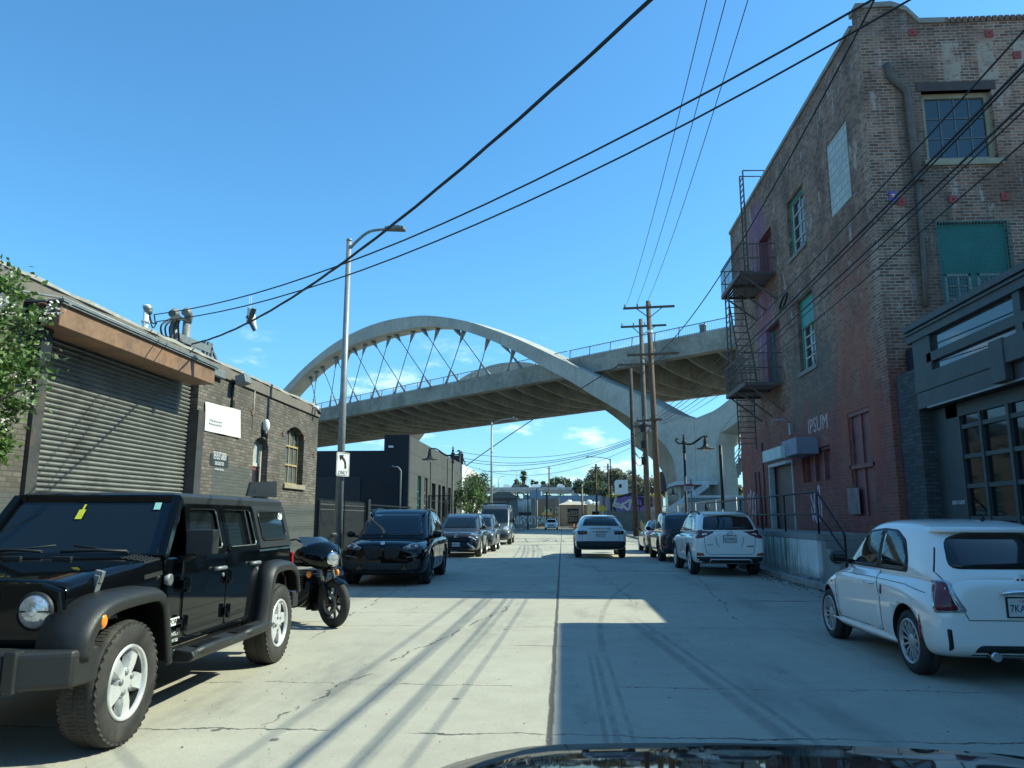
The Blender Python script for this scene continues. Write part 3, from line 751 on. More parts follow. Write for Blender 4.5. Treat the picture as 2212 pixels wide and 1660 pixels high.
gm = mat('dark steel guide', (.055, .055, .055), .6, .2, var=.3, grime=(.12, .075, .05), gscale=2)
for y0, y1 in ((SH0 - .14, SH0 + .1), (SH1 - .06, SH1 + .24)):
    mb = MB(); mb.box(LX - .2, y0, 0, LX + .07, y1, SHT + .1); mb.build('shutter_guide', gm, wh)
hb = MB(); HY0, HY1 = AX(128, 705, LX + .55).y, AX(463, 830, LX + .55).y; HZ0 = AX(463, 832, LX + .55).z; HZ1 = AX(463, 795, LX + .55).z
HY0 -= .0
hb.box(LX - .02, HY0, HZ0, LX + .55, HY1, HZ1); hb.build('shutter_housing', RUSTBOX, wh, bevel=.012)
mb = MB(); mb.box(LX, HY0 - .05, HZ1 + .002, LX + .62, HY1 + .05, HZ1 + .03); mb.box(LX + .56, HY0 - .03, HZ1 - .03, LX + .6, HY1 + .03, HZ1)
mb.tube([(LX + .58, HY0 - .05, HZ1 + .05), (LX + .58, HY1 + .08, HZ1 + .05)], .022, 6)
mb.tube([(LX + .58, HY0 - .02, HZ1 + .05), (LX + .1, HY0 - 1.4, HZ1 - .1), (LX + .05, HY0 - 2.2, HZ1 - .35)], .02, 6)
mb.build('housing_flashing', GALV, wh)
mb = MB(); c = Vector((LX + .28, HY0 - .012, (HZ0 + HZ1) / 2 + .02)); M = Matrix.Translation(c) @ Matrix.Rotation(PI / 2, 4, 'X')
mb.lathe([(.15, -.01), (.15, .05), (.115, .05), (.115, .02), (.05, .02), (.05, .06), (0, .06)], 18, M)
for k in range(6):
    a = k * PI / 3; mb.lathe([(.028, .021), (.022, .026), (0, .022)], 8, Matrix.Translation(c + Vector((math.cos(a) * .082, 0, math.sin(a) * .082))) @ Matrix.Rotation(PI / 2, 4, 'X'), 1)
mb.build('chain_wheel', [RUST, BLACK], wh)
mb = MB(); mb.box(LX - .02, SH0 - .2, SHT - .1, LX + .3, HY0 - .0, HZ1 - .02); mb.build('end_bracket', BLACK, wh)
# arched door and window
mb = MB(); x = LX - .2; ym = (DR0 + DR1) / 2
mb.box(x - .05, DR0, 0, x, DR1, 1.1); mb.box(x - .02, DR0, 1.1, x + .03, DR0 + .09, DRT); mb.box(x - .02, DR1 - .09, 1.1, x + .03, DR1, DRT); mb.box(x - .02, DR0 + .09, DRT - .75, x + .03, DR1 - .09, DRT - .66)
dz0 = DRT - .95 - 1.0
mb.box(x - .03, DR0 + .09, 1.1, x, DR1 - .09, DRT - .75, 1)
for k in range(3): mb.box(x, DR0 + .14 + k * .26, 1.2, x + .02, DR0 + .34 + k * .26, DRT - .85, 2)
door = mb.build('door', [CREAMW, MAROON, BLACK], wh)
mb = MB(); mb.box(x - .03, DR0 + .09, DRT - .66, x, DR1 - .09, DRT + .1); mb.build('transom_pane', mat('frosted pane', (.4, .41, .38), .3, var=.3, scale=5), door)
mb = MB(); x = LX - .2
mb.box(x - .04, WN0, WNB, x + .02, WN0 + .06, WNT); mb.box(x - .04, WN1 - .06, WNB, x + .02, WN1, WNT)
for q in (0, .33, .66): mb.box(x - .04, WN0 + .06, WNB + (WNT - WNB) * q, x + .025, WN1 - .06, WNB + (WNT - WNB) * q + .05)
mb.box(x - .03, (WN0 + WN1) / 2 - .02, WNB + .05, x + .015, (WN0 + WN1) / 2 + .02, WNT)
for yy in (.25, .75): mb.box(x - .03, WN0 + (WN1 - WN0) * yy - .012, WNB + .05, x + .01, WN0 + (WN1 - WN0) * yy + .012, WNT)
win = mb.build('window', [mat('ochre window frame', (.36, .27, .13), .7, var=.25, scale=5)], wh)
mb = MB(); mb.box(x - .03, WN0 + .06, WNB, x - .02, WN1 - .06, WNT); mb.build('pane', mat('dusty window glass', (.1, .115, .12), .25, var=.3, scale=3), win)
mb = MB(); mb.box(LX - .1, WN0 - .12, WNB - .14, LX + .07, WN1 + .12, WNB); mb.build('window_sill', mat('tan sill', (.28, .24, .17), .8), wh, bevel=.01)
# rust coloured star anchors
for py_, pz_ in ((16.9, 4.02), (18.1, 3.65), (19.3, 4.2), (21.6, 3.9), (23.4, 3.95), (24.4, 3.5)):
    mb = MB(); pts = []
    for k in range(10):
        a = PI / 2 + k * PI / 5; rr = .11 if k % 2 == 0 else .045; pts.append((LX, py_ + math.cos(a) * rr, pz_ + math.sin(a) * rr))
    mb.prism(pts, (.025, 0, 0)); mb.build('anchor_star', RUST, wh)
# wall fittings: flood light, bulkhead lamp, cameras, conduit, meter box
def wl(px, py): return AX(px, py, LX)
p = wl(502, 826)
fl = thing('flood_light', 'grey flood light on the brick wall above the white banner', 'lamp', p)
mb = MB(); mb.prism([p + Vector((.15, -.17, -.1)), p + Vector((.42, -.17, -.02)), p + Vector((.36, -.17, .2)), p + Vector((.12, -.17, .13))], (0, .34, 0)); mb.build('lamp_head', GALV, fl, bevel=.015)
mb = MB(); mb.tube([p + Vector((.0, 0, -.05)), p + Vector((.12, 0, 0)), p + Vector((.25, 0, .02))], .03, 8); mb.tube([p + Vector((.02, 0, -.05)), p + Vector((.02, -.02, -.35)), p + Vector((.02, .03, -.5))], .018, 6)
mb.box(LX, p.y - .04, p.z - .62, LX + .06, p.y + .08, p.z - .45); mb.build('conduit', BLACK, fl)
p = wl(567, 925)
lm = thing('bulkhead_lamp', 'white oval bulkhead lamp over the arched door', 'lamp', p)
mb = MB(); mb.ball(p + Vector((.1, 0, .06)), .13, 12, 9, (.75, .7, 1.35)); mb.build('lamp_globe', WHITE, lm)
mb = MB(); mb.cyl(p + Vector((.06, 0, -.25)), p + Vector((.09, 0, -.08)), .07, 10); mb.build('lamp_base', BLACK, lm)
mb = MB(); q = wl(548, 850); mb.tube([(LX + .03, q.y, LH - .2), (LX + .03, q.y, wl(546, 930).z)], .012, 6)
mb.build('wall_conduit', CREAMW, wh)
mb = MB(); p = wl(466, 812); mb.box(LX, p.y - .4, p.z - .05, LX + .12, p.y + .28, p.z + .14); tag(mb.build('tube_light', GALV, bevel=.02), 'long grey strip light box beside the rusty shutter housing', 'lamp')
p = wl(678, 882)
for k, (dy, col, lab) in enumerate(((-.25, WHITE, 'white security camera near the far corner of the brick warehouse'), (.0, BLACK, 'black security camera at the very corner of the brick warehouse'))):
    mb = MB(); mb.box(LX, p.y + dy - .05, p.z - .02, LX + .08, p.y + dy + .05, p.z + .12); mb.tube([(LX + .08, p.y + dy, p.z), (LX + .2, p.y + dy - .03, p.z - .03 - .12 * k)], .05, 8); mb.ball((LX + .2, p.y + dy - .03, p.z - .05 - .1 * k), .065)
    tag(mb.build('security_camera', col), lab, 'camera')
# banner and the florist's sign
ba = [wl(441, 868), wl(518, 887), wl(516, 947), wl(439, 930)]
bn = MB(); n = 10
def bil(u, v):
    p = (ba[0] * (1 - u) + ba[1] * u) * (1 - v) + (ba[3] * (1 - u) + ba[2] * u) * v
    return Vector((LX + .03 + .012 * math.sin(u * 11 + v * 3), p.y, p.z))
for i in range(n):
    for j in range(6):
        bn.add([bil(i / n, j / 6), bil((i + 1) / n, j / 6), bil((i + 1) / n, (j + 1) / 6), bil(i / n, (j + 1) / 6)], [(0, 1, 2, 3)], 0, True)
ban = thing('banner', 'sun bleached white and pink vinyl banner on the brick wall', 'banner', (LX, ba[0].y, ba[3].z))
bn.build('cloth', mat('bleached vinyl', (.66, .65, .65), .6, var=.06, scale=2), ban)
pk = MB()
for i in range(5, n):
    pk.add([bil(i / n, 1), bil((i + 1) / n, 1), bil((i + 1) / n, 0), bil(i / n, 0)], [(0, 1, 2, 3)])
for k, f in enumerate(pk.f): pass
pk.v = [p + Vector((.004, 0, 0)) for p in pk.v]; pk.build('pink_half', mat('faded pink print', (.66, .59, .575), .6, var=.12, scale=3), ban)
fm = frame_m(Vector((LX + .055, ba[0].y * .72 + ba[1].y * .28, (ba[0].z + ba[3].z) / 2 - .03)), (0, 1, 0), (0, 0, 1))
for zz in (.05, -.03):
    mb = MB(); yy = ba[0].y * .72 + ba[1].y * .28 - .28; q_ = random.Random(int(zz * 100) + 9)
    while yy < ba[0].y * .52 + ba[1].y * .48 - .05:
        w_ = q_.uniform(.03, .08); mb.box(LX + .05, yy, (ba[0].z + ba[3].z) / 2 + zz - .1, LX + .056, yy + w_, (ba[0].z + ba[3].z) / 2 + zz - .06); yy += w_ + .025
    zc_ = (ba[0].z + ba[3].z) / 2 + zz; mb.box(LX + .0495, ba[0].y * .72 + ba[1].y * .28 - .3, zc_ - .103, LX + .051, ba[0].y * .52 + ba[1].y * .48, zc_ - .097)
    mb.build('print_mark', mat('faded grey print', (.6, .61, .61), .6), ban)
sg = [wl(454, 980), wl(493, 988), wl(493, 1012), wl(454, 1005)]
sn = thing('shop_sign', 'small black painted florist sign with white lettering on brick', 'sign', (LX, sg[0].y, sg[3].z))
mb = MB(); mb.box(LX, sg[0].y, sg[3].z, LX + .012, sg[1].y, sg[0].z); mb.build('panel', mat('sign black', (.02, .03, .034), .7), sn)
w = sg[1].y - sg[0].y; zc = (sg[0].z + sg[3].z) / 2; yc = (sg[0].y + sg[1].y) / 2
for txt, sz, dz, sx in (('THE VELVET GARDEN', .25, .1, .62), ('FLORAL DESIGN STUDIO', .12, -.07, .78), ('www.thevelvetgarden.com | @thevelvetgarden', .07, -.2, .8)):
    text_mb(txt, sz, frame_m(Vector((LX + .014, yc, zc + dz)), (0, 1, 0), (0, 0, 1)), .002, sx=sx * w / 2.1).build('lettering', WHITE, sn)
# roof-top service heads and their rack
p = AX(313, 712, LX - .35)
sm = thing('service_mast', 'white service mast with weatherhead on the warehouse roof', 'mast', (p.x, p.y, LH))
top = AX(315, 668, LX - .35)
mb = MB(); mb.cyl((p.x, p.y, LH - .4), (p.x, p.y, top.z), .055, 10)
for dz in (.3, .62): mb.lathe([(.056, 0), (.08, 0), (.08, .05), (.056, .05)], 10, Matrix.Translation((p.x, p.y, LH + dz)))
mb.build('pipe', WHITE, sm)
mb = MB(); mb.ball((p.x + .02, p.y + .02, top.z + .02), .09, 10, 8, (1, 1.25, .9)); mb.cyl((p.x + .02, p.y + .03, top.z - .08), (p.x + .02, p.y + .03, top.z + .02), .085, 10); mb.build('weatherhead', GALV, sm)
MAST = Vector((p.x + .1, p.y + .12, top.z - .08))
mb = MB(); mb.tube(smooth_curve([(p.x + .02, p.y + .06, top.z), (p.x + .06, p.y + .1, top.z - .22), (p.x + .09, p.y + .2, top.z - .24), MAST]), .014, 5); mb.tube(smooth_curve([(p.x, p.y + .05, top.z), (p.x + .08, p.y + .14, top.z - .35), MAST + Vector((.02, .1, -.12))]), .014, 5); mb.build('drip_loop', CABLE, sm)
rk = thing('service_rack', 'grey steel service entrance rack with two hooded conduits on the warehouse roof', 'service rack', (LX - .7, AX(400, 740, LX - .7).y, LH))
XR = LX - .7
def xr(px, py, dx=0): return AX(px, py, XR + dx)
for (bx, by, tx, ty) in ((377, 745, 377, 700), (402, 752, 404, 697)):
    b = xr(bx, by); t_ = xr(tx, ty); b.z = LH - .5
    mb = MB(); mb.cyl((XR, t_.y, b.z), (XR, t_.y, t_.z), .095, 10)
    mb.tube([(XR, t_.y, t_.z - .03), (XR + .05, t_.y - .03, t_.z + .12), (XR + .12, t_.y - .25, t_.z + .2), (XR + .15, t_.y - .42, t_.z + .12)], [.095, .1, .1, .085], 10); mb.build('conduit', mat('pale grey conduit', (.19, .2, .195), .55, .1), rk)
g1, g2 = xr(371, 725), xr(445, 722)
mb = MB(); mb.bar((XR + .12, g1.y, g1.z - .02), (XR + .12, g2.y, g1.z + .02), .06, .17); mb.build('cross_channel', GALV, rk)
for px in (434, 441, 449):
    q = xr(px, 722); mb = MB(); mb.bar((XR + .1, q.y, LH - .5), (XR + .1, q.y, g1.z + .2), .06, .09); mb.build('upright', GALV, rk)
mb = MB(); q = xr(434, 740); mb.bar((XR + .12, q.y - .75, g1.z - .12), (XR + .12, q.y, LH + .25), .05, .1); q2 = xr(449, 745); mb.bar((XR + .12, q2.y - .2, LH + .65), (XR + .12, q2.y + .85, LH - .1), .05, .06); mb.build('brace', GALV, rk)
mb = MB(); r = random.Random(9)
for k in range(5):
    h = xr(384, 700); o = Vector((XR + .15 + .02 * k, h.y - .25 + .06 * k, h.z + .12 - .02 * k)); e = xr(352 + 9 * k, 730 + 2 * k, .2)
    mb.tube(smooth_curve([o, o + Vector((.1, -.35 - .05 * k, -.1)), e + Vector((0, -.1, .25)), e]), .022, 5)
    e2 = xr(398, 742, .15); mb.tube(smooth_curve([e, (e + e2) / 2 + Vector((.05, 0, -.1 - .02 * k)), e2]), .02, 5)
    mb.ball(e, .06, 6, 5)
mb.build('cable_loop', CABLE, rk)
RACK = xr(398, 742, .15)
# black tilted board sticking up between the off-roader and the wall
q = AX(560, 1058, LX + .5)
bb = MB(); bb.prism([AX(530, 1072, LX + .45), AX(538, 1042, LX + .45), AX(594, 1040, LX + .45), AX(594, 1075, LX + .45)], (.05, 0, 0))
b_ = AX(560, 1072, LX + .45); bb.box(LX + .42, b_.y - .3, .14, LX + .47, b_.y + .5, b_.z)
tag(bb.build('sign_board', BLACK), 'black sandwich board against the wall behind the off-roader roof', 'board')
# ---------------------------------------------------------------- yard fence, yard wall and the black building
def picket(name, label, A, Bp, h, n, parts=True):
    f = thing(name, label, 'fence', A); A = Vector(A); Bp = Vector(Bp); d = Bp - A
    mb = MB()
    for i in range(n + 1):
        p = A + d * (i / n); mb.bar(p, p + UZ * (h - .12), .034, .034); mb.tube([p + UZ * (h - .12), p + UZ * h], [.03, .002], 4, smooth=False)
    mb.build('picket_panel', FENCEI, f)
    for q in (0, .5, 1):
        mb = MB(); p = A + d * q; mb.bar(p, p + UZ * (h - .05), .09, .09); mb.build('post', IRON, f)
    for zz in (.25, h - .35, h - .18):
        mb = MB(); mb.bar(A + UZ * zz, Bp + UZ * zz, .05, .04); mb.build('rail', FENCEI, f)
    return f
picket('picket_fence', 'black spiked iron fence between the warehouse and the yard wall', (LX + .1, LY1 + .1, .14), (LX + .1, 30.7, .14), 2.0, 48)
mb = MB(); mb.box(LX - .1, LY1, 0, LX + .25, 30.8, .3); tag(mb.build('fence_plinth', CONCWALL), 'low concrete plinth under the black spiked fence', 'plinth')
mb = MB(); mb.box(LX - .1, 30.75, 0, LX + .25, 31.15, 2.25); tag(mb.build('gate_post', BLACK), 'square black post at the end of the spiked fence', 'post')
yw = thing('yard_wall', 'grey yard wall tagged with white graffiti beside the black suv', 'wall', (LX, 36, 0))
mb = MB(); mb.box(LX - .1, 31.15, 0, LX + .1, 40.9, 1.75); mb.build('wall', CONCWALL, yw)
mb = MB()
for i in range(40): y = 31.3 + i * .24; mb.bar((LX, y, 1.75), (LX, y, 2.12), .02)
mb.bar((LX, 31.2, 2.05), (LX, 40.8, 2.05), .05); mb.bar((LX, 31.2, 1.85), (LX, 40.8, 1.85), .04); mb.build('top_rail', IRON, yw)
def scrawl(seed, w, h, M, strokes=5, r=.03):
    mb = MB(); q = random.Random(seed)
    for k in range(strokes):
        cx = -w / 2 + w * (k + .5) / strokes; pts = []
        a0 = q.uniform(0, 6); n = 7
        for i in range(n):
            a = a0 + i * q.uniform(.7, 1.25)
            pts.append(M @ Vector((cx + math.cos(a) * w / strokes * .55 + q.uniform(-.05, .05) * w, math.sin(a) * h * .5 * q.uniform(.6, 1), q.uniform(.001, .004))))
        c = smooth_curve(pts, 4); nrm = (M.to_3x3() @ Vector((0, 0, 1)))
        for a, b in zip(c, c[1:]):
            if (b - a).length > 1e-5: mb.bar(a, b + (b - a).normalized() * r * .3, r * q.uniform(.8, 1.3), .004, up=nrm)
    return mb
scrawl(4, 2.0, .75, frame_m(Vector((LX + .105, 34.2, 1.3)), (0, 1, 0), UZ), 5, .09).build('graffiti', WHITE, yw)
BX = -8.2; BY0, BY1 = 41.0, 62.7
bk = thing('black_building', 'low building with black end wall and grey street front past the yard fence', 'building', (BX - 8, 50, 0))
mb = MB(); mb.box(BX - 16, BY0, 0, BX - 1.36, BY0 + .3, 5.1); mb.box(BX - 1.36, BY0 - .05, 0, BX, BY0 + .3, 5.95)
mb.box(BX - 7.2, BY0 - .04, .5, BX - 2.6, BY0, 3.7, 1); mb.build('end_wall', [BLKWALL, BLACK], bk)
mb = MB(); wins = [(44.2, 1.5, 3.9, 1.1), (46.4, 1.5, 3.9, 1.1), (49.2, 1.6, 3.7, 1.5), (51.6, 1.2, 3.7, 1.1), (53.4, 1.6, 3.7, 1.4), (56.2, 1.2, 3.7, 1.4), (59.3, 1.6, 3.6, 1.5)]
prev = BY0 + .3
for y, z0, z1, w in wins:
    mb.box(BX - .3, prev, 0, BX, y - w / 2, 5.9); mb.box(BX - .3, y - w / 2, 0, BX, y + w / 2, z0); mb.box(BX - .3, y - w / 2, z1, BX, y + w / 2, 5.9); prev = y + w / 2
mb.box(BX - .3, prev, 0, BX, BY1, 5.9); mb.build('street_wall', STUCCO, bk)
for y in (47.8, 54.9):
    mb = MB(); mb.box(BX, y - .06, .2, BX + .05, y + .06, 5.7); mb.build('pilaster_strip', STUCCO, bk)
mb = MB()
for zz in (1.35, 2.6, 3.95, 5.0): mb.box(BX, BY0 + .3, zz, BX + .012, BY1, zz + .025)
mb.build('scored_joint', mat('dark joint', (.06, .065, .065), .9), bk)
for k, (y, z0, z1, w) in enumerate(wins):
    mb = MB(); m_ = TEAL if k == 0 else (GSTUCCO if k == 1 else IRON)
    mb.box(BX - .2, y - w / 2, z0, BX - .12, y - w / 2 + .07, z1); mb.box(BX - .2, y + w / 2 - .07, z0, BX - .12, y + w / 2, z1)
    for q in (0, .3, .62, .97): mb.box(BX - .2, y - w / 2, z0 + (z1 - z0) * q, BX - .12, y + w / 2, z0 + (z1 - z0) * q + .05)
    mb.box(BX - .2, y - .025, z0, BX - .12, y + .025, z1); wn = mb.build('window', m_, bk)
    mb = MB(); mb.box(BX - .2, y - w / 2, z0, BX - .18, y + w / 2, z1); mb.build('pane', WGLASS, wn)
    mb = MB(); mb.box(BX, y - w / 2 - .1, z0 - .12, BX + .09, y + w / 2 + .1, z0); mb.build('window_sill', STUCCO, bk)
mb = MB(); mb.box(BX - 16, BY0 + .3, 4.7, BX - .3, BY1, 4.9); mb.build('roof', mat('tar roof', (.06, .06, .06), .9), bk)
mb = MB(); mb.box(BX - 16, BY1 - .3, 0, BX - .3, BY1, 5.9); mb.build('rear_wall', STUCCO, bk)
# downpipe, wall lamp and bracket on it
mb = MB(); mb.tube([(BX - .9, BY0 - .1, 4.25), (BX - .55, BY0 - .1, 4.2), (BX - .4, BY0 - .1, 4.0), (BX - .4, BY0 - .1, .3)], .05, 7); mb.build('drain_pipe', GALV, bk)
mb = MB(); mb.box(BX - 1.1, BY0 - .15, 5.25, BX - .85, BY0 - .05, 5.35); mb.build('wall_light', WHITE, bk)
gt = thing('iron_gate', 'open black iron gate standing out from the grey building front', 'gate', (BX + .5, 47.2, .14))
for k in range(3):
    mb = MB(); mb.bar((BX + .05 + k * .65, 47.2, .14), (BX + .05 + k * .65, 47.2, 2.9), .06); mb.build('post', IRON, gt)
mb = MB()
for k in range(13): mb.bar((BX + .1 + k * .1, 47.2, .2), (BX + .1 + k * .1, 47.2, 2.8), .02)
mb.bar((BX, 47.2, 2.85), (BX + 1.4, 47.2, 2.85), .06); mb.bar((BX, 47.2, .4), (BX + 1.4, 47.2, .4), .05); mb.build('bar_panel', IRON, gt)
wl_ = thing('white_building', 'low white walled building tagged with black graffiti past the grey one', 'building', (BX - 6, 69, 0))
mb = MB(); mb.box(BX - 14, 62.9, 0, BX + .05, 76, 5.85); mb.build('wall', WSTUCCO, wl_)
mb = MB(); mb.box(BX - 13.7, 63.2, 5.852, BX - .25, 75.7, 6.0); mb.build('roof', GALV, wl_)
scrawl(21, 9, 1.6, frame_m(Vector((BX + .055, 69.5, 4.3)), (0, 1, 0), UZ), 6, .16).build('graffiti', BLACK, wl_)
for y in (66, 70, 73.5):
    mb = MB(); mb.box(BX + .055, y - .6, 1.2, BX + .09, y + .6, 2.9); mb.build('window', GLASS, wl_)
mb = MB(); mb.box(BX - 1.2, 64.5, 6.0, BX - .4, 65.5, 6.7); mb.box(BX - .7, 66, 6.0, BX - .3, 66.3, 7.0); mb.tube([(BX - .5, 64.4, 6.2), (BX - .3, 65, 7.1), (BX - .4, 66.3, 6.8), (BX - .2, 67, 6.1)], .05, 5)
tag(mb.build('roof_wiring', CABLE), 'tangle of black service wires and boxes on the white building roof', 'service equipment')
# ---------------------------------------------------------------- right: three storey brick building with fire escape
RX, RY0, RY1, RH = 7.3, 17.42, 31.9, 13.45
rb = thing('brick_building', 'old three storey red brown brick building with a fire escape on the right', 'building', (RX + 7, 24, 0))
WT = .35
def sy(px, py): return AX(px, py, RX)
def opening_wall(mb, openings, h0, h1, z0, z1, put):
    """rectangular openings (a, b, zb, zt) in a wall from h0..h1, z0..z1"""
    cuts = sorted(set([h0, h1] + [o[0] for o in openings] + [o[1] for o in openings]))
    for a, b in zip(cuts, cuts[1:]):
        m_ = (a + b) / 2; zz = z0
        for o in sorted([o for o in openings if o[0] < m_ < o[1]], key=lambda o: o[2]):
            put(mb, a, b, zz, o[2]); zz = o[3]
        put(mb, a, b, zz, z1)
U1 = (sy(1736, 450).y, sy(1700, 470).y, sy(1730, 536).z, sy(1718, 415).z)
CM = (sy(1836, 380).y, sy(1788, 380).y, sy(1798, 470).z, sy(1785, 316).z)
D3 = (sy(1667, 530).y, sy(1641, 560).y, 9.75, sy(1652, 505).z)
U2 = (sy(1760, 720).y, sy(1724, 720).y, sy(1750, 795).z, sy(1737, 639).z)
D2 = (sy(1686, 740).y, sy(1657, 760).y, 5.95, sy(1668, 703).z)
DG = (sy(1716, 1050).y, sy(1664, 1060).y, 1.15, 3.35)
TW = (sy(1796, 1000).y, sy(1733, 1000).y, sy(1765, 1040).z, sy(1765, 968).z)
BW = (sy(1884, 980).y, sy(1836, 980).y, 1.55, sy(1860, 884).z)
mb = MB(); holes = [U1, CM, D3, U2, D2, DG, TW, BW]
opening_wall(mb, holes, RY0 + WT, RY1, 0, RH, lambda m, a, b, c, d: m.box(RX, a, c, RX + WT, b, d))
mb.build('street_wall', SIDE_BRICK, rb)
def fx(px, py): return AY(px, py, RY0)
FW1 = (fx(1996, 270).x, fx(2150, 270).x, fx(2060, 346).z, fx(2060, 196).z)
FW2 = (fx(2030, 560).x, fx(2185, 560).x, fx(2100, 680).z, fx(2100, 480).z)
mb = MB(); o = 2.2
opening_wall(mb, [FW1, FW2, (FW1[0] + 4.6, FW1[1] + 4.6, FW1[2], FW1[3]), (FW2[0] + 4.6, FW2[1] + 4.6, FW2[2], FW2[3])], RX, RX + 15, 0, RH - .3,
             lambda m, a, b, c, d: m.box(a, RY0 + .002, c, b, RY0 + WT, d))
mb.build('front_wall', FRONT_BRICK, rb)
# raised corner of the parapet and its coping
ctop = fx(1850, 30).z; a1, a2, a3 = fx(1925, 28), fx(1985, 56), fx(2212, 42)
mb = MB(); pts = [(RX, RY0 + .002, RH - .3), (RX, RY0 + .002, RH + .28), (a1.x, RY0 + .002, RH + .3), (a1.x + .35, RY0 + .002, RH + .15), (a2.x, RY0 + .002, RH - .18), (RX + 15, RY0 + .002, RH - .18), (RX + 15, RY0 + .002, RH - .3)]
mb.prism(pts, (0, WT - .01, 0)); mb.build('parapet', FRONT_BRICK, rb)
mb = MB(); cp = [(RX - .05, RH + .28), (a1.x, RH + .3), (a1.x + .35, RH + .15), (a2.x, RH - .18), (a2.x + .6, RH - .19)]
for (xa, za), (xb, zb) in zip(cp, cp[1:]):
    mb.prism([(xa, RY0 - .05, za), (xb, RY0 - .05, zb), (xb, RY0 - .05, zb + .13), (xa, RY0 - .05, za + .13)], (0, WT + .1, 0))
mb.box(RX - .06, RY0 + WT + .06, RH, RX + WT, RY1, RH + .12)
mb.build('coping', mat('grey cement coping', (.25, .25, .225), .8, var=.25, scale=2), rb)
mb = MB()
for k in range(60): xx = a2.x + .6 + k * .14; mb.box(xx, RY0 - .03, RH - .19, xx + .1, RY0 + .2, RH - .05)
mb.build('soldier_course', RUST, rb)
mb = MB(); mb.box(RX + WT, RY1 - .3, 0, RX + 15, RY1, RH - .3); mb.box(RX + 15, RY0, 0, RX + 15.3, RY1, RH - .3); mb.build('rear_wall', SIDE_BRICK, rb)
mb = MB(); mb.box(RX + WT, RY0 + WT, RH - .8, RX + 15, RY1 - .3, RH - .7); mb.build('roof', mat('tar roof', (.06, .06, .06), .9), rb)
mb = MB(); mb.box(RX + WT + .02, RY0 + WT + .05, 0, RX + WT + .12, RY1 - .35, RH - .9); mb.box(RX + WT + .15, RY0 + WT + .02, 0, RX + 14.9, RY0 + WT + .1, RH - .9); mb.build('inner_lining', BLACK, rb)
# blocked opening of cement blocks
def cmu():
    t = NT('white painted block'); p = t.pos(); x, y, z = t.xyz(p)
    bt = t.n('TexBrick', {'offset': .5}, Vector=t.vec(y, z), Color1=(.42, .46, .44, 1), Color2=(.47, .51, .49, 1), Mortar=(.16, .18, .17, 1), Scale=1.0, Mortar_Size=.012, Brick_Width=.42, Row_Height=.22)
    c = t.mix(t.ramp(t.noise(p, 2.2, 5), .4, .75), bt.outputs[0], (.34, .37, .35)); t.bsdf(c, .8, 0, bt.outputs[1], -.4, .01); return t.mat
mb = MB(); mb.box(RX + .03, CM[0], CM[2], RX + .2, CM[1], CM[3]); mb.build('blocked_opening', cmu(), rb)
def sash(y0, y1, z0, z1, solid_top=0.0, cols=2, rows=4, both=False, name='window'):
    mb = MB(); x = RX + .2; f = .1
    mb.box(x - .08, y0, z0, x + .02, y0 + f, z1); mb.box(x - .08, y1 - f, z0, x + .02, y1, z1); mb.box(x - .08, y0 + f, z0, x + .02, y1 - f, z0 + f); mb.box(x - .08, y0 + f, z1 - f - solid_top, x + .02, y1 - f, z1)
    zt = z1 - f - solid_top; mb.box(x - .05, y0 + f, z0 + f, x, y0 + f + .06, zt, 1); mb.box(x - .05, y1 - f - .06, z0 + f, x, y1 - f, zt, 1)
    for k in range(1, cols): yy = y0 + f + (y1 - y0 - 2 * f) * k / cols; mb.box(x - .045, yy - .025, z0 + f, x, yy + .025, zt, 1)
    for k in range(rows + 1): zz = z0 + f + (zt - z0 - f) * k / rows; mb.box(x - .045, y0 + f + .06, zz - .02, x, y1 - f - .06, zz + .02, 1)
    w = mb.build(name, [TEAL, CREAMW], rb)
    mb = MB(); mb.box(x - .02, y0 + f, z0 + f, x - .01, y1 - f, zt); mb.build('pane', WGLASS, w)
    return w
sash(*U1); sash(*U2, solid_top=.75)
mb = MB(); mb.box(RX + .25, D3[0], D3[2], RX + .3, D3[1], D3[3]); mb.box(RX + .2, D3[0] + .05, D3[2], RX + .25, D3[0] + .5, D3[2] + 1.0, 1); mb.build('door', [MAROON, TEAL], rb)
mb = MB(); mb.box(RX + .25, D2[0], D2[2], RX + .3, D2[1], D2[3], 1); mb.box(RX + .18, D2[0], D2[2], RX + .25, D2[0] + .5, D2[2] + 1.6); mb.box(RX + .2, D2[1] - .1, D2[2], RX + .25, D2[1], D2[3]); mb.build('door', [TEAL, MAROON], rb)
for o in (U1, U2):
    mb = MB(); mb.box(RX - .06, o[0] - .1, o[2] - .12, RX + .12, o[1] + .1, o[2]); mb.build('window_sill', mat('grey sill', (.2, .19, .18), .85), rb)
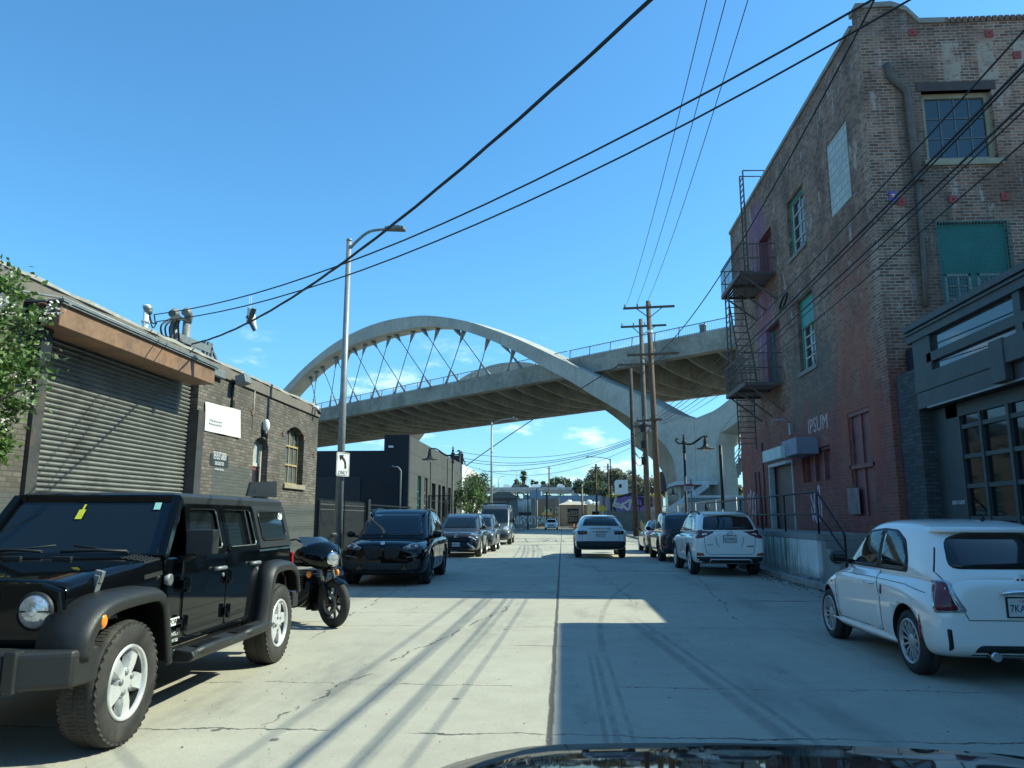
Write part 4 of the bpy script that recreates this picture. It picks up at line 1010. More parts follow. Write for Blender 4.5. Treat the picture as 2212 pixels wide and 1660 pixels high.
# front windows
def fwin(o, frame, top=0.0, cols=4, rows=3, mullion=False):
    x0, x1, z0, z1 = o; y = RY0 + .2; f = .12; mb = MB()
    mb.box(x0, y - .06, z0, x0 + f, y + .04, z1); mb.box(x1 - f, y - .06, z0, x1, y + .04, z1); mb.box(x0 + f, y - .06, z0, x1 - f, y + .04, z0 + f); mb.box(x0 + f, y - .06, z1 - f - top, x1 - f, y + .04, z1)
    zt = z1 - f - top
    if mullion: xm = (x0 + x1) / 2; mb.box(xm - .06, y - .05, z0 + f, xm + .06, y + .03, zt)
    for k in range(1, cols):
        xx = x0 + f + (x1 - x0 - 2 * f) * k / cols
        mb.box(xx - .013, y - .03, z0 + f, xx + .013, y + .01, zt, 1)
    for k in range(0, rows + 1):
        zz = z0 + f + (zt - z0 - f) * k / rows; mb.box(x0 + f, y - .03, zz - .013, x1 - f, y + .01, zz + .013, 1)
    if mullion:
        for s in (0, 1):
            xa = x0 + f + s * ((x1 - x0) / 2 - f + .06); xb = xa + (x1 - x0) / 2 - f - .06
            mb.box(xa, y - .045, z0 + f, xa + .07, y, zt, 1); mb.box(xb - .07, y - .045, z0 + f, xb, y, zt, 1); mb.box(xa, y - .045, zt - .07, xb, y, zt, 1)
    w = mb.build('window', frame, rb)
    mb = MB(); mb.box(x0 + f, y - .01, z0 + f, x1 - f, y, zt); mb.build('pane', WGLASS, w)
TANF = mat('olive tan frame', (.3, .27, .18), .6, var=.2); PALEM = mat('pale sash bars', (.5, .52, .48), .6, var=.1)
fwin(FW1, [TANF, mat('dull lead bars', (.13, .15, .155), .6)]); fwin(FW2, [TEAL, PALEM], 1.05, 4, 3, True)
fwin((FW1[0] + 4.6, FW1[1] + 4.6, FW1[2], FW1[3]), [TANF, PALEM]); fwin((FW2[0] + 4.6, FW2[1] + 4.6, FW2[2], FW2[3]), [TEAL, PALEM], 1.05, 4, 3, True)
mb = MB()
for a, b in (((FW1[0] - .1, FW1[3]), (FW1[1] + .1, FW1[3] + .22)),): mb.box(a[0], RY0 - .02, a[1], b[0], RY0 + .2, b[1])
mb.build('lintel', mat('dark lintel', (.07, .06, .055), .8), rb)
mb = MB(); mb.box(FW1[0] - .08, RY0 - .06, FW1[2] - .14, FW1[1] + .08, RY0 + .1, FW1[2]); mb.build('window_sill', TANF, rb)
# wire guard over the lower front window
mb = MB()
for k in range(26): xx = FW2[0] - .02 + (FW2[1] - FW2[0] + .04) * k / 25; mb.bar((xx, RY0 - .05, FW2[2]), (xx, RY0 - .05, FW2[3]), .012)
for k in range(24): zz = FW2[2] + (FW2[3] - FW2[2]) * k / 23; mb.bar((FW2[0] - .02, RY0 - .05, zz), (FW2[1] + .02, RY0 - .05, zz), .012)
mb.build('wire_guard', mat('teal wire', (.05, .17, .16), .6), rb)
# rain pipe in the corner, iron tie plates, small enamel badge
def F(px, py): p = fx(px, py); return Vector((p.x, RY0 - .07, p.z))
zf = lambda x, y: F((1640 + x * .3736) * .9357, y * .3736 * .9357)
mb = MB(); mb.tube([zf(1085, 405), zf(1100, 480), zf(1205, 575), zf(1245, 900), zf(1270, 1120)], .088, 8); mb.tube([zf(1270, 1100), zf(1290, 1350), zf(1310, 1660), zf(1322, 1900)], .06, 8)
mb.box(zf(1270, 1100).x - .1, RY0 - .18, zf(1270, 1130).z, zf(1270, 1100).x + .1, RY0, zf(1270, 1090).z); mb.build('rain_pipe', mat('old brown pipe', (.12, .1, .085), .7, var=.3, scale=3), rb)
for q in ((1247, 203), (1720, 210), (1893, 342), (1180, 1248), (1497, 1233), (1818, 1217)):
    p = zf(*q); mb = MB(); mb.box(p.x - .09, RY0 - .03, p.z - .09, p.x + .09, RY0 + .001, p.z + .09); mb.ball((p.x, RY0 - .03, p.z), .03, 6, 5); mb.build('tie_plate', REDP, rb)
p = zf(1128, 1216); bd = thing('enamel_badge', 'tiny blue enamel badge with red shield high on the brick corner', 'sign', p)
mb = MB(); mb.box(p.x - .09, RY0 - .02, p.z - .12, p.x + .09, RY0, p.z + .12); mb.build('plate', mat('enamel blue', (.06, .1, .4), .4), bd)
mb = MB(); mb.prism([(p.x - .065, RY0 - .021, p.z + .07), (p.x + .065, RY0 - .021, p.z + .07), (p.x + .06, RY0 - .021, p.z - .02), (p.x, RY0 - .021, p.z - .1), (p.x - .06, RY0 - .021, p.z - .02)], (0, -.004, 0)); mb.box(p.x - .045, RY0 - .029, p.z + .03, p.x + .045, RY0 - .026, p.z + .05, 1); mb.box(p.x - .012, RY0 - .029, p.z - .05, p.x + .012, RY0 - .026, p.z + .02, 1); mb.build('shield', [mat('enamel red', (.5, .05, .07), .4), WHITE], bd)
# ground floor timberwork painted over in maroon
mb = MB(); x = RX + .18
mb.box(x, TW[0], TW[2], x + .05, TW[1], TW[3])
for k in range(4): yy = TW[0] + (TW[1] - TW[0] - .12) * k / 3; mb.box(x - .1, yy, TW[2], x, yy + .12, TW[3])
mb.box(x - .12, TW[0] - .04, TW[3] - .09, x, TW[1] + .04, TW[3] + .02); mb.build('boarded_window', MAROON, rb)
mb = MB(); x = RX + .1; ym = (BW[0] + BW[1]) / 2
mb.box(x, BW[0], BW[2], x + .05, BW[1], BW[3]); zm = BW[2] + (BW[3] - BW[2]) * .47
for yy in (BW[0], ym - .05, BW[1] - .1): mb.box(x - .05, yy, BW[2], x, yy + .1, BW[3])
mb.box(x - .1, BW[0] - .1, zm - .05, x, BW[1] + .1, zm + .05); mb.box(x - .08, BW[0] - .05, BW[3] - .1, x, BW[1] + .05, BW[3]); mb.build('boarded_opening', MAROON, rb)
mb = MB(); x = RX + .22; mb.box(x, DG[0] + .1, DG[2], x + .05, DG[1] - .1, DG[3] - .1)
mb.box(x - .02, DG[0] + .16, DG[2] + 1.35, x, DG[0] + .3, DG[2] + 1.45); dr = mb.build('dock_door', mat('brown door', (.12, .075, .06), .6, var=.25), rb)
mb = MB(); mb.box(RX - .03, DG[0] - .0, DG[2], RX + .15, DG[0] + .1, DG[3]); mb.box(RX - .03, DG[1] - .1, DG[2], RX + .15, DG[1], DG[3]); mb.box(RX - .03, DG[0] + .1, DG[3] - .1, RX + .15, DG[1] - .1, DG[3]); mb.build('door_frame', mat('pale green frame', (.36, .4, .38), .6, var=.2, scale=4), rb)
for yy in (DG[1] + .7, DG[1] + 1.35, DG[1] + 1.9):
    mb = MB(); mb.tube([(RX - .03, yy, 1.2), (RX - .03, yy, 4.2 if yy < DG[1] + 1 else 3.2)], .035, 6); mb.build('wall_conduit', MAROON, rb)
# wall lettering and tags
text_mb('IPSUM', .62, frame_m(Vector((RX - .003, sy(1766, 918).y, sy(1766, 918).z)), (0, -1, 0), UZ), .002, sx=1.05).build('lettering', mat('faded pink paint', (.5, .36, .35), .85, var=.3, scale=12), rb)
text_mb('J', .3, frame_m(Vector((RX + .212, sy(1700, 1063).y, 3.0)), (0, -1, 0), UZ), .002).build('lettering', WHITE, dr)
PALET = mat('washed lilac spray', (.5, .42, .47), .85, var=.3)
scrawl(31, 1.6, 1.3, frame_m(Vector((RX - .003, 30.4, 2.0)), (0, -1, 0), UZ), 4, .06).build('graffiti', PALET, rb)
scrawl(34, .9, 1.1, frame_m(Vector((RX - .003, sy(1763, 1085).y, 1.85)), (0, -1, 0), UZ), 3, .07).build('graffiti', PALET, rb)
mb = MB(); p = sy(1840, 1072); mb.box(RX - .004, p.y - .5, 1.6, RX, p.y + .3, 2.25); mb.build('paint_patch', mat('pale scrubbed patch', (.24, .17, .16), .85, var=.35, scale=4), rb)
# air conditioner boxes over the dock door
for nm, (px0, px1, py0, py1), dx, m_, lab in (('vent_box', (1688, 1720, 944, 981), .62, GALV, 'grey ventilation box mounted above the dock door'), ('flat_panel', (1646, 1686, 963, 990), .75, WHITE, 'flat white panel beside the ventilation box above the dock door')):
    q = AX(px1, (py0 + py1) / 2, RX - dx).y; q1 = AX(px0, (py0 + py1) / 2, RX - dx).y; z0, z1 = AX(px1, py1, RX - dx).z, AX(px1, py0, RX - dx).z
    mb = MB(); mb.box(RX - dx, q, z0, RX - (.0 if nm == 'vent_box' else .5), q1 - .01, z1); bx = mb.build(nm, mat('violet grey sheet', (.2, .21, .27), .6) if nm == 'vent_box' else mat('pale green panel', (.5, .56, .52), .6), bevel=.01)
    tag(bx, lab, 'box')  # grey violet box and a plain pale green panel
mb = MB(); p = sy(1706, 915); mb.tube([(RX, p.y - .25, p.z - .05), (RX - .25, p.y - .2, p.z + .12), (RX - .5, p.y, p.z + .1), (RX - .55, p.y + .25, p.z - .02)], .025, 6); mb.box(RX - .1, p.y - .33, p.z - .4, RX, p.y - .17, p.z - .02)
tag(mb.build('bracket_lamp', STEEL), 'thin bent steel lamp bracket on the wall over the ventilation box', 'lamp')
# ---- fire escape
fe = thing('fire_escape', 'rusty iron fire escape with two balconies and ladders on the brick wall', 'fire escape', (6.7, 27.3, 0))
FEX0, FEX1, FY0, FY1 = 6.1, RX, 25.5, 28.5
FIRON = mat('grey brown iron', (.13, .105, .092), .7, .2, var=.3, scale=5)
for z, hole in ((9.72, 0), (5.92, 0)):
    mb = MB()
    for k in range(12): xx = FEX0 + .04 + (FEX1 - FEX0 - .08) * k / 11; mb.bar((xx, FY0, z), (xx, FY1, z), .07, .03)
    for yy in (FY0, (FY0 + FY1) / 2, FY1): mb.bar((FEX0, yy, z - .05), (FEX1, yy, z - .05), .06, .09)
    mb.bar((FEX0, FY0, z - .02), (FEX0, FY1, z - .02), .06, .14); mb.build('balcony_floor', FIRON, fe)
    mb = MB()
    for zz in (.5, 1.0):
        mb.tube([(FEX1, FY0, z + zz), (FEX0, FY0, z + zz), (FEX0, FY1, z + zz), (FEX1, FY1, z + zz)], .022, 5, smooth=False)
    for k in range(21): yy = FY0 + (FY1 - FY0) * k / 20; mb.bar((FEX0, yy, z), (FEX0, yy, z + 1.0), .018)
    for yy in (FY0, FY1):
        for k in range(8): xx = FEX0 + (FEX1 - FEX0) * k / 8; mb.bar((xx, yy, z), (xx, yy, z + 1.0), .018)
    mb.build('balcony_rail', FIRON, fe)
    for yy in (FY0 + .1, (FY0 + FY1) / 2, FY1 - .1):
        mb = MB(); mb.bar((RX, yy, z - .95), (FEX0 + .15, yy, z - .1), .05); mb.build('bracket', FIRON, fe)
def ladder(p0, p1, w, n, m=FIRON, top=None):
    p0 = Vector(p0); p1 = Vector(p1); w = Vector(w); mb = MB()
    mb.bar(p0, p1, .045); mb.bar(p0 + w, p1 + w, .045)
    for i in range(1, n): q = p0 + (p1 - p0) * (i / n); mb.bar(q, q + w, .03)
    if top:
        for o in (Vector(), w): mb.tube([p1 + o, p1 + o + UZ * .02, Vector((RX + .3, (p1 + o).y, p1.z)), Vector((RX + .3, (p1 + o).y, RH + .1))], .025, 5, smooth=False)
    mb.build('ladder', m, fe)
tz = AX(1613, 356, FEX0 + .75).z
ladder((FEX0 + .72, 27.8, 9.7), (FEX0 + .72, 27.8, tz), (0, -.5, 0), 20, top=True)
ladder((FEX0 + .15, FY1 - .3, 9.7), (FEX0 + .15, FY0 + 1.0, 5.95), (.5, 0, 0), 14, FIRON)
ladder((FEX0 + .08, 28.3, 9.7), (FEX0 + .08, 28.3, 5.95), (.0, -.55, 0), 14)
ladder((FEX0 + .25, 28.0, 5.9), (FEX0 + .25, 28.0, AX(1610, 966, FEX0 + .25).z), (.6, 0, 0), 10)
# ---- loading dock, its railing and stair
DX = 5.9
dk = thing('loading_dock', 'white painted loading dock wall with green drips below the brick building', 'loading dock', (6.6, 24, 0))
def dock_mat():
    t = NT('white dock wall'); p = t.pos(); x, y, z = t.xyz(p)
    n = t.noise(p, 1.0, 6, .65); c = t.mix(t.ramp(n, .35, .7), (.62, .64, .6), (.8, .81, .77))
    dr_ = t.noise(t.vec(t.m('MULTIPLY', y, 2.6), t.m('MULTIPLY', z, .22), 1.0), 2.0, 5, .7)
    g = t.m('MULTIPLY', t.ramp(dr_, .49, .57), band(t, y, 19.6, 25.5, .5))
    c = t.mix(t.m('MULTIPLY', g, .75), c, (.09, .24, .1)); lo_ = t.m('SUBTRACT', 1.0, t.ramp(t.m('ADD', z, t.m('MULTIPLY', n, .3)), .3, .55))
    c = t.mix(t.m('MULTIPLY', lo_, .5), c, (.2, .21, .18)); t.bsdf(c, .75, 0, n, .2, .02); return t.mat
mb = MB(); mb.box(DX, 18.7, .12, RX - .002, 33.5, 1.0); mb.build('wall', dock_mat(), dk, bevel=.015)
mb = MB(); mb.box(DX - .01, 18.66, 1.002, RX - .002, 33.5, 1.14); mb.build('slab', mat('grey dock slab', (.27, .27, .25), .8, var=.2), dk)
mb = MB()
for k in range(6): mb.box(DX + .1, 18.66 - .28 * (k + 1), .13, RX - .3, 18.66 - .28 * k, 1.14 - .165 * (k + 1))
mb.build('steps', mat('grey dock slab', (.25, .25, .23), .8, var=.2), dk)
dr_ = thing('dock_railing', 'dark pipe railing along the loading dock edge and down its steps', 'railing', (DX + .1, 26, 1.14))
def rp(px, py): return AX(px, py, DX + .12)
ytop = [AX(1786, 1062, DX + .12), AX(1560, 1085, DX + .12)]
RT_ = 2.12
for yy in (18.85, 21.6, 24.0, 26.8, 29.6, 32.4):
    mb = MB(); mb.cyl((DX + .12, yy, 1.14), (DX + .12, yy, RT_), .024, 7); mb.build('post', IRON, dr_)
mb = MB(); mb.tube([(DX + .12, 17.2, .25), (DX + .12, 17.2, 1.15), (DX + .12, 18.85, RT_), (DX + .12, 33.2, RT_), (DX + .12, 33.2, 1.2)], .025, 7, smooth=False)
mb.tube([(DX + .12, 17.2, .75), (DX + .12, 18.85, 1.6), (DX + .12, 33.2, 1.6)], .026, 7, smooth=False); mb.build('rail', IRON, dr_)
mb = MB(); mb.tube([(DX + .2, 33.6, .2), (DX + .2, 33.6, 2.0), (DX + .6, 35.5, 2.0), (DX + .6, 35.5, .2)], .05, 7, smooth=False)
tag(mb.build('barrier_rail', IRON), 'black bent pipe barrier at the far end of the loading dock', 'barrier')
# ---------------------------------------------------------------- right foreground: dark glazed workshop front
GX, GY0, GY1, GH = 7.4, 3.0, 16.55, 5.5
ga = thing('workshop', 'dark grey workshop front with big glazed sectional door next to the white hatchback', 'building', (GX + 5, 10, 0))
mb = MB(); mb.box(GX + .02, 16.36, 0, GX + .5, 17.3, 4.6); mb.build('pier_wall', GARBRICK, ga)
mb = MB(); mb.box(GX + .3, 16.5, 4.6, GX + .6, 17.38, 5.2); mb.box(GX + .6, 16.45, 0, GX + 12, 16.75, 5.1); mb.build('side_wall', BLKWALL, ga)
mb = MB(); mb.box(GX - .1, GY0, GH - .12, GX + .35, GY1, GH); mb.box(GX - .04, GY0, GH - .36, GX + .3, GY1, GH - .122); mb.box(GX - .08, GY0, GH - .2, GX, GY1, GH - .16); mb.build('cornice', GARAGE, ga)
mb = MB(); mb.box(GX, GY0, 4.6, GX + .2, 15.79, 4.78); mb.box(GX, 15.6, 4.4, GX + .2, 16.36, 5.14)
for yy in (12.6, 9.6, 6.6): mb.box(GX, yy - .1, 4.42, GX + .2, yy + .1, 4.598); mb.box(GX + .0, yy - .1, 4.782, GX + .2, yy + .1, 5.138)
mb.build('transom_frame', GARAGE, ga)
mb = MB(); mb.box(GX + .08, GY0, 4.42, GX + .1, 15.8, 5.13); mb.build('transom_pane', SKYGLASS, ga)
mb = MB(); mb.box(GX - .02, GY0, 4.05, GX + .25, 16.36, 4.41); mb.build('header_beam', GARAGE, ga, bevel=.01)
mb = MB(); mb.box(GX - .16, 12.85, 3.72, GX - .022, 13.25, 4.44); mb.box(GX - .14, GY0, 4.0, GX - .022, 12.85, 4.42); mb.build('beam_box', GARAGE, ga, bevel=.01)
mb = MB(); mb.box(GX + .0, GY0, 3.72, GX + .4, 16.34, 4.045); mb.box(GX - .02, GY0, 3.69, GX + .02, 15.9, 3.72, 1); mb.build('soffit', [GARAGE, STEEL], ga)
mb = MB(); mb.box(GX + .3, GY0, 3.45, GX + .42, 15.85, 3.7)
for zz in (3.23, 2.66, 2.1, 1.5, .9, .35): mb.box(GX + .3, GY0, zz - .04, GX + .42, 15.4, zz + .04)
for yy in (15.35, 14.6, 13.7, 12.8, 11.9, 11.0, 10.1, 9.2, 8.3, 7.4): mb.box(GX + .28, yy - .04, 0, GX + .44, yy + .04, 3.45)
mb.box(GX + .3, 15.4, 0, GX + .42, 16.36, 3.7); mb.build('sectional_door', GARAGE, ga)
mb = MB(); mb.box(GX + .35, GY0, 0, GX + .36, 15.4, 3.45); mb.build('door_pane', glass_mat('reflecting workshop glass', (.008, .011, .012), .04, .45), ga)
text_mb('LEED CUSTOM', .1, frame_m(Vector((GX + .295, 15.62, 1.8)), (0, -1, 0), UZ), .002, sx=.9).build('lettering', WHITE, ga)
mb = MB(); mb.box(GX + .6, GY0, 5.0, GX + 12, GY1 - .1, 5.1); mb.build('roof', mat('tar roof', (.06, .06, .06), .9), ga)
# taller neighbour beside the camera; its shadow covers the right half of the street
nb = thing('neighbour_building', 'tall plain brick wall continuing the workshop row towards the camera', 'building', (GX + 4, 0, 0))
mb = MB(); mb.box(8.16, -40, 0, GX + 12, 12.9, 7.68); mb.build('wall', FRONT_BRICK, nb)
mb = MB(); mb.box(8.08, -40, 7.4, 8.158, 13.0, 7.72); mb.box(8.16, 12.901, 7.4, GX + 12.1, 13.0, 7.72); mb.build('coping', GALV, nb)
mb = MB(); pts = [zf(1330, 1905), zf(1420, 1840)]
p = AX(2040, 708, GX + .9); mb = MB(); mb.bar((GX + .55, 16.9, 5.15), (GX + 1.2, 15.6, 5.95), .22, .05); mb.bar((GX + .5, 17.0, 4.9), (GX + .55, 16.9, 5.25), .12, .05)
mb.build('gable_board', mat('weathered pale board', (.36, .36, .34), .8), ga)
# ---------------------------------------------------------------- poles, lamps, signs, wires
def cobra(name, label, x, y, h, reach, dirx=1, m=STEEL, group=None, sign=False):
    t = thing(name, label, 'street lamp', (x, y, .14), 0, group)
    mb = MB(); mb.tube([(x, y, .14), (x, y, h)], [.115, .07], 14); mb.lathe([(.2, 0), (.2, .03), (.15, .1)], 12, Matrix.Translation((x, y, .14))); mb.build('pole', m, t)
    mb = MB(); mb.cyl((x, y, h - .02), (x, y, h + .04), .08, 10)
    mb.tube(smooth_curve([(x, y, h - .28), (x + dirx * .25, y - .03, h - .02), (x + dirx * reach * .55, y - .1, h + .22), (x + dirx * reach, y - .15, h + .26)]), .042, 7); mb.build('arm', m, t)
    p = Vector((x + dirx * reach, y - .15, h + .26)); mb = MB()
    mb.prism([p + Vector((-.05 * dirx, -.09, .06)), p + Vector((.32 * dirx, -.15, .08)), p + Vector((.52 * dirx, -.12, .04)), p + Vector((.55 * dirx, 0, .02)), p + Vector((.52 * dirx, .12, .04)), p + Vector((.32 * dirx, .15, .08)), p + Vector((-.05 * dirx, .09, .06))], (0, 0, -.1))
    mb.cyl(p + Vector((.2 * dirx, 0, .06)), p + Vector((.2 * dirx, 0, .2)), .04, 8); mb.build('luminaire', GALV, t, bevel=.02)
    return t
T1 = cobra('street_light', 'tall steel street light with turn sign beside the motorcycle', -6.02, 20.7, 9.35, 1.12, group='tall steel street lights along the street')
cobra('street_light', 'tall steel street light beyond the grey building on the left pavement', -5.75, 63, 9.3, 1.6, group='tall steel street lights along the street')
# left-turn only sign strapped to the first pole, turned towards the street
sc_ = AY(741, 1003.5, 20.5); TS = R(63)
ts = thing('turn_sign', 'white left turn only sign strapped to the steel street light pole', 'sign', (sc_.x, 20.5, sc_.z - .32))
SX, SN = Vector((math.cos(TS), math.sin(TS), 0)), Vector((math.sin(TS), -math.cos(TS), 0))
def sp(x, z, d=0.0): return sc_ + SX * x + UZ * z + SN * d
w, h = .5, .64
def rrect(w, h, r, d, n=3):
    o = []
    for sx, sz, a0 in ((1, 1, 0), (-1, 1, 90), (-1, -1, 180), (1, -1, 270)):
        for k in range(n + 1): a = R(a0 + 90 * k / n); o.append(sp(sx * (w / 2 - r) + math.cos(a) * r, sz * (h / 2 - r) + math.sin(a) * r, d))
    return o
mb = MB(); mb.prism(rrect(w, h, .04, 0), SN * -.006); mb.build('plate', WHITE, ts)
mb = MB(); a = rrect(w - .03, h - .03, .035, .002); b = rrect(w - .055, h - .055, .03, .002)
for i in range(len(a)): mb.add([a[i], a[(i + 1) % len(a)], b[(i + 1) % len(a)], b[i]], [(0, 1, 2, 3)])
ar = [(.09, -.11), (.09, .0), (.06, .09), (.0, .15), (-.05, .18)]
for (xa, za), (xb, zb) in zip(ar, ar[1:]): mb.bar(sp(xa, za, .003), sp(xb, zb, .003), .075, .003, up=SN)
mb.prism([sp(-.15, .24, .002), sp(.02, .25, .002), sp(-.12, .08, .002)], SN * .002); mb.build('turn_arrow', BLACK, ts)
text_mb('ONLY', .15, frame_m(sp(0, -.23, .003), SX, UZ), .001, sx=.95).build('lettering', BLACK, ts)
mb = MB()
for zz in (.2, -.2): mb.lathe([(.104, -.012), (.112, -.012), (.112, .012), (.104, .012)], 14, Matrix.Translation((-6.02, 20.7, sc_.z + zz)), closed=True); mb.bar(sp(0, zz, -.006), Vector((-6.02, 20.7, sc_.z + zz)) + (sp(0, zz) - Vector((-6.02, 20.7, sc_.z + zz))).normalized() * .1, .03)
mb.build('strap', STEEL, ts)
def ornate(label, x, y, h, d, reach=1.25, double=False):
    """black ornamental post with scroll arm and bell shade; d = direction of the arm"""
    t = thing('ornamental_lamp', label, 'street lamp', (x, y, .14), 0, 'black ornamental street lamps along the pavements')
    mb = MB(); mb.tube([(x, y, .14), (x, y, .9), (x, y, 1.0), (x, y, h - .35)], [.11, .1, .065, .05], 10)
    mb.lathe([(.17, 0), (.17, .12), (.13, .2), (.11, .8)], 12, Matrix.Translation((x, y, .14))); mb.build('post', IRON, t)
    mb = MB(); mb.lathe([(.05, -.6), (.09, -.55), (.06, -.45), (.08, -.32), (.05, -.28), (.1, -.12), (.1, -.05), (.05, .02), (.07, .1), (.03, .16), (.05, .22), (.0, .34)], 10, Matrix.Translation((x, y, h - .3))); mb.build('finial', IRON, t)
    mb = MB(); z = h - .42
    mb.tube(smooth_curve([(x - d * .02, y, z), (x + d * .3, y, z - .06), (x + d * .6, y, z + .1), (x + d * .85, y, z + .28), (x + d * 1.1, y, z + .32), (x + d * reach, y, z + .28)]), [.05] * 11 + [.035] * 10, 7)
    mb.tube(smooth_curve([(x, y, z), (x - d * .22, y, z - .02), (x - d * .36, y, z + .08), (x - d * .34, y, z + .2), (x - d * .24, y, z + .18)]), .035, 6); mb.build('scroll_arm', IRON, t)
    c = Vector((x + d * reach, y, z)); mb = MB()
    mb.lathe([(.02, .36), (.05, .3), (.05, .2), (.09, .14), (.09, -.02), (.12, -.12), (.2, -.2), (.4, -.25), (.42, -.28), (.3, -.28), (.12, -.24), (0, -.22)], 16, Matrix.Translation(c)); mb.build('lamp_shade', IRON, t)
    mb = MB(); mb.ball(c + Vector((0, 0, -.29)), .13, 10, 8, (1, 1, .9)); mb.build('lamp_globe', mat('milky globe', (.6, .62, .6), .2), t)
    return t
ornate('black ornamental lamp with bell shade hanging left of its post by the grey building', -5.75, 40.5, 5.25, -1)
ornate('black ornamental lamp with bell shade hanging right of its post before the bridge pier', 5.65, 36.0, 5.35, 1, .98)
p = AY(905 + 165, 1040, 95)
for (px, py, Y, d, lab) in ((1140, 1062, 95, -1, 'black ornamental lamp far down the left pavement before the silver building'), (1380, 1062, 108, -1, 'black ornamental lamp far down the street by the tan garage'), (1423, 1052, 70, 1, 'black ornamental lamp between the wooden utility poles'), (1366, 1053, 88, 1, 'black ornamental lamp in front of the purple mural')):
    q = AY(px, py, Y); ornate(lab, q.x, Y, q.z, d)
# no parking sign and plain steel post
q = AY(1488, 1050, 30); np_ = thing('parking_sign', 'red and white parking sign on a steel post before the bridge pier', 'sign', (q.x, 30, .14))
mb = MB(); mb.cyl((q.x + .08, 30.03, .14), (q.x + .08, 30.03, q.z + .25), .03, 6); mb.build('post', STEEL, np_)
mb = MB(); mb.box(q.x - .18, 30, q.z - .2, q.x + .18, 30.01, q.z + .08); pl = mb.build('plate', WHITE, np_)
mb = MB(); mb.box(q.x - .17, 29.996, q.z - .02, q.x + .17, 29.999, q.z + .075)
for k in range(3): mb.box(q.x - .13, 29.996, q.z - .07 - k * .045, q.x + .13 - .04 * k, 29.999, q.z - .05 - k * .045)
mb.build('red_panel', REDSIGN, np_)
q = AY(1556, 965, 32); mb = MB(); mb.tube([(q.x, 32, .14), (q.x, 32, q.z)], .075, 10); mb.ball((q.x, 32, q.z), .075, 8, 6)
tag(mb.build('steel_post', IRON), 'plain black post standing right of the bell shaded lamp', 'post')
# wooden utility poles
def upole(label, x, y, h, arms, m=WOOD, lean=0.0):
    t = thing('utility_pole', label, 'utility pole', (x, y, .14), 0, 'wooden utility poles on the right pavement')
    mb = MB(); mb.tube([(x, y, .14), (x - lean, y, h)], [.21, .14], 12); mb.build('pole', m, t)
    for z, w, off, dy in arms:
        mb = MB(); xx = x - lean * z / h + off; mb.bar((xx - w / 2, y - .2, z), (xx + w / 2, y - .2 + dy, z + .1), .1, .13)
        mb.bar((xx - w * .25, y - .2, z), (x - lean * z / h, y - .17, z - .6), .03, .05); mb.bar((xx + w * .25, y - .2, z), (x - lean * z / h, y - .17, z - .6), .03, .05); ca = mb.build('cross_arm', m, t)
        mb = MB()
        for k in (-.47, -.22, .03): mb.lathe([(.02, 0), (.05, .06), (.04, .12), (.06, .16), (.0, .24)], 7, Matrix.Translation((xx + k * w, y - .2 + dy * (k + .5), z + .14 + .1 * (k + .5) - .08)))
        mb.build('insulator', GALV, ca)
    return t
def X_(px, Y): return AY(px, 1120, Y).x
P1Y, P2Y, P3Y = 46.0, 52.0, 60.0
p1t, p2t, p3t = AY(1400, 651, P1Y), AY(1384, 690, P2Y), AY(1362, 797, P3Y)
x1, x2, x3 = AY(1424, 1120, P1Y).x, AY(1400, 1120, P2Y).x, AY(1373, 1120, P3Y).x
za = AY(1400, 668, P1Y).z; zb = AY(1384, 708, P2Y).z
upole('tallest of the brown wooden utility poles, with a white band', x1, P1Y, p1t.z, [(za, 3.1, 0, .0), (AY(1400, 769, P1Y).z, 3.1, .1, 0), (AY(1415, 911, P1Y).z, 1.5, -.3, 0)], lean=x1 - p1t.x)
upole('greyish middle wooden utility pole between the brown and the black one', x2, P2Y, p2t.z, [(zb, 3.1, .15, 0), (AY(1384, 790, P2Y).z, 3.2, -.1, 0), (AY(1395, 923, P2Y).z, 1.6, .0, 0)], mat('grey pole wood', (.1, .082, .066), .85, var=.4, scale=3, bump=.4, bscale=30), lean=x2 - p2t.x)
upole('shortest and darkest wooden utility pole nearest to the street', x3, P3Y, p3t.z, [], DKWOOD, lean=x3 - p3t.x)
z = AY(1400, 720, P1Y).z; lx_ = x1 - (x1 - p1t.x) * z / p1t.z; mb = MB(); mb.lathe([(.185, 0), (.185, .16)], 12, Matrix.Translation((lx_, P1Y, z))); tag(mb.build('pole_band', WHITE), 'white band wrapped round the tallest utility pole', 'band')
# distant poles down the street
for (px, pt, Y, w, lab, m_) in ((1287, 1003, 118, .16, 'thin wooden pole before the tan garage, taller one', WOOD), (1257, 1047, 126, .18, 'pale wooden pole right of the far white sedan', mat('pale pole wood', (.25, .21, .17), .8)), (1181, 1063, 118, .16, 'black leaning pole on the far corner by the silver building', DKWOOD), (1186, 1008, 190, .2, 'grey wooden pole rising behind the two storey building', WOOD), (1313, 1002, 116, .15, 'dark wooden pole beside the yellow diamond sign', WOOD)):
    q = AY(px, pt, Y); t = thing('utility_pole', lab, 'utility pole', (q.x, Y, 0)); mb = MB(); mb.tube([(q.x, Y, 0), (q.x, Y, q.z)], [w, w * .8], 7); mb.build('pole', m_, t)
    mb = MB(); mb.bar((q.x - .7, Y - .1, q.z - .5), (q.x + .7, Y - .1, q.z - .5), .1); mb.build('cross_arm', m_, t)
for (px, pt, Y, d, lab) in ((1318, 992, 100, -1, 'tall dark street light on the right before the eucalyptus trees'), (1159, 1055, 116, 1, 'pale street light at the far corner by the silver building')):
    q = AY(px, pt, Y); cobra('street_light', lab, q.x, Y, q.z, 2.6 if d < 0 else 2.0, d, IRON if d < 0 else STEEL)
q = AY(1377.5, 1110, 116); q = AY(1378 - 79, 1111, 108)
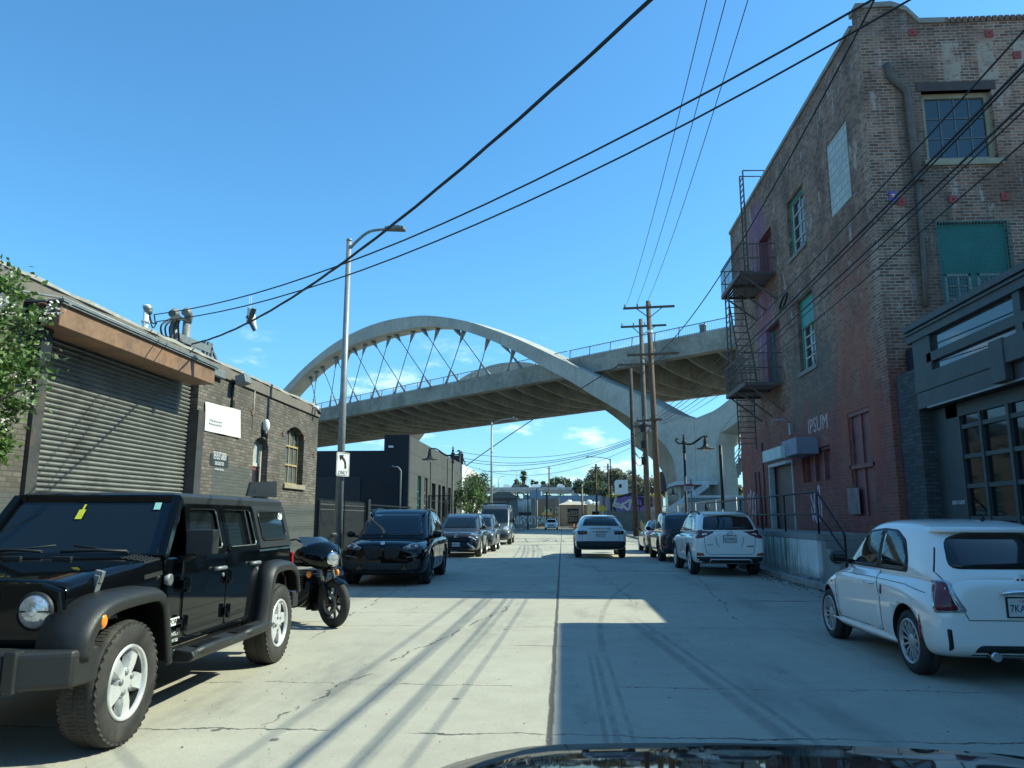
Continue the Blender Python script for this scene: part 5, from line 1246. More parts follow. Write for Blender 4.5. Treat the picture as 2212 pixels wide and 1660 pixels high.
q = AY(1302, 1099, 110); ds = thing('diamond_sign', 'yellow diamond warning sign at the far end of the street', 'sign', (q.x, 110, .14))
mb = MB(); mb.cyl((q.x, 110.05, .14), (q.x, 110.05, q.z + .4), .05, 6); mb.build('post', STEEL, ds)
mb = MB(); s = .75 * .5 * 1.5; mb.prism([(q.x, 110, q.z - s), (q.x + s, 110, q.z), (q.x, 110, q.z + s), (q.x - s, 110, q.z)], (0, .02, 0)); mb.build('plate', GOLD, ds)
for k, px in enumerate((1240, 1247, 1255, 1263)):
    q = AY(px, 1142, 113); mb = MB(); mb.box(q.x - .15, 112.85, .0, q.x + .15, 113.15, .04); mb.lathe([(.12, .04), (.03, .72), (0, .73)], 10, Matrix.Translation((q.x, 113, 0)))
    tag(mb.build('traffic_cone', ORANGE), 'orange traffic cone in front of the tan garage', 'cone', 'orange cones in front of the tan garage')
# ---- wires
def wire(a, b, sag, r=.012, n=24, name='overhead_wire', label=None, wig=0.0, group=None, m=CABLE, twist=False, tmax=1.0):
    a = Vector(a); b = Vector(b); pts = []; q = random.Random(int(a.x * 91 + b.z * 17))
    for i in range(n + 1):
        t = tmax * i / n; p = a + (b - a) * t; p.z -= sag * 4 * t * (1 - t)
        if 0 < i < n and wig: p.z += q.uniform(-wig, wig)
        pts.append(p)
    mb = MB()
    if twist:
        c = smooth_curve(pts, 6); 
        for k in range(3):
            o = []
            for i, p in enumerate(c):
                a_ = i * .55 + k * 2.09; o.append(p + Vector((0, math.cos(a_), math.sin(a_))) * r * 1.05)
            mb.tube(o, r, 5)
    else: mb.tube(smooth_curve(pts, 2), r, 5)
    o = mb.build(name, m)
    tag(o, label, 'wire', group); return o
NG = 'black service wires across the street'
e1, e2, e3 = AY(1990, -60, 6.0), AY(2070, -60, 6.6), AY(1470, -60, 5.2)
wire(MAST, e1, .55, .0115, label='upper black service wire from the white roof mast over the street', group=NG, wig=.006, tmax=2.6)
RK2 = RACK + Vector((.1, -.2, .45))
wire(MAST + Vector((.02, .1, -.12)), e2, .64, .0115, label='lower black service wire from the white roof mast over the street', group=NG, wig=.006, tmax=2.6)
wire(RACK + Vector((.12, .1, .0)), e3, .52, .0105, label='thick twisted black service cable from the roof rack over the street', group=NG, twist=True, tmax=2.6)
HV = 'thin high wires to the tall utility poles'
for k, (px0, px1, lab) in enumerate(((1350, 1541, 'leftmost thin high wire to the tall utility poles'), (1371, 1584, 'middle thin high wire to the tall utility poles'), (1391, 1634, 'rightmost thin high wire to the tall utility poles'))):
    a = AY(px0, 668, P1Y - .2); b = AY(px1, -60, 14.0); wire(a, b, .5, .011, label=lab, group=HV)
RW = 'black cables strung along the brick building'
for k, (pa, Ya, pb, Yb, sag, r, lab) in enumerate((
        ((1412, 772), P1Y, (1920, -60), 13.5, 1.0, .022, 'heavy cable passing the roof corner of the brick building'),
        ((1408, 905), P1Y, (2290, -20), 7.0, .35, .012, 'topmost cable crossing the right brick building'),
        ((1412, 908), P1Y, (2290, 60), 6.8, .4, .017, 'thick double cable crossing the right brick building'),
        ((1416, 911), P1Y, (2290, 70), 6.6, .44, .012, 'thin cable hugging the thick double cable'),
        ((1424, 913), P1Y, (2290, 150), 6.4, .4, .014, 'second thick cable crossing the right brick building'),
        ((1428, 916), P1Y, (2290, 165), 6.3, .46, .009, 'thin cable just under the second thick cable'),
        ((1430, 916), P1Y, (2290, 240), 6.1, .5, .009, 'lowest thin cable crossing the right brick building'))):
    wire(AY(*pa, Ya), AY(*pb, Yb), sag, r, label=lab, group=RW, tmax=1.0 if k == 0 else 1.6)
FWI = 'thin wires over the far street'
for k, (pa, Ya, pb, Yb, sag, r, lab) in enumerate((
        ((1345, 785), P2Y, (1005, 1008), 70, -.2, .04, 'black wire slanting down under the deck to the white building roof'),
        ((1362, 948), P3Y, (985, 975), 56, .9, .016, 'upper thin wire crossing the far street'),
        ((1362, 952), P3Y, (1000, 990), 70, 1.0, .022, 'second thin wire crossing the far street'),
        ((1362, 955), P3Y, (998, 996), 71, 1.0, .022, 'third thin wire crossing the far street'),
        ((1362, 958), P3Y, (1040, 1018), 76, .7, .024, 'lower thin wire crossing the far street'),
        ((1362, 968), P3Y, (1000, 1002), 76, 1.6, .016, 'lowest sagging wire crossing the far street'),
        ((1313, 1012), 116, (1186, 1052), 190, .8, .05, 'far wire between the two wooden poles at the end of the street'))):
    wire(AY(*pa, Ya), AY(*pb, Yb), sag, r, label=lab, group=FWI)
# splice loop on the thick cable, and small boxes where cables meet the middle pole
p = AX(1692, 652, 6.9); mb = MB(); mb.tube([p + Vector((0, math.cos(a) * .42, math.sin(a) * .13 + math.cos(a) * -.12)) for a in [i * PI / 8 for i in range(17)]], .035, 6); tag(mb.build('cable_coil', CABLE), 'flat coil of spare cable hung on the wires by the brick building', 'cable coil')
p = AY(1502, 946, 38); mb = MB(); p = AY(1573, 935, 34); 
mb = MB(); q = random.Random(2)
for k in range(7):
    a = Vector((x3 - .1, P3Y - .25, AY(1365, 935 + 8 * k, P3Y).z)); b = Vector((x2 - .1, P2Y - .25, AY(1392, 915 + 14 * k, P2Y).z))
    mb.tube(smooth_curve([a, (a + b) / 2 + Vector((q.uniform(-.4, .4), 0, -q.uniform(.2, 1.1))), b]), .025, 4)
for k in range(3): mb.box(x2 - .35, P2Y - .35, 7.2 - k * 1.1, x2 - .1, P2Y - .15, 7.7 - k * 1.1)
tag(mb.build('pole_wiring', CABLE), 'drooping jumper cables strung between the middle and darkest utility poles', 'cables')
# ---- shoes hanging on laces over the wires
def shoe(M):
    mb = MB(); secs = [(-.13, .0, .036, .07), (-.1, 0, .04, .075), (-.02, 0, .038, .06), (.06, 0, .045, .04), (.12, 0, .042, .032), (.155, 0, .02, .02)]
    n = 10; prev = None
    for y, z0, w, h in secs:
        ring = [M @ Vector((math.cos(2 * PI * j / n) * w, y, h * .9 + math.sin(2 * PI * j / n) * h)) for j in range(n)]
        if prev: mb.add(prev + ring, [(j, (j + 1) % n, n + (j + 1) % n, n + j) for j in range(n)], 0, True)
        else: mb.add(ring, [tuple(range(n))])
        prev = ring
    mb.add(prev, [tuple(range(n))])
    mb.join(MB().box(-.045, -.14, -.02, .045, .15, .01), M, 1)
    return mb
hp = AY(541, 672, 15.2); hp = None
ps = thing('hanging_shoes', 'pair of white high heeled shoes hanging by laces from the service wires', 'shoes', AY(541, 690, 15.0))
c = AY(541, 685, 15.0); S_ = 1.15
M1 = Matrix.Translation(c + Vector((.02, 0, .02))) @ Matrix.Rotation(R(70), 4, 'Z') @ Matrix.Rotation(R(-70), 4, 'X') @ Matrix.Scale(S_, 4)
M2 = Matrix.Translation(c + Vector((-.01, .05, -.12))) @ Matrix.Rotation(R(-60), 4, 'Z') @ Matrix.Rotation(R(-60), 4, 'X') @ Matrix.Scale(S_, 4)
shoe(M1).build('shoe', [mat('scuffed white leather', (.55, .56, .53), .5), BLACK], ps); shoe(M2).build('shoe', [WHITE, BLACK], ps)
mb = MB(); t_ = AY(543, 640, 15.0); mb.tube([c + Vector((.02, 0, .1)), t_], .004, 4); mb.tube([c + Vector((-.02, .05, -.02)), t_ + Vector((-.06, .05, 0))], .004, 4); mb.build('laces', WHITE, ps)
# ---------------------------------------------------------------- vehicle kit
def eval_mesh(vs, fs, subs=0, cutters=None):
    me = bpy.data.meshes.new('tmp'); me.from_pydata([tuple(v) for v in vs], [], fs); me.update()
    bm = bmesh.new(); bm.from_mesh(me); bmesh.ops.remove_doubles(bm, verts=bm.verts, dist=1e-5); bmesh.ops.recalc_face_normals(bm, faces=bm.faces); bm.to_mesh(me); bm.free()
    ob = bpy.data.objects.new('tmp', me); COL.objects.link(ob); co_ = None
    if subs:
        md = ob.modifiers.new('s', 'SUBSURF'); md.levels = subs; md.render_levels = subs
    if cutters:
        cm = bpy.data.meshes.new('tmpc'); cm.from_pydata([tuple(v) for v in cutters.v], [], cutters.f)
        bm = bmesh.new(); bm.from_mesh(cm); bmesh.ops.remove_doubles(bm, verts=bm.verts, dist=1e-5); bmesh.ops.recalc_face_normals(bm, faces=bm.faces); bm.to_mesh(cm); bm.free()
        co_ = bpy.data.objects.new('tmpc', cm); COL.objects.link(co_)
        md = ob.modifiers.new('b', 'BOOLEAN'); md.operation = 'DIFFERENCE'; md.object = co_; md.solver = 'EXACT'
    dg = bpy.context.evaluated_depsgraph_get(); r = bpy.data.meshes.new_from_object(ob.evaluated_get(dg))
    out = ([v.co.copy() for v in r.vertices], [tuple(p.vertices) for p in r.polygons])
    bpy.data.meshes.remove(r); bpy.data.objects.remove(ob); bpy.data.meshes.remove(me)
    if co_: bpy.data.objects.remove(co_); bpy.data.meshes.remove(cm)
    return out
def rounded(poly, r=.04, n=3):
    out = []; k = len(poly)
    for i in range(k):
        a, b, c = Vector(poly[i - 1]), Vector(poly[i]), Vector(poly[(i + 1) % k])
        d1 = a - b; d2 = c - b; rr = min(r, d1.length * .45, d2.length * .45)
        p = b + d1.normalized() * rr; q = b + d2.normalized() * rr
        for j in range(n + 1):
            t = j / n; out.append(((1 - t) ** 2 * p + 2 * t * (1 - t) * b + t * t * q))
    return [tuple(v) for v in out]
def clip_cell(poly, x0, y0, x1, y1):
    def cut(ps, f, inter):
        o = []
        for i in range(len(ps)):
            a, b = ps[i - 1], ps[i]; fa, fb = f(a), f(b)
            if fa != fb: o.append(inter(a, b))
            if fb: o.append(b)
        return o
    def ix(v):
        return lambda a, b: (v, a[1] + (b[1] - a[1]) * (v - a[0]) / (b[0] - a[0]))
    def iy(v):
        return lambda a, b: (a[0] + (b[0] - a[0]) * (v - a[1]) / (b[1] - a[1]), v)
    for f, g in ((lambda p: p[0] >= x0, ix(x0)), (lambda p: p[0] <= x1, ix(x1)), (lambda p: p[1] >= y0, iy(y0)), (lambda p: p[1] <= y1, iy(y1))):
        poly = cut(poly, f, g)
        if len(poly) < 3: return []
    return poly
VIEW = {'L': lambda a, b: (Vector((-6, a, b)), Vector((1, 0, 0))), 'R': lambda a, b: (Vector((6, a, b)), Vector((-1, 0, 0))),
        'F': lambda a, b: (Vector((a, 9, b)), Vector((0, -1, 0))), 'B': lambda a, b: (Vector((a, -9, b)), Vector((0, 1, 0))), 'T': lambda a, b: (Vector((a, b, 6)), Vector((0, 0, -1)))}
_q = .70710678
VIEW['DL'] = lambda a, b: (Vector((_q * a - _q * 9, -_q * a - _q * 9, b)), Vector((_q, _q, 0)))
VIEW['DR'] = lambda a, b: (Vector((-_q * a + _q * 9, -_q * a - _q * 9, b)), Vector((-_q, _q, 0)))
VIEW['FL'] = lambda a, b: (Vector((_q * a - _q * 9, _q * a + _q * 9, b)), Vector((_q, -_q, 0)))
VIEW['FR'] = lambda a, b: (Vector((-_q * a + _q * 9, _q * a + _q * 9, b)), Vector((-_q, -_q, 0)))
class Car:
    def __init__(s, name, label, cat, loc, rz, lower, cabin, paintm, axles, wr, ww=.22, track=None, W=None, subs=2, arch=.05, rim='twin', rimm=None, rimr=None, group=None, cabin_mat=None, arch_trim=None, topm=None, wheel_in=.0):
        s.root = thing(name, label, cat, loc, rz, group); s.paint = paintm
        ring = []
        V, Fc = s.loft([s.ring_low(t) for t in lower]); v1, f1 = eval_mesh(V, Fc, subs)
        mx = max(abs(v.x) for v in v1); w_ = (W / 2) if W else max(t[4] for t in lower)
        ys = [v.y for v in v1]; y0, y1 = min(ys), max(ys); Y0, Y1 = lower[0][0], lower[-1][0]
        zs = [v.z for v in v1]; z0 = min(zs); Z0 = min(t[1] for t in lower)
        for v in v1:
            v.x *= w_ / mx; v.y = Y0 + (v.y - y0) * (Y1 - Y0) / (y1 - y0); v.z += (Z0 - z0) * max(0, 1 - (v.z - z0) / .4)
        s.hw = w_
        V, Fc = s.loft([s.ring_cab(t) for t in cabin]); v2, f2 = eval_mesh(V, Fc, subs)
        zt = max(v.z for v in v2); ZT = max(t[3] for t in cabin); zb = min(t[1] for t in cabin)
        for v in v2: v.z = zb + (v.z - zb) * (ZT - zb) / (zt - zb) if v.z > zb else v.z
        o = len(v1); s.bvh = BVHTree.FromPolygons(v1 + v2, f1 + [tuple(i + o for i in f) for f in f2])
        s.axles, s.wr, s.ww = axles, wr, ww; s.track = track if track else w_ - ww / 2 - .02 - wheel_in
        cut = MB()
        for y in axles:
            for sx in (-1, 1):
                pr = [(0, 0), (wr + arch, 0), (wr + arch, .42), (0, .42)]
                M = Matrix.Translation((sx * (w_ + .1), y, wr + .02)) @ Matrix.Rotation(-sx * PI / 2, 4, 'Y')
                cut.lathe(pr, 28, M)
        v1, f1 = eval_mesh(v1, f1, 0, cut)
        mb = MB(); mb.add(v1, f1, 0, True)
        for k, f in enumerate(mb.f):
            c = sum((mb.v[i] for i in f), Vector()) / len(f)
            if any(((c.y - y) ** 2 + (c.z - wr - .02) ** 2) ** .5 < wr + arch + .004 for y in axles) and abs(c.x) < w_ + .05:
                if all(((mb.v[i].y - y) ** 2 + (mb.v[i].z - wr - .02) ** 2) ** .5 < wr + arch + .01 for i in f for y in [min(axles, key=lambda q: abs(q - c.y))]): mb.m[k] = 1; mb.s[k] = False
        mb.build('body', [paintm, PLASTIC], s.root, local=True)
        mb = MB(); mb.add(v2, f2, 0, True)
        s.cab = mb.build('cabin', cabin_mat or paintm, s.root, local=True)
        rr = rimr or wr * .66
        for y in axles:
            for sx in (-1, 1): s.wheel(sx, y, rr, rim, rimm or ALLOY)
        if arch_trim:
            for y in axles:
                for vw in 'LR':
                    a0, a1 = R(-22), R(202)
                    pts = [(y + math.cos(a0 + (a1 - a0) * i / 22) * (wr + arch + .03), wr + .02 + math.sin(a0 + (a1 - a0) * i / 22) * (wr + arch + .03)) for i in range(23)]
                    s.strip(vw, pts, .075, 'wheel_arch_trim', arch_trim, .012)
    @staticmethod
    def ring_low(t):
        y, zb, zs, zt, w, ws, wt = t
        h = [(0, zb), (w * .8, zb), (w * .95, zb + .04), (w, zb + .3 * (zs - zb)), (w, zb + .68 * (zs - zb)), (w * .985 + ws * .015, zs - .07), (ws, zs), (wt, zt - .015), (wt * .5, zt), (0, zt + .004)]
        return [(x, y, z) for x, z in h] + [(-x, y, z) for x, z in h[-2:0:-1]]
    @staticmethod
    def ring_cab(t):
        y, zb, wb, zr, wr = t
        h = [(0, zb), (wb * .9, zb), (wb, zb + .02), (wb * .55 + wr * .45, zb + (zr - zb) * .5), (wr * 1.02, zr - min(.09, (zr - zb) * .4)), (wr * .9, zr - .012), (wr * .5, zr), (0, zr + .004)]
        return [(x, y, z) for x, z in h] + [(-x, y, z) for x, z in h[-2:0:-1]]
    @staticmethod
    def loft(rings):
        n = len(rings[0]); V = [p for r in rings for p in r]; Fc = []
        for i in range(len(rings) - 1):
            for j in range(n): Fc.append((i * n + j, i * n + (j + 1) % n, (i + 1) * n + (j + 1) % n, (i + 1) * n + j))
        h = n // 2
        for base in (0, (len(rings) - 1) * n):
            Fc.append((base, base + 1, base + n - 1))
            for j in range(1, h - 1): Fc.append((base + j, base + j + 1, base + n - j - 1, base + n - j))
            Fc.append((base + h - 1, base + h, base + h + 1))
        return V, Fc
    def hit(s, view, a, b):
        o, d = VIEW[view](a, b); h = s.bvh.ray_cast(o, d)
        if h[0] is None: h = s.bvh.find_nearest(o + d * (o.length - (s.hw * .9 if view in ('L', 'R') else 1.6 if view in ('F', 'B') else 1.2)))
        return h[0], d
    def patch(s, view, poly, name, m, off=.005, step=.05, parent=None, thick=.02, rad=0.0, smooth=True):
        if rad: poly = rounded(poly, rad)
        xs = [p[0] for p in poly]; ys = [p[1] for p in poly]; bm = bmesh.new()
        nx = max(1, int((max(xs) - min(xs)) / step)); ny = max(1, int((max(ys) - min(ys)) / step))
        for i in range(nx):
            for j in range(ny):
                c = clip_cell(poly, min(xs) + (max(xs) - min(xs)) * i / nx, min(ys) + (max(ys) - min(ys)) * j / ny, min(xs) + (max(xs) - min(xs)) * (i + 1) / nx, min(ys) + (max(ys) - min(ys)) * (j + 1) / ny)
                if len(c) < 3: continue
                try: bm.faces.new([bm.verts.new((p[0], p[1], 0)) for p in c])
                except ValueError: pass
        bmesh.ops.remove_doubles(bm, verts=bm.verts, dist=4e-4)
        bmesh.ops.dissolve_degenerate(bm, edges=bm.edges, dist=1e-4)
        d = None
        for v in bm.verts:
            h, d = s.hit(view, v.co.x, v.co.y); v.co = h - d * off
        be = [e for e in bm.edges if len(e.link_faces) == 1]
        ex = bmesh.ops.extrude_edge_only(bm, edges=be)
        for v in [g for g in ex['geom'] if isinstance(g, bmesh.types.BMVert)]: v.co += d * (thick + off)
        bm.verts.index_update(); bm.faces.index_update()
        mb = MB(); nf = len(bm.faces)
        mb.add([v.co.copy() for v in bm.verts], [tuple(v.index for v in f.verts) for f in bm.faces], 0, False)
        for k, f in enumerate(bm.faces): mb.s[k] = smooth and not any(e.verts[0] in ex['geom'] for e in f.edges if False)
        bm.free()
        return mb.build(name, m, parent or s.root, local=True)
    def both(s, poly, name, m, **k):
        return [s.patch(v, poly, name, m, **k) for v in 'LR']
    def mir(s, view, poly, name, m, **k):
        """same patch on both halves of a front, rear or top view"""
        return [s.patch(view, poly, name, m, **k), s.patch(view, [(-a, b) for a, b in poly][::-1], name, m, **k)]
    def strip(s, view, pts, w, name, m, off=.004, parent=None, taper=False, build=True):
        pts = [Vector((p[0], p[1])) for p in pts]; den = []
        for a, b in zip(pts, pts[1:]):
            n = max(1, int((b - a).length / .03)); den += [a + (b - a) * (i / n) for i in range(n)]
        den.append(pts[-1]); mb = MB(); rows = []
        for i, p in enumerate(den):
            t = (den[min(i + 1, len(den) - 1)] - den[max(i - 1, 0)]).normalized(); nrm = Vector((-t.y, t.x)) * (w / 2)
            r = []
            for q in (p - nrm, p + nrm):
                h, d = s.hit(view, q.x, q.y); r += [h - d * off, h + d * .01]
            rows.append(r)
        for a, b in zip(rows, rows[1:]):
            mb.add([a[0], a[2], b[2], b[0]], [(0, 1, 2, 3)], 0, True); mb.add([a[0], a[1], b[1], b[0]], [(0, 1, 2, 3)]); mb.add([a[2], a[3], b[3], b[2]], [(0, 1, 2, 3)])
        return mb.build(name, m, parent or s.root, local=True) if build else mb
    def loop(s, view, poly, w, name, m, off=.003, rad=.05, parent=None):
        p = rounded(poly, rad); return s.strip(view, p + [p[0]], w, name, m, off, parent)
    def wheel(s, sx, y, rr, style, rimm):
        R_, W_ = s.wr, s.ww; M = Matrix.Translation((sx * s.track, y, R_)) @ Matrix.Rotation(sx * PI / 2, 4, 'Y')
        make_wheel(s.root, M, R_, W_, rr, style, rimm)
    def mirror(s, y, z, m, size=(.1, .07, .075), out=.1):
        for v, sx in (('L', -1), ('R', 1)):
            h, d = s.hit(v, y, z); mb = MB(); c = h + Vector((sx * (out + size[0]), -.02, .06))
            mb.ball(c, 1, 12, 8, size); mb.tube([h + Vector((-sx * .03, 0, 0)), c + Vector((-sx * size[0] * .4, 0, -.03))], .03, 6, 1)
            o = mb.build('mirror', [m, PLASTIC], s.root, local=True)
            mb = MB(); mb.box(c.x - size[0] * .75, c.y - size[1] - .004, c.z - size[2] * .65, c.x + size[0] * .75, c.y - size[1] * .8, c.z + size[2] * .65); mb.build('mirror_glass', GLASS, o, local=True, bevel=.01)
    def handles(s, ys, z, m):
        for v, sx in (('L', -1), ('R', 1)):
            for y in ys:
                h, d = s.hit(v, y, z); mb = MB(); mb.tube([h, h + Vector((sx * .035, .03, 0)), h + Vector((sx * .035, .17, .0)), h + Vector((0, .2, 0))], .013, 6); mb.build('door_handle', m, s.root, local=True)
    def diag(s, poly, name, m, front=False, **k):
        return [s.patch(v, poly, name, m, **k) for v in (('FL', 'FR') if front else ('DL', 'DR'))]
    def plate(s, view, x, z, txt, w=.31, h=.155, pm=None, tm=None, state=None):
        p, d = s.hit(view, x, z); sg = 1 if view == 'F' else -1; mb = MB(); y = p.y + sg * .012
        mb.box(x - w / 2, min(y, y + sg * .012), z - h / 2, x + w / 2, max(y, y + sg * .012), z + h / 2)
        mb.box(x - w / 2 - .012, min(y - sg * .02, y + sg * .006), z - h / 2 - .012, x + w / 2 + .012, max(y - sg * .02, y + sg * .006), z + h / 2 + .012, 1)
        pl = mb.build('license_plate', [pm or PLATE, PLASTIC], s.root, local=True)
        fm = frame_m(Vector((x, y + sg * .0135, z - .012)), (-sg, 0, 0), UZ)
        if txt: text_mb(txt, .095, fm, .001, sx=.78 * w / .31).build('plate_number', tm or PLATE_TXT, pl, local=True)
        if state: text_mb(state, .034, frame_m(Vector((x, y + sg * .0135, z + .055)), (-sg, 0, 0), UZ), .001).build('plate_state', REDSIGN, pl, local=True)
        return pl
def make_wheel(root, M, R_, W_, rr, style, rimm):
    t = MB(); q = .022
    t.lathe([(rr, -W_ / 2 + .02), (rr + .02, -W_ / 2), (R_ - .045, -W_ / 2 - .004), (R_ - .012, -W_ / 2 + .018), (R_, -W_ / 2 + .045), (R_, -.012), (R_ - .007, -.01), (R_ - .007, .01), (R_, .012), (R_, W_ / 2 - .045), (R_ - .012, W_ / 2 - .018), (R_ - .045, W_ / 2 + .004), (rr + .02, W_ / 2), (rr, W_ / 2 - .02)], 40, M)
    if style == 'jeep':
        for k in range(84):
            a = 2 * PI * k / 84; c, s_ = math.cos(a), math.sin(a); rx = Vector((c, s_, 0)); tx = Vector((-s_, c, 0))
            for h0, h1, r0 in ((W_ / 2 - .055, W_ / 2 - .006, R_ - .018), (-W_ / 2 + .006, -W_ / 2 + .055, R_ - .018), (.018, .066, R_ - .004), (-.066, -.018, R_ - .004)):
                ht = .012 * (1 if k % 2 else -1)
                v = [M @ (rx * r + tx * (w * .0118) + Vector((0, 0, h + (ht * .5 * w)))) for r in (r0 - .01, r0 + .0055 if r0 > R_ - .01 else R_ - .012) for h in (h0, h1) for w in (-1, 1)]
                t.add(v, [(0, 1, 3, 2), (4, 6, 7, 5), (0, 4, 5, 1), (2, 3, 7, 6), (0, 2, 6, 4), (1, 5, 7, 3)])
    to = t.build('wheel', TYRE, root, local=True)
    mb = MB(); h = W_ / 2
    mb.lathe([(rr + .004, h - .012), (rr - .004, h + .002), (rr - .02, h - .004), (rr - .026, h - .03), (rr - .04, -h + .03), (.02, -h + .03)], 40, M, m=[0, 0, 0, 1, 1])
    mb.lathe([(rr * .62, h - .1), (.02, h - .1)], 24, M, 1)
    hub = .075 if style != 'jeep' else .095
    mb.lathe([(hub, h - .09), (hub, h - .03), (hub - .02, h - .018), (.03, h - .018), (.0, h - .014)], 20, M)
    def spoke(a, w0, w1, r0, r1, h0, h1, th=.02):
        c, s_ = math.cos(a), math.sin(a); rx = Vector((c, s_, 0)); tx = Vector((-s_, c, 0)); vs = []
        for r, w, hh in ((r0, w0, h0), ((r0 + r1) / 2, (w0 + w1) / 2 * .94, (h0 + h1) / 2 + .008), (r1, w1, h1)):
            for dw, dh in ((-1, -th), (-.7, 0), (.7, 0), (1, -th)): vs.append(M @ (rx * r + tx * (w * dw / 2) + Vector((0, 0, hh + dh))))
        fs = []
        for i in range(2):
            for j in range(4): fs.append((i * 4 + j, i * 4 + (j + 1) % 4, i * 4 + 4 + (j + 1) % 4, i * 4 + 4 + j))
        mb.add(vs, fs, 0)
    if style == 'jeep':
        for k in range(5): spoke(PI / 2 + k * 2 * PI / 5, .085, .15, .05, rr - .012, h - .022, h - .03, .05)
        for k in range(5):
            a = PI / 2 + (k + .5) * 2 * PI / 5; mb.lathe([(.02, h - .045), (.02, h - .012), (.0, h - .01)], 8, M @ Matrix.Translation((math.cos(a) * .068, math.sin(a) * .068, 0)), 2)
    elif style == 'multi':
        for k in range(13): spoke(k * 2 * PI / 13, .028, .024, .05, rr - .012, h - .03, h - .012)
    elif style == 'twin':
        for k in range(5):
            for da in (-.16, .16): spoke(PI / 2 + k * 2 * PI / 5 + da, .04, .034, .05, rr - .012, h - .03, h - .014)
    elif style == 'six':
        for k in range(6): spoke(k * 2 * PI / 6, .075, .05, .05, rr - .012, h - .03, h - .014)
    else:
        for k in range(10): spoke(k * 2 * PI / 10, .04, .045, .05, rr - .012, h - .03, h - .014)
    mb.build('rim', [rimm, BLACK, GALV], to, local=True)
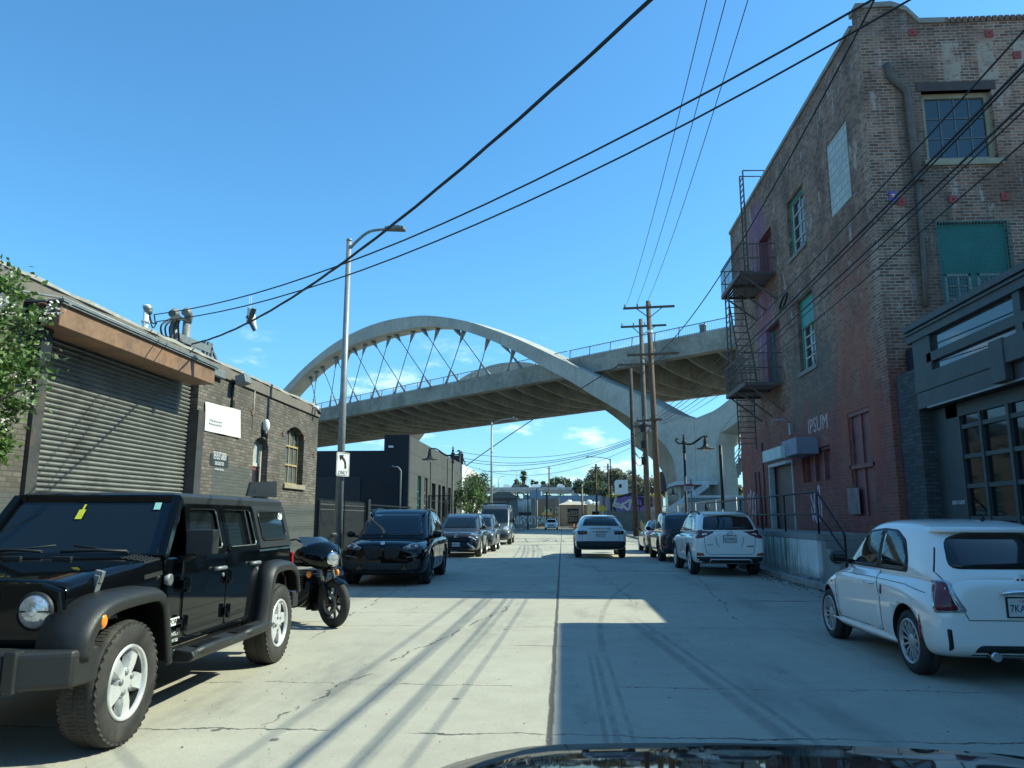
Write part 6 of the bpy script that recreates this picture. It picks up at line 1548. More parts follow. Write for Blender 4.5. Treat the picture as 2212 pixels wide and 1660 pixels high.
# ---------------------------------------------------------------- parked and driving vehicles
def fiat():
    low = [(-1.78, .36, .66, .86, .70, .66, .56), (-1.73, .24, .72, .97, .785, .72, .58), (-1.45, .2, .82, .99, .815, .77, .66), (-1.0, .19, .88, .98, .815, .76, .66), (-.2, .18, .9, .97, .80, .755, .66), (.6, .18, .9, .96, .81, .75, .62), (1.05, .19, .84, .93, .815, .70, .52), (1.45, .22, .70, .82, .76, .62, .46), (1.7, .26, .58, .68, .62, .52, .4), (1.78, .34, .5, .58, .45, .4, .3)]
    cab = [(-1.73, .82, .6, .95, .53), (-1.66, .85, .68, 1.03, .56), (-1.5, .88, .715, 1.23, .565), (-1.32, .88, .73, 1.385, .57), (-1.05, .88, .735, 1.465, .575), (-.6, .88, .74, 1.495, .58), (-.1, .88, .74, 1.488, .585), (.22, .88, .735, 1.42, .59), (.55, .88, .71, 1.2, .59), (.85, .86, .66, .99, .57), (1.0, .84, .6, .9, .5)]
    c = Car('hatchback', 'small white rounded hatchback parked on the right nearest the camera', 'car', (4.2, 9.32, 0), R(0), low, cab, WHITEP, (1.15, -1.15), .305, .2, W=1.63, rim='multi', rimr=.215, rimm=mat('dull silver spokes', (.45, .45, .44), .4, .6), arch=.035)
    dlo = [(.74, .955), (.6, 1.10), (.36, 1.27), (.08, 1.365), (-.3, 1.395), (-.65, 1.38), (-.9, 1.28), (-1.03, 1.1), (-1.06, .96)]
    c.both(dlo, 'window_surround', PLASTIC, rad=.05, off=.003, step=.03)
    c.both([(.66, .98), (.54, 1.1), (.34, 1.245), (.07, 1.34), (-.30, 1.372), (-.34, .98)], 'side_window', GLASS, rad=.04, off=.011, step=.03)
    c.both([(-.43, .98), (-.385, 1.37), (-.65, 1.355), (-.87, 1.255), (-.99, 1.1), (-1.02, .985)], 'quarter_window', GLASS, rad=.05, off=.011, step=.03)
    c.both([(.7, .36), (.76, .62), (.66, .95), (-.36, .95), (-.5, .68), (-.52, .34), (.0, .3)], 'door', WHITEP, off=.003, rad=.06)
    for v in 'LR': c.strip(v, [(.78, .95), (.8, .64), (.74, .33), (-.54, .33), (-.54, .66), (-.38, .95)], .009, 'door_gap', BLACK, .003)
    c.both([(1.1, .21), (-.8, .2), (-.86, .27), (1.0, .3)], 'side_skirt', WHITEP, off=.03, rad=.02)
    c.patch('B', rounded([(-.57, 1.03), (-.50, 1.30), (-.3, 1.36), (.3, 1.36), (.50, 1.30), (.57, 1.03)], .08), 'rear_window', GLASS, off=.006)
    c.patch('B', rounded([(-.56, 1.365), (-.5, 1.425), (.5, 1.425), (.56, 1.365)], .03), 'roof_spoiler', WHITEP, off=.09, thick=.12)
    c.strip('B', [(-.58, 1.22), (-.66, 1.0), (-.60, .78), (-.5, .58), (.5, .58), (.60, .78), (.66, 1.0), (.58, 1.22)], .007, 'hatch_gap', BLACK, .003)
    for vw in ('DL', 'DR'):
        tl = c.patch(vw, rounded([(.57, .93), (.76, .93), (.90, .65), (.65, .64)], .035), 'tail_light', LAMPG, off=.010)
        c.patch(vw, rounded([(.585, .915), (.735, .915), (.845, .665), (.665, .66)], .03), 'red_lens', DREDL, off=.016, parent=tl)
        c.patch(vw, rounded([(.745, .91), (.755, .91), (.885, .67), (.855, .665)], .012), 'clear_lens', LAMPG, off=.016, parent=tl)
    for sx in (-1, 1):
        q = [(sx * .66, .50), (sx * .70, .50), (sx * .685, .30), (sx * .65, .32)]
        c.patch('B', rounded(q if sx < 0 else q[::-1], .015), 'bumper_slot', BLACK, off=.004)
    c.patch('B', rounded([(-.5, .21), (-.44, .36), (.44, .36), (.5, .21)], .05), 'diffuser', PLASTIC, off=.006)
    for sx in (-1, 1):
        mb = MB(); mb.cyl((sx * .32, -1.72, .27), (sx * .32, -1.84, .27), .04, 10); mb.build('exhaust_tip', CHROME, c.root, local=True)
    c.plate('B', 0, .70, '7KAY814', .32, .16, state='California')
    p, d = c.hit('B', 0, .83); mb = MB(); mb.tube([(-.22, p.y - .02, .815), (-.16, p.y - .05, .835), (.16, p.y - .05, .835), (.22, p.y - .02, .815)], .02, 8); mb.build('boot_handle', CHROME, c.root, local=True)
    p, d = c.hit('B', 0, .94); mb = MB(); mb.lathe([(.055, 0), (.05, .008), (0, .009)], 16, frame_m(p + Vector((0, -.006, 0)), (1, 0, 0), UZ)); mb.lathe([(.012, .009), (0, .012)], 8, frame_m(p + Vector((-.02, -.006, 0)), (1, 0, 0), UZ), 1); mb.lathe([(.012, .009), (0, .012)], 8, frame_m(p + Vector((.02, -.006, 0)), (1, 0, 0), UZ), 1); mb.build('badge', [WHITEP, BLACK], c.root, local=True)
    c.mirror(.62, .97, PLASTIC, (.1, .09, .085), .07); c.handles((-.38,), .8, CHROME)
    for v in 'LR':
        c.patch(v, [(-1.46, .60), (-1.43, .5), (-1.43, .38), (-1.45, .38), (-1.48, .5)][::-1], 'side_marker', REDL, off=.006)
        c.patch(v, [(.93, .74), (.99, .74), (.99, .71), (.93, .71)], 'side_repeater', AMBER, off=.006)
        c.patch(v, [(-.6, .8), (-.55, .8), (-.55, .72), (-.575, .7), (-.6, .72)], 'pillar_badge', DREDL, off=.006)
        c.strip(v, [(1.2, .835), (.6, .862), (-.3, .865), (-1.1, .85), (-1.5, .8)], .006, 'shoulder_line', GALV, .003)
    c.mir('F', rounded([(.42, .62), (.6, .62), (.6, .78), (.42, .76)], .07), 'headlight', LAMPG)
    c.patch('F', rounded([(-.5, 1.02), (-.46, 1.36), (.46, 1.36), (.5, 1.02)], .06), 'windscreen', GLASS)
    mb = MB(); mb.tube([(0, -1.2, 1.49), (0, -1.28, 1.56)], .008, 5); mb.ball((0, -1.2, 1.49), .025, 8, 5); mb.build('antenna', PLASTIC, c.root, local=True)
    return c
fiat()
def suv_low(L, W, bonnet=.98, belt=1.02, zb=.24, nose=.5, tail=.45, tz=None, fl=1.0):
    """generic sport utility lower body; y forward"""
    h = L / 2; w = W / 2; tz = tz or belt
    return [(-h, zb + .12, tz - .16, tz - .05, w * .86, w * .8, w * .62), (-h + .06, zb + .04, tz - .09, tz, w * .95, w * .89, w * .7), (-h + .35, zb, belt - .06, belt + .03, w * .985, w * .935, w * .78), (-h + 1.0, zb - .02, belt - .05, belt + .03, w, w * .94, w * .8),
            (-.1, zb - .03, belt - .06, belt + .02, w * .98, w * .935, w * .8), (h - 1.75, zb - .03, belt - .06, belt + .0, w * .985, w * .93, w * .78), (h - 1.25, zb - .02, belt - .07, bonnet + .04, w, w * .91, w * .7), (h - .7, zb, bonnet - .09, bonnet, w * .99, w * .88, w * .68),
            (h - .22, zb + .02, bonnet - .13, bonnet - .04, w * .955, w * .85, w * .64), (h - .05, zb + .05, bonnet - .2, bonnet - .1, w * .89, w * .8, w * .6), (h, zb + .12, bonnet - .3, bonnet - .2, w * .8, w * .72, w * .55)]
def suv_cab(L, W, H, belt=1.02, rake=.0, hatch=.3, wsb=1.25, roof_f=2.05, wr=.72):
    h = L / 2; w = W / 2; b = belt - .04
    return [(-h + .1, b - .05, w * .82, b + .1, w * .72), (-h + .17, b, w * .88, b + .22, w * .74), (-h + hatch, b, w * .91, H - .13, w * wr), (-h + hatch + .25, b, w * .92, H - .045, w * (wr + .01)), (-.5, b, w * .925, H, w * (wr + .015)), (h - roof_f - .5, b, w * .925, H - .01, w * (wr + .01)),
            (h - roof_f, b, w * .92, H - .07, w * wr), (h - (roof_f + wsb) / 2, b, w * .9, (H + b) / 2 + .04, w * (wr + .02)), (h - wsb, b, w * .87, b + .1, w * (wr + .04)), (h - wsb + .15, b - .04, w * .8, b + .0, w * .66)]
def rails(c, x, y0, y1, z, m=PLASTIC):
    for sx in (-1, 1):
        g = lambda y, e: c.hit('T', sx * x, y)[0] + UZ * e
        mb = MB(); mb.tube(smooth_curve([g(y0, -.01), g(y0 + .1, .04), g((y0 + y1) / 2, .045), g(y1 - .1, .04), g(y1, -.01)]), .02, 6); mb.build('roof_rail', m, c.root, local=True)
def door_lines(c, ys, z0, z1, slant=.1):
    for v in 'LR':
        for y in ys: c.strip(v, [(y, z1), (y + .02, (z0 + z1) / 2), (y - slant * .2, z0)], .01, 'door_gap', BLACK, .003)
        c.strip(v, [(ys[0], z0), (ys[-1], z0)], .01, 'door_gap', BLACK, .003)

def bmw():
    L_, W_, H_ = 4.92, 2.0, 1.74
    c = Car('suv', 'glossy black suv with slim angled headlights parked facing the camera behind the motorcycle', 'car', (-4.12, 19.75, 0), PI + R(2.2), suv_low(L_, W_, 1.03, 1.05, .22, .62), suv_cab(L_, W_, H_, 1.05, hatch=.5), BLACKP, (1.5, -1.45), .385, .28, W=W_, rim='twin', rimm=DARKALLOY, rimr=.27, arch=.045)
    c.patch('F', rounded([(-.74, 1.1), (-.58, 1.6), (.58, 1.6), (.74, 1.1)], .07), 'windscreen', GLASS, off=.006)
    c.both(rounded([(1.0, 1.09), (.3, 1.52), (.1, 1.57), (-.1, 1.58), (-.12, 1.09)], .04), 'front_side_window', GLASS)
    c.both(rounded([(-.2, 1.09), (-.18, 1.58), (-1.0, 1.54), (-1.15, 1.1)], .04), 'rear_side_window', GLASS)
    c.both(rounded([(-1.24, 1.12), (-1.1, 1.53), (-1.5, 1.45), (-1.85, 1.18)], .05), 'quarter_window', GLASS)
    for v in 'LR': c.strip(v, [(1.05, 1.065), (-1.9, 1.08)], .02, 'belt_trim', PLASTIC, .006)
    door_lines(c, (.95, -.16, -1.15), .42, 1.05)
    for sx in (-1, 1):
        q = [(sx * .46, .84), (sx * .60, .91), (sx * .88, .955), (sx * .9, .87), (sx * .7, .80), (sx * .5, .78)]
        hl = c.patch('F', rounded(q if sx > 0 else q[::-1], .025), 'headlight', glass_mat('smoked lamp cover', (.04, .05, .055), .05, 1.0), off=.008)
        for k in range(2):
            x_ = sx * (.6 + .15 * k); p, d = c.hit('F', x_, .865 + .012 * k); mb = MB(); mb.lathe([(.045, .012), (.05, .02), (.03, .012), (0, .01)], 12, frame_m(p, (-1, 0, 0), UZ)); mb.build('lamp_ring', LAMPG, hl, local=True)
        c.strip('F', [(sx * .47, .845), (sx * .60, .917), (sx * .88, .962)], .018, 'light_strip', LAMPG, .012, parent=hl)
        q = [(sx * .05, .88), (sx * .36, .90), (sx * .42, .82), (sx * .36, .62), (sx * .1, .58), (sx * .05, .66)]
        gr = c.patch('F', rounded(q if sx > 0 else q[::-1], .06), 'grille', BLACK, off=.012)
        for k in range(7): c.strip('F', [(sx * (.09 + .045 * k), .87), (sx * (.1 + .042 * k), .62)], .012, 'grille_bar', DARKALLOY, .02, parent=gr)
        q = [(sx * .52, .5), (sx * .86, .62), (sx * .88, .42), (sx * .6, .32)]
        c.patch('F', rounded(q if sx > 0 else q[::-1], .05), 'air_intake', PLASTIC, off=.006)
        c.strip('F', [(sx * .56, .64), (sx * .8, .68)], .02, 'fog_strip', GALV, .006)
    c.patch('F', rounded([(-.5, .52), (.5, .52), (.42, .34), (-.42, .34)], .05), 'lower_grille', PLASTIC, off=.006)
    c.strip('F', [(-.75, .32), (0, .3), (.75, .32)], .05, 'splitter', BLACKP, .02)
    p, d = c.hit('F', 0, .945); n_ = frame_m(p + Vector((0, .012, 0)), (-1, 0, 0), Vector((0, -.5, .85)))
    mb = MB(); mb.lathe([(.05, 0), (.05, .01), (.036, .012)], 18, n_, 1); mb.lathe([(.036, .012), (0, .012)], 18, n_, 0); mb.build('badge', [PLATE, CHROME], c.root, local=True)
    c.mirror(.98, 1.06, BLACKP, (.11, .08, .08), .08); c.handles((-.05, -1.05), .93, BLACKP); rails(c, .66, -1.7, .5, H_ - .01, BLACKP)
    c.patch('B', rounded([(-.7, 1.14), (-.55, 1.5), (.55, 1.5), (.7, 1.14)], .07), 'rear_window', GLASS)
    c.mir('B', rounded([(.45, .95), (.88, .98), (.86, .85), (.5, .83)], .04), 'tail_light', DREDL)
    mb = MB(); mb.box(.34, 0, 0, .5, .002, .03); p, d = c.hit('F', .46, 1.56); mb = MB(); mb.box(p.x - .09, p.y + .004, p.z - .015, p.x + .05, p.y + .01, p.z + .015); mb.build('windscreen_sticker', WHITE, c.root, local=True)
    return c
bmw()
def suv_front(name, label, loc, rz, L_, W_, H_, pm, plate_txt, style):
    c = Car('suv', label, 'car', loc, rz, suv_low(L_, W_, 1.02, 1.06, .24, .6), suv_cab(L_, W_, H_, 1.06, hatch=.42), pm, (L_ / 2 - .93, -L_ / 2 + 1.0), .36, .24, W=W_, rim='twin', arch_trim=PLASTIC)
    c.patch('F', rounded([(-.68, 1.12), (-.55, 1.56), (.55, 1.56), (.68, 1.12)], .07), 'windscreen', GLASS)
    c.both(rounded([(.85, 1.1), (.25, 1.5), (-.08, 1.56), (-.1, 1.1)], .04), 'front_side_window', GLASS)
    c.both(rounded([(-.18, 1.1), (-.16, 1.56), (-.95, 1.54), (-1.1, 1.12)], .04), 'rear_side_window', GLASS)
    c.both(rounded([(-1.2, 1.16), (-1.05, 1.52), (-1.45, 1.48), (-1.7, 1.2)], .04), 'quarter_window', GLASS)
    door_lines(c, (.9, -.14, -1.1), .45, 1.06)
    for sx in (-1, 1):
        q = [(sx * .5, .84), (sx * .62, .93), (sx * .84, .97), (sx * .86, .87), (sx * .62, .82)]
        c.patch('F', rounded(q if sx > 0 else q[::-1], .02), 'headlight', LAMPG, off=.008)
        q = [(sx * .5, .82), (sx * .62, .79), (sx * .78, .68), (sx * .74, .64), (sx * .6, .73), (sx * .46, .77)]
        if style == 0: c.patch('F', rounded(q if sx > 0 else q[::-1], .015), 'chrome_wing', ALLOY, off=.012)
        q = [(sx * .46, .58), (sx * .74, .36), (sx * .78, .32), (sx * .62, .33), (sx * .42, .53)]
        if style == 0: c.patch('F', rounded(q if sx > 0 else q[::-1], .015), 'lower_trim', ALLOY, off=.012)
        q = [(sx * .62, .62), (sx * .8, .6), (sx * .78, .42), (sx * .68, .44)]
        c.patch('F', rounded(q if sx > 0 else q[::-1], .03), 'air_intake', PLASTIC, off=.006)
    c.patch('F', rounded([(-.48, .84), (.48, .84), (.58, .72), (.46, .6), (-.46, .6), (-.58, .72)], .04), 'grille', PLASTIC, off=.008)
    c.patch('F', rounded([(-.5, .56), (.5, .56), (.62, .36), (-.62, .36)], .03), 'lower_grille', BLACK, off=.006)
    p, d = c.hit('F', 0, .83); mb = MB(); mb.lathe([(.07, .0), (.075, .012), (.055, .012), (.05, .0)], 16, frame_m(p + Vector((0, .012, 0)), (-1, 0, 0), UZ)); mb.tube([p + Vector((-.05, .02, .0)), p + Vector((0, .02, .04)), p + Vector((.05, .02, 0))], .009, 5); mb.build('badge', CHROME, c.root, local=True)
    if plate_txt is not None: c.plate('F', 0, .5, plate_txt, .31, .155)
    c.mirror(.86, 1.08, PLASTIC if style == 0 else pm, (.1, .07, .08), .08); c.handles((-.03, -1.0), .93, pm); rails(c, .62, -1.5, .4, H_ - .01)
    c.patch('B', rounded([(-.62, 1.16), (-.52, 1.5), (.52, 1.5), (.62, 1.16)], .06), 'rear_window', GLASS)
    c.mir('B', rounded([(.42, 1.0), (.82, 1.04), (.8, .86), (.5, .86)], .04), 'tail_light', DREDL)
    return c
suv_front('suv', 'dark grey suv with bright chrome nose wings and front plate parked behind the black suv', (-4.15, 32.4, 0), PI + R(1), 4.6, 1.86, 1.70, GREYP, '8MWW 203', 0)
suv_front('suv', 'silver grey suv squeezed between the dark grey suv and the van', (-4.0, 37.35, 0), PI + R(1), 4.55, 1.86, 1.70, SILVERP, None, 1)
def van():
    L_, W_, H_ = 5.3, 2.0, 2.32; h = L_ / 2; w = W_ / 2
    low = [(-h, .3, 1.0, 1.2, w * .9, w * .9, w * .8), (-h + .1, .26, 1.05, 1.25, w * .97, w * .96, w * .85), (-h + 1, .24, 1.1, 1.25, w, w * .98, w * .85), (0, .24, 1.1, 1.25, w, w * .98, w * .85), (h - 1.4, .24, 1.1, 1.25, w, w * .96, w * .8), (h - .75, .26, 1.02, 1.16, w * .99, w * .9, w * .7), (h - .3, .26, .9, 1.04, w * .95, w * .84, w * .62), (h - .07, .3, .72, .86, w * .85, w * .74, w * .55), (h, .36, .58, .68, w * .74, w * .64, w * .45)]
    cab = [(-h + .02, 1.0, w * .9, H_ - .12, w * .8), (-h + .15, 1.02, w * .94, H_ - .02, w * .84), (-h + 1, 1.04, w * .95, H_, w * .85), (0, 1.04, w * .95, H_, w * .85), (h - 1.9, 1.04, w * .95, H_ - .02, w * .84), (h - 1.6, 1.04, w * .945, H_ - .14, w * .83), (h - 1.1, 1.04, w * .92, 1.6, w * .83), (h - .75, 1.02, w * .88, 1.2, w * .8), (h - .6, .98, w * .8, 1.08, w * .7)]
    c = Car('van', 'tall grey panel van with roof rack line parked facing the camera on the left', 'van', (-3.98, 47.3, 0), PI + R(1), low, cab, VANP, (h - .95, -h + 1.05), .36, .24, W=W_, rim='ten', rimm=GALV)
    c.patch('F', rounded([(-.8, 1.24), (-.7, 2.04), (.7, 2.04), (.8, 1.24)], .1), 'windscreen', GLASS)
    c.both(rounded([(h - .95, 1.2), (h - 1.5, 1.85), (h - 2.05, 1.9), (h - 2.05, 1.2)], .06), 'front_side_window', GLASS)
    c.both(rounded([(h - 2.3, 1.25), (h - 2.3, 1.9), (h - 3.3, 1.9), (h - 3.3, 1.25)], .06), 'rear_side_window', GLASS)
    c.mir('F', rounded([(.5, .86), (.58, 1.02), (.82, 1.1), (.88, .98), (.8, .84)], .03), 'headlight', LAMPG)
    c.patch('F', rounded([(-.44, 1.0), (.44, 1.0), (.38, .76), (-.38, .76)], .05), 'grille', PLASTIC, off=.01)
    c.patch('F', rounded([(-.7, .6), (.7, .6), (.66, .42), (-.66, .42)], .05), 'lower_grille', PLASTIC)
    p, d = c.hit('F', 0, .88); mb = MB(); mb.lathe([(.09, .02), (.1, .03), (.08, .03)], 16, frame_m(p, (-1, 0, 0), UZ)); mb.build('badge', CHROME, c.root, local=True)
    c.mirror(h - 1.2, 1.3, PLASTIC, (.1, .08, .16), .1); door_lines(c, (h - .95, h - 2.2, h - 3.5), .45, 1.9)
    mb = MB(); pr = [(w * .84, h - 1.62, H_ - .14), (w * .62, h - 1.85, H_ + .04), (-w * .62, h - 1.85, H_ + .04), (-w * .84, h - 1.62, H_ - .14)]
    mb.tube(smooth_curve(pr), .03, 6)
    for sx in (-1, 1): mb.tube([(sx * w * .66, h - 1.85, H_ + .04), (sx * w * .66, -h + .2, H_ + .04)], .025, 6)
    mb.build('roof_rack', IRON, c.root, local=True)
    c.patch('B', rounded([(-.7, 1.3), (-.66, 1.9), (.66, 1.9), (.7, 1.3)], .06), 'rear_window', GLASS); c.mir('B', rounded([(.8, .9), (.93, .9), (.93, 1.4), (.82, 1.4)], .03), 'tail_light', REDL)
van()
def evoque():
    L_, W_, H_ = 4.36, 1.98, 1.63
    c = Car('suv', 'white suv with spaced lettering on its tailgate driving ahead in the street', 'car', (1.44, 32.1, 0), 0, suv_low(L_, W_, 1.08, 1.14, .3, .6, tz=1.18), suv_cab(L_, W_, H_, 1.17, hatch=.42, wr=.66), paint('pale blue white car paint', (.66, .68, .68)), (1.35, -1.32), .375, .25, W=W_, rim='ten', rimm=DARKALLOY, arch_trim=PLASTIC)
    c.patch('B', rounded([(-.69, 1.22), (-.57, 1.49), (0, 1.53), (.57, 1.49), (.69, 1.22)], .05), 'rear_window', GLASS, off=.008)
    c.patch('B', rounded([(-.58, 1.545), (-.52, 1.60), (.52, 1.60), (.58, 1.545)], .02), 'roof_spoiler', WHITEP, off=.08, thick=.1)
    c.both(rounded([(.75, 1.16), (.2, 1.46), (-.1, 1.5), (-.12, 1.16)], .03), 'front_side_window', GLASS); c.both(rounded([(-.2, 1.16), (-.18, 1.5), (-1.2, 1.45), (-1.65, 1.3), (-1.7, 1.2)], .03), 'rear_side_window', GLASS)
    for sx in (-1, 1):
        q = [(sx * .5, 1.03), (sx * .88, 1.03), (sx * .86, .9), (sx * .53, .89)]
        tl = c.patch('B', rounded(q[::-1] if sx > 0 else q, .03), 'tail_light', glass_mat('smoked tail lamp', (.03, .012, .014), .05, .9), off=.012)
        p, d = c.hit('B', sx * .62, .96); mb = MB(); mb.lathe([(.05, .016), (.03, .016)], 14, frame_m(p, (1, 0, 0), UZ)); mb.build('lamp_ring', DREDL, tl, local=True)
        c.strip('B', [(sx * .66, 1.1), (sx * .7, .85), (sx * .7, .62)], .012, 'tailgate_gap', BLACK, .003)
        q = [(sx * .62, .54), (sx * .84, .54), (sx * .84, .5), (sx * .62, .5)]; c.patch('B', q[::-1] if sx > 0 else q, 'reflector', DREDL, off=.02)
    c.strip('B', [(-.7, .64), (.7, .64)], .012, 'tailgate_gap', BLACK, .003)
    c.patch('B', rounded([(-.93, .64), (.93, .64), (.9, .32), (-.9, .32)], .06), 'rear_bumper', PLASTIC, off=.03)
    p, d = c.hit('B', 0, 1.1); text_mb('RANGE ROVER', .095, frame_m(Vector((0, p.y - .022, 1.115)), (1, 0, 0), UZ), .004, sx=1.25).build('lettering', BLACK, c.root, local=True)
    c.plate('B', 0, .89, '8ZBM273', .31, .155); c.strip('B', [(-.3, 1.0), (.3, 1.0)], .03, 'plate_trim', GALV, .012)
    c.mirror(.78, 1.12, PLASTIC, (.12, .08, .09), .1); c.handles((-.05, -1.0), .98, WHITEP)
    p, d = c.hit('B', .08, 1.3); mb = MB(); mb.box(-.12, p.y - .02, 1.22, .22, p.y - .012, 1.4); mb.build('window_reflection', GLASS, c.root, local=True) if False else None
    mb = MB(); mb.tube([(-.02, -1.95, 1.15), (.0, -1.9, 1.3)], .01, 5); mb.build('rear_wiper', PLASTIC, c.root, local=True)
    c.patch('F', rounded([(-.7, 1.18), (-.56, 1.5), (.56, 1.5), (.7, 1.18)], .06), 'windscreen', GLASS); c.mir('F', rounded([(.5, .84), (.84, .9), (.82, .78), (.5, .76)], .03), 'headlight', LAMPG)
evoque()
def rav_rear():
    L_, W_, H_ = 4.62, 1.86, 1.70
    c = Car('suv', 'white suv with dark red tail lights parked on the right beside the loading dock', 'car', (4.36, 23.15, 0), R(0), suv_low(L_, W_, 1.06, 1.12, .3, .6, tz=1.16), suv_cab(L_, W_, H_, 1.13, hatch=.45, wr=.74), WHITEP, (1.37, -1.30), .36, .235, W=W_, rim='twin', arch_trim=PLASTIC)
    c.patch('B', rounded([(-.68, 1.20), (-.58, 1.54), (0, 1.58), (.58, 1.54), (.68, 1.20)], .06), 'rear_window', GLASS, off=.008)
    c.patch('B', rounded([(-.6, 1.595), (-.54, 1.66), (.54, 1.66), (.6, 1.595)], .03), 'roof_spoiler', WHITEP, off=.1, thick=.12)
    c.both(rounded([(.85, 1.17), (.25, 1.5), (-.08, 1.57), (-.1, 1.16)], .04), 'front_side_window', GLASS); c.both(rounded([(-.18, 1.16), (-.16, 1.57), (-.9, 1.56), (-1.25, 1.42), (-1.42, 1.2)], .05), 'rear_side_window', GLASS)
    door_lines(c, (.9, -.14, -1.0), .45, 1.06)
    for sx in (-1, 1):
        q = [(sx * .36, 1.16), (sx * .6, 1.17), (sx * .80, 1.19), (sx * .80, .985), (sx * .70, 1.0), (sx * .52, 1.08)]
        tl = c.patch('B', rounded(q[::-1] if sx > 0 else q, .03), 'tail_light', DREDL, off=.014)
        q = [(sx * .7, .6), (sx * .86, .62), (sx * .86, .53), (sx * .66, .54)]; c.patch('B', rounded(q[::-1] if sx > 0 else q, .02), 'reflector', mat('orange red reflector', (.4, .07, .03), .3), off=.012)
        c.strip('B', [(sx * .64, 1.15), (sx * .66, .9), (sx * .6, .6), (sx * .5, .57)], .01, 'tailgate_gap', BLACK, .003)
        c.strip('B', [(sx * .36, 1.02), (sx * .34, .86), (sx * .28, .76)], .016, 'plate_recess', GALV, .002)
        c.patch('DL' if sx < 0 else 'DR', rounded([(.78, 1.17), (1.06, 1.20), (1.12, .99), (.95, .98)], .03), 'tail_light', DREDL, off=.014)
    c.strip('B', [(-.52, .57), (.52, .57)], .01, 'tailgate_gap', BLACK, .003)
    c.patch('B', rounded([(-.9, .51), (.9, .51), (.88, .30), (-.88, .30)], .04), 'rear_bumper', PLASTIC, off=.02)
    c.strip('B', [(-.55, .37), (-.5, .44), (.5, .44), (.55, .37)], .03, 'skid_trim', ALLOY, .03)
    c.plate('B', 0, .97, '8STM043', .31, .155, PLATE)
    p, d = c.hit('B', 0, 1.115); fm = frame_m(p + Vector((0, -.012, 0)), (1, 0, 0), UZ)
    mb = MB(); mb.tube([fm @ Vector((math.cos(a) * .075, math.sin(a) * .05, .004)) for a in [i * PI / 9 for i in range(19)]], .009, 5); mb.tube([fm @ Vector((math.cos(a) * .035, math.sin(a) * .05, .004)) for a in [i * PI / 9 for i in range(19)]], .008, 5); mb.tube([fm @ Vector((math.cos(a) * .06, .025 + math.sin(a) * .02, .004)) for a in [i * PI / 9 for i in range(19)]], .008, 5); mb.build('badge', CHROME, c.root, local=True)
    p, d = c.hit('B', .52, .78); mb = MB(); mb.box(.44, p.y - .012, .77, .60, p.y + .0, .80); mb.build('model_badge', CHROME, c.root, local=True)
    p, d = c.hit('B', -.5, .82); mb = MB(); mb.box(-.6, p.y - .01, .81, -.44, p.y, .825); mb.build('model_badge', CHROME, c.root, local=True)
    c.mirror(.86, 1.06, PLASTIC, (.11, .07, .08), .1); c.handles((-.03, -.95), .92, WHITEP); rails(c, .64, -1.6, .45, H_ - .01)
    mb = MB(); mb.prism([(-.015, -1.5, H_ - .02), (-.015, -1.68, H_ - .03), (-.015, -1.66, H_ + .05)], (.03, 0, 0)); mb.build('antenna', WHITEP, c.root, local=True)
    c.patch('F', rounded([(-.66, 1.1), (-.55, 1.54), (.55, 1.54), (.66, 1.1)], .06), 'windscreen', GLASS); c.mir('F', rounded([(.45, .8), (.82, .88), (.8, .76), (.5, .72)], .03), 'headlight', LAMPG)
rav_rear()
def forester():
    L_, W_, H_ = 4.6, 1.8, 1.73
    c = Car('suv', 'dark green suv parked on the right just ahead of the white suv', 'car', (4.28, 29.6, 0), 0, suv_low(L_, W_, 1.02, 1.03, .26, .6, tz=1.08), suv_cab(L_, W_, H_, 1.03, hatch=.45, wr=.76), GREENP, (1.35, -1.3), .355, .23, W=W_, rim='ten', rimm=DARKALLOY, arch_trim=PLASTIC)
    c.patch('B', rounded([(-.66, 1.1), (-.57, 1.52), (.57, 1.52), (.66, 1.1)], .06), 'rear_window', GLASS, off=.008)
    c.both(rounded([(.85, 1.08), (.3, 1.5), (-.08, 1.58), (-.1, 1.08)], .04), 'front_side_window', GLASS); c.both(rounded([(-.18, 1.08), (-.16, 1.58), (-1.0, 1.57), (-1.1, 1.09)], .04), 'rear_side_window', GLASS); c.both(rounded([(-1.18, 1.1), (-1.1, 1.56), (-1.55, 1.5), (-1.8, 1.14)], .04), 'quarter_window', GLASS)
    door_lines(c, (.9, -.14, -1.1), .45, 1.06)
    for sx in (-1, 1):
        q = [(sx * .5, 1.1), (sx * .78, 1.115), (sx * .78, .87), (sx * .7, .92), (sx * .5, .95)]
        c.patch('B', rounded(q[::-1] if sx > 0 else q, .03), 'tail_light', DREDL, off=.014)
        q = [(sx * .66, .56), (sx * .84, .56), (sx * .84, .46), (sx * .66, .46)]; c.patch('B', rounded(q[::-1] if sx > 0 else q, .02), 'reflector', REDL, off=.012)
        v = 'L' if sx < 0 else 'R'; c.patch('D' + v, rounded([(.8, 1.08), (1.1, 1.11), (1.12, .88), (.86, .9)], .03), 'tail_light', mat('pinkish lamp lens', (.3, .12, .1), .15, coat=.6), off=.012)
    c.patch('B', rounded([(-.86, .5), (.86, .5), (.82, .26), (-.82, .26)], .04), 'rear_bumper', PLASTIC, off=.02); c.plate('B', 0, .86, '', .31, .155)
    c.mirror(.86, 1.06, GREENP, (.11, .07, .08), .1); c.handles((-.03, -.95), .92, GREENP); rails(c, .64, -1.6, .45, H_ - .01)
    c.patch('F', rounded([(-.66, 1.1), (-.55, 1.55), (.55, 1.55), (.66, 1.1)], .06), 'windscreen', GLASS); c.mir('F', rounded([(.45, .8), (.82, .88), (.8, .76), (.5, .72)], .03), 'headlight', LAMPG)
forester()
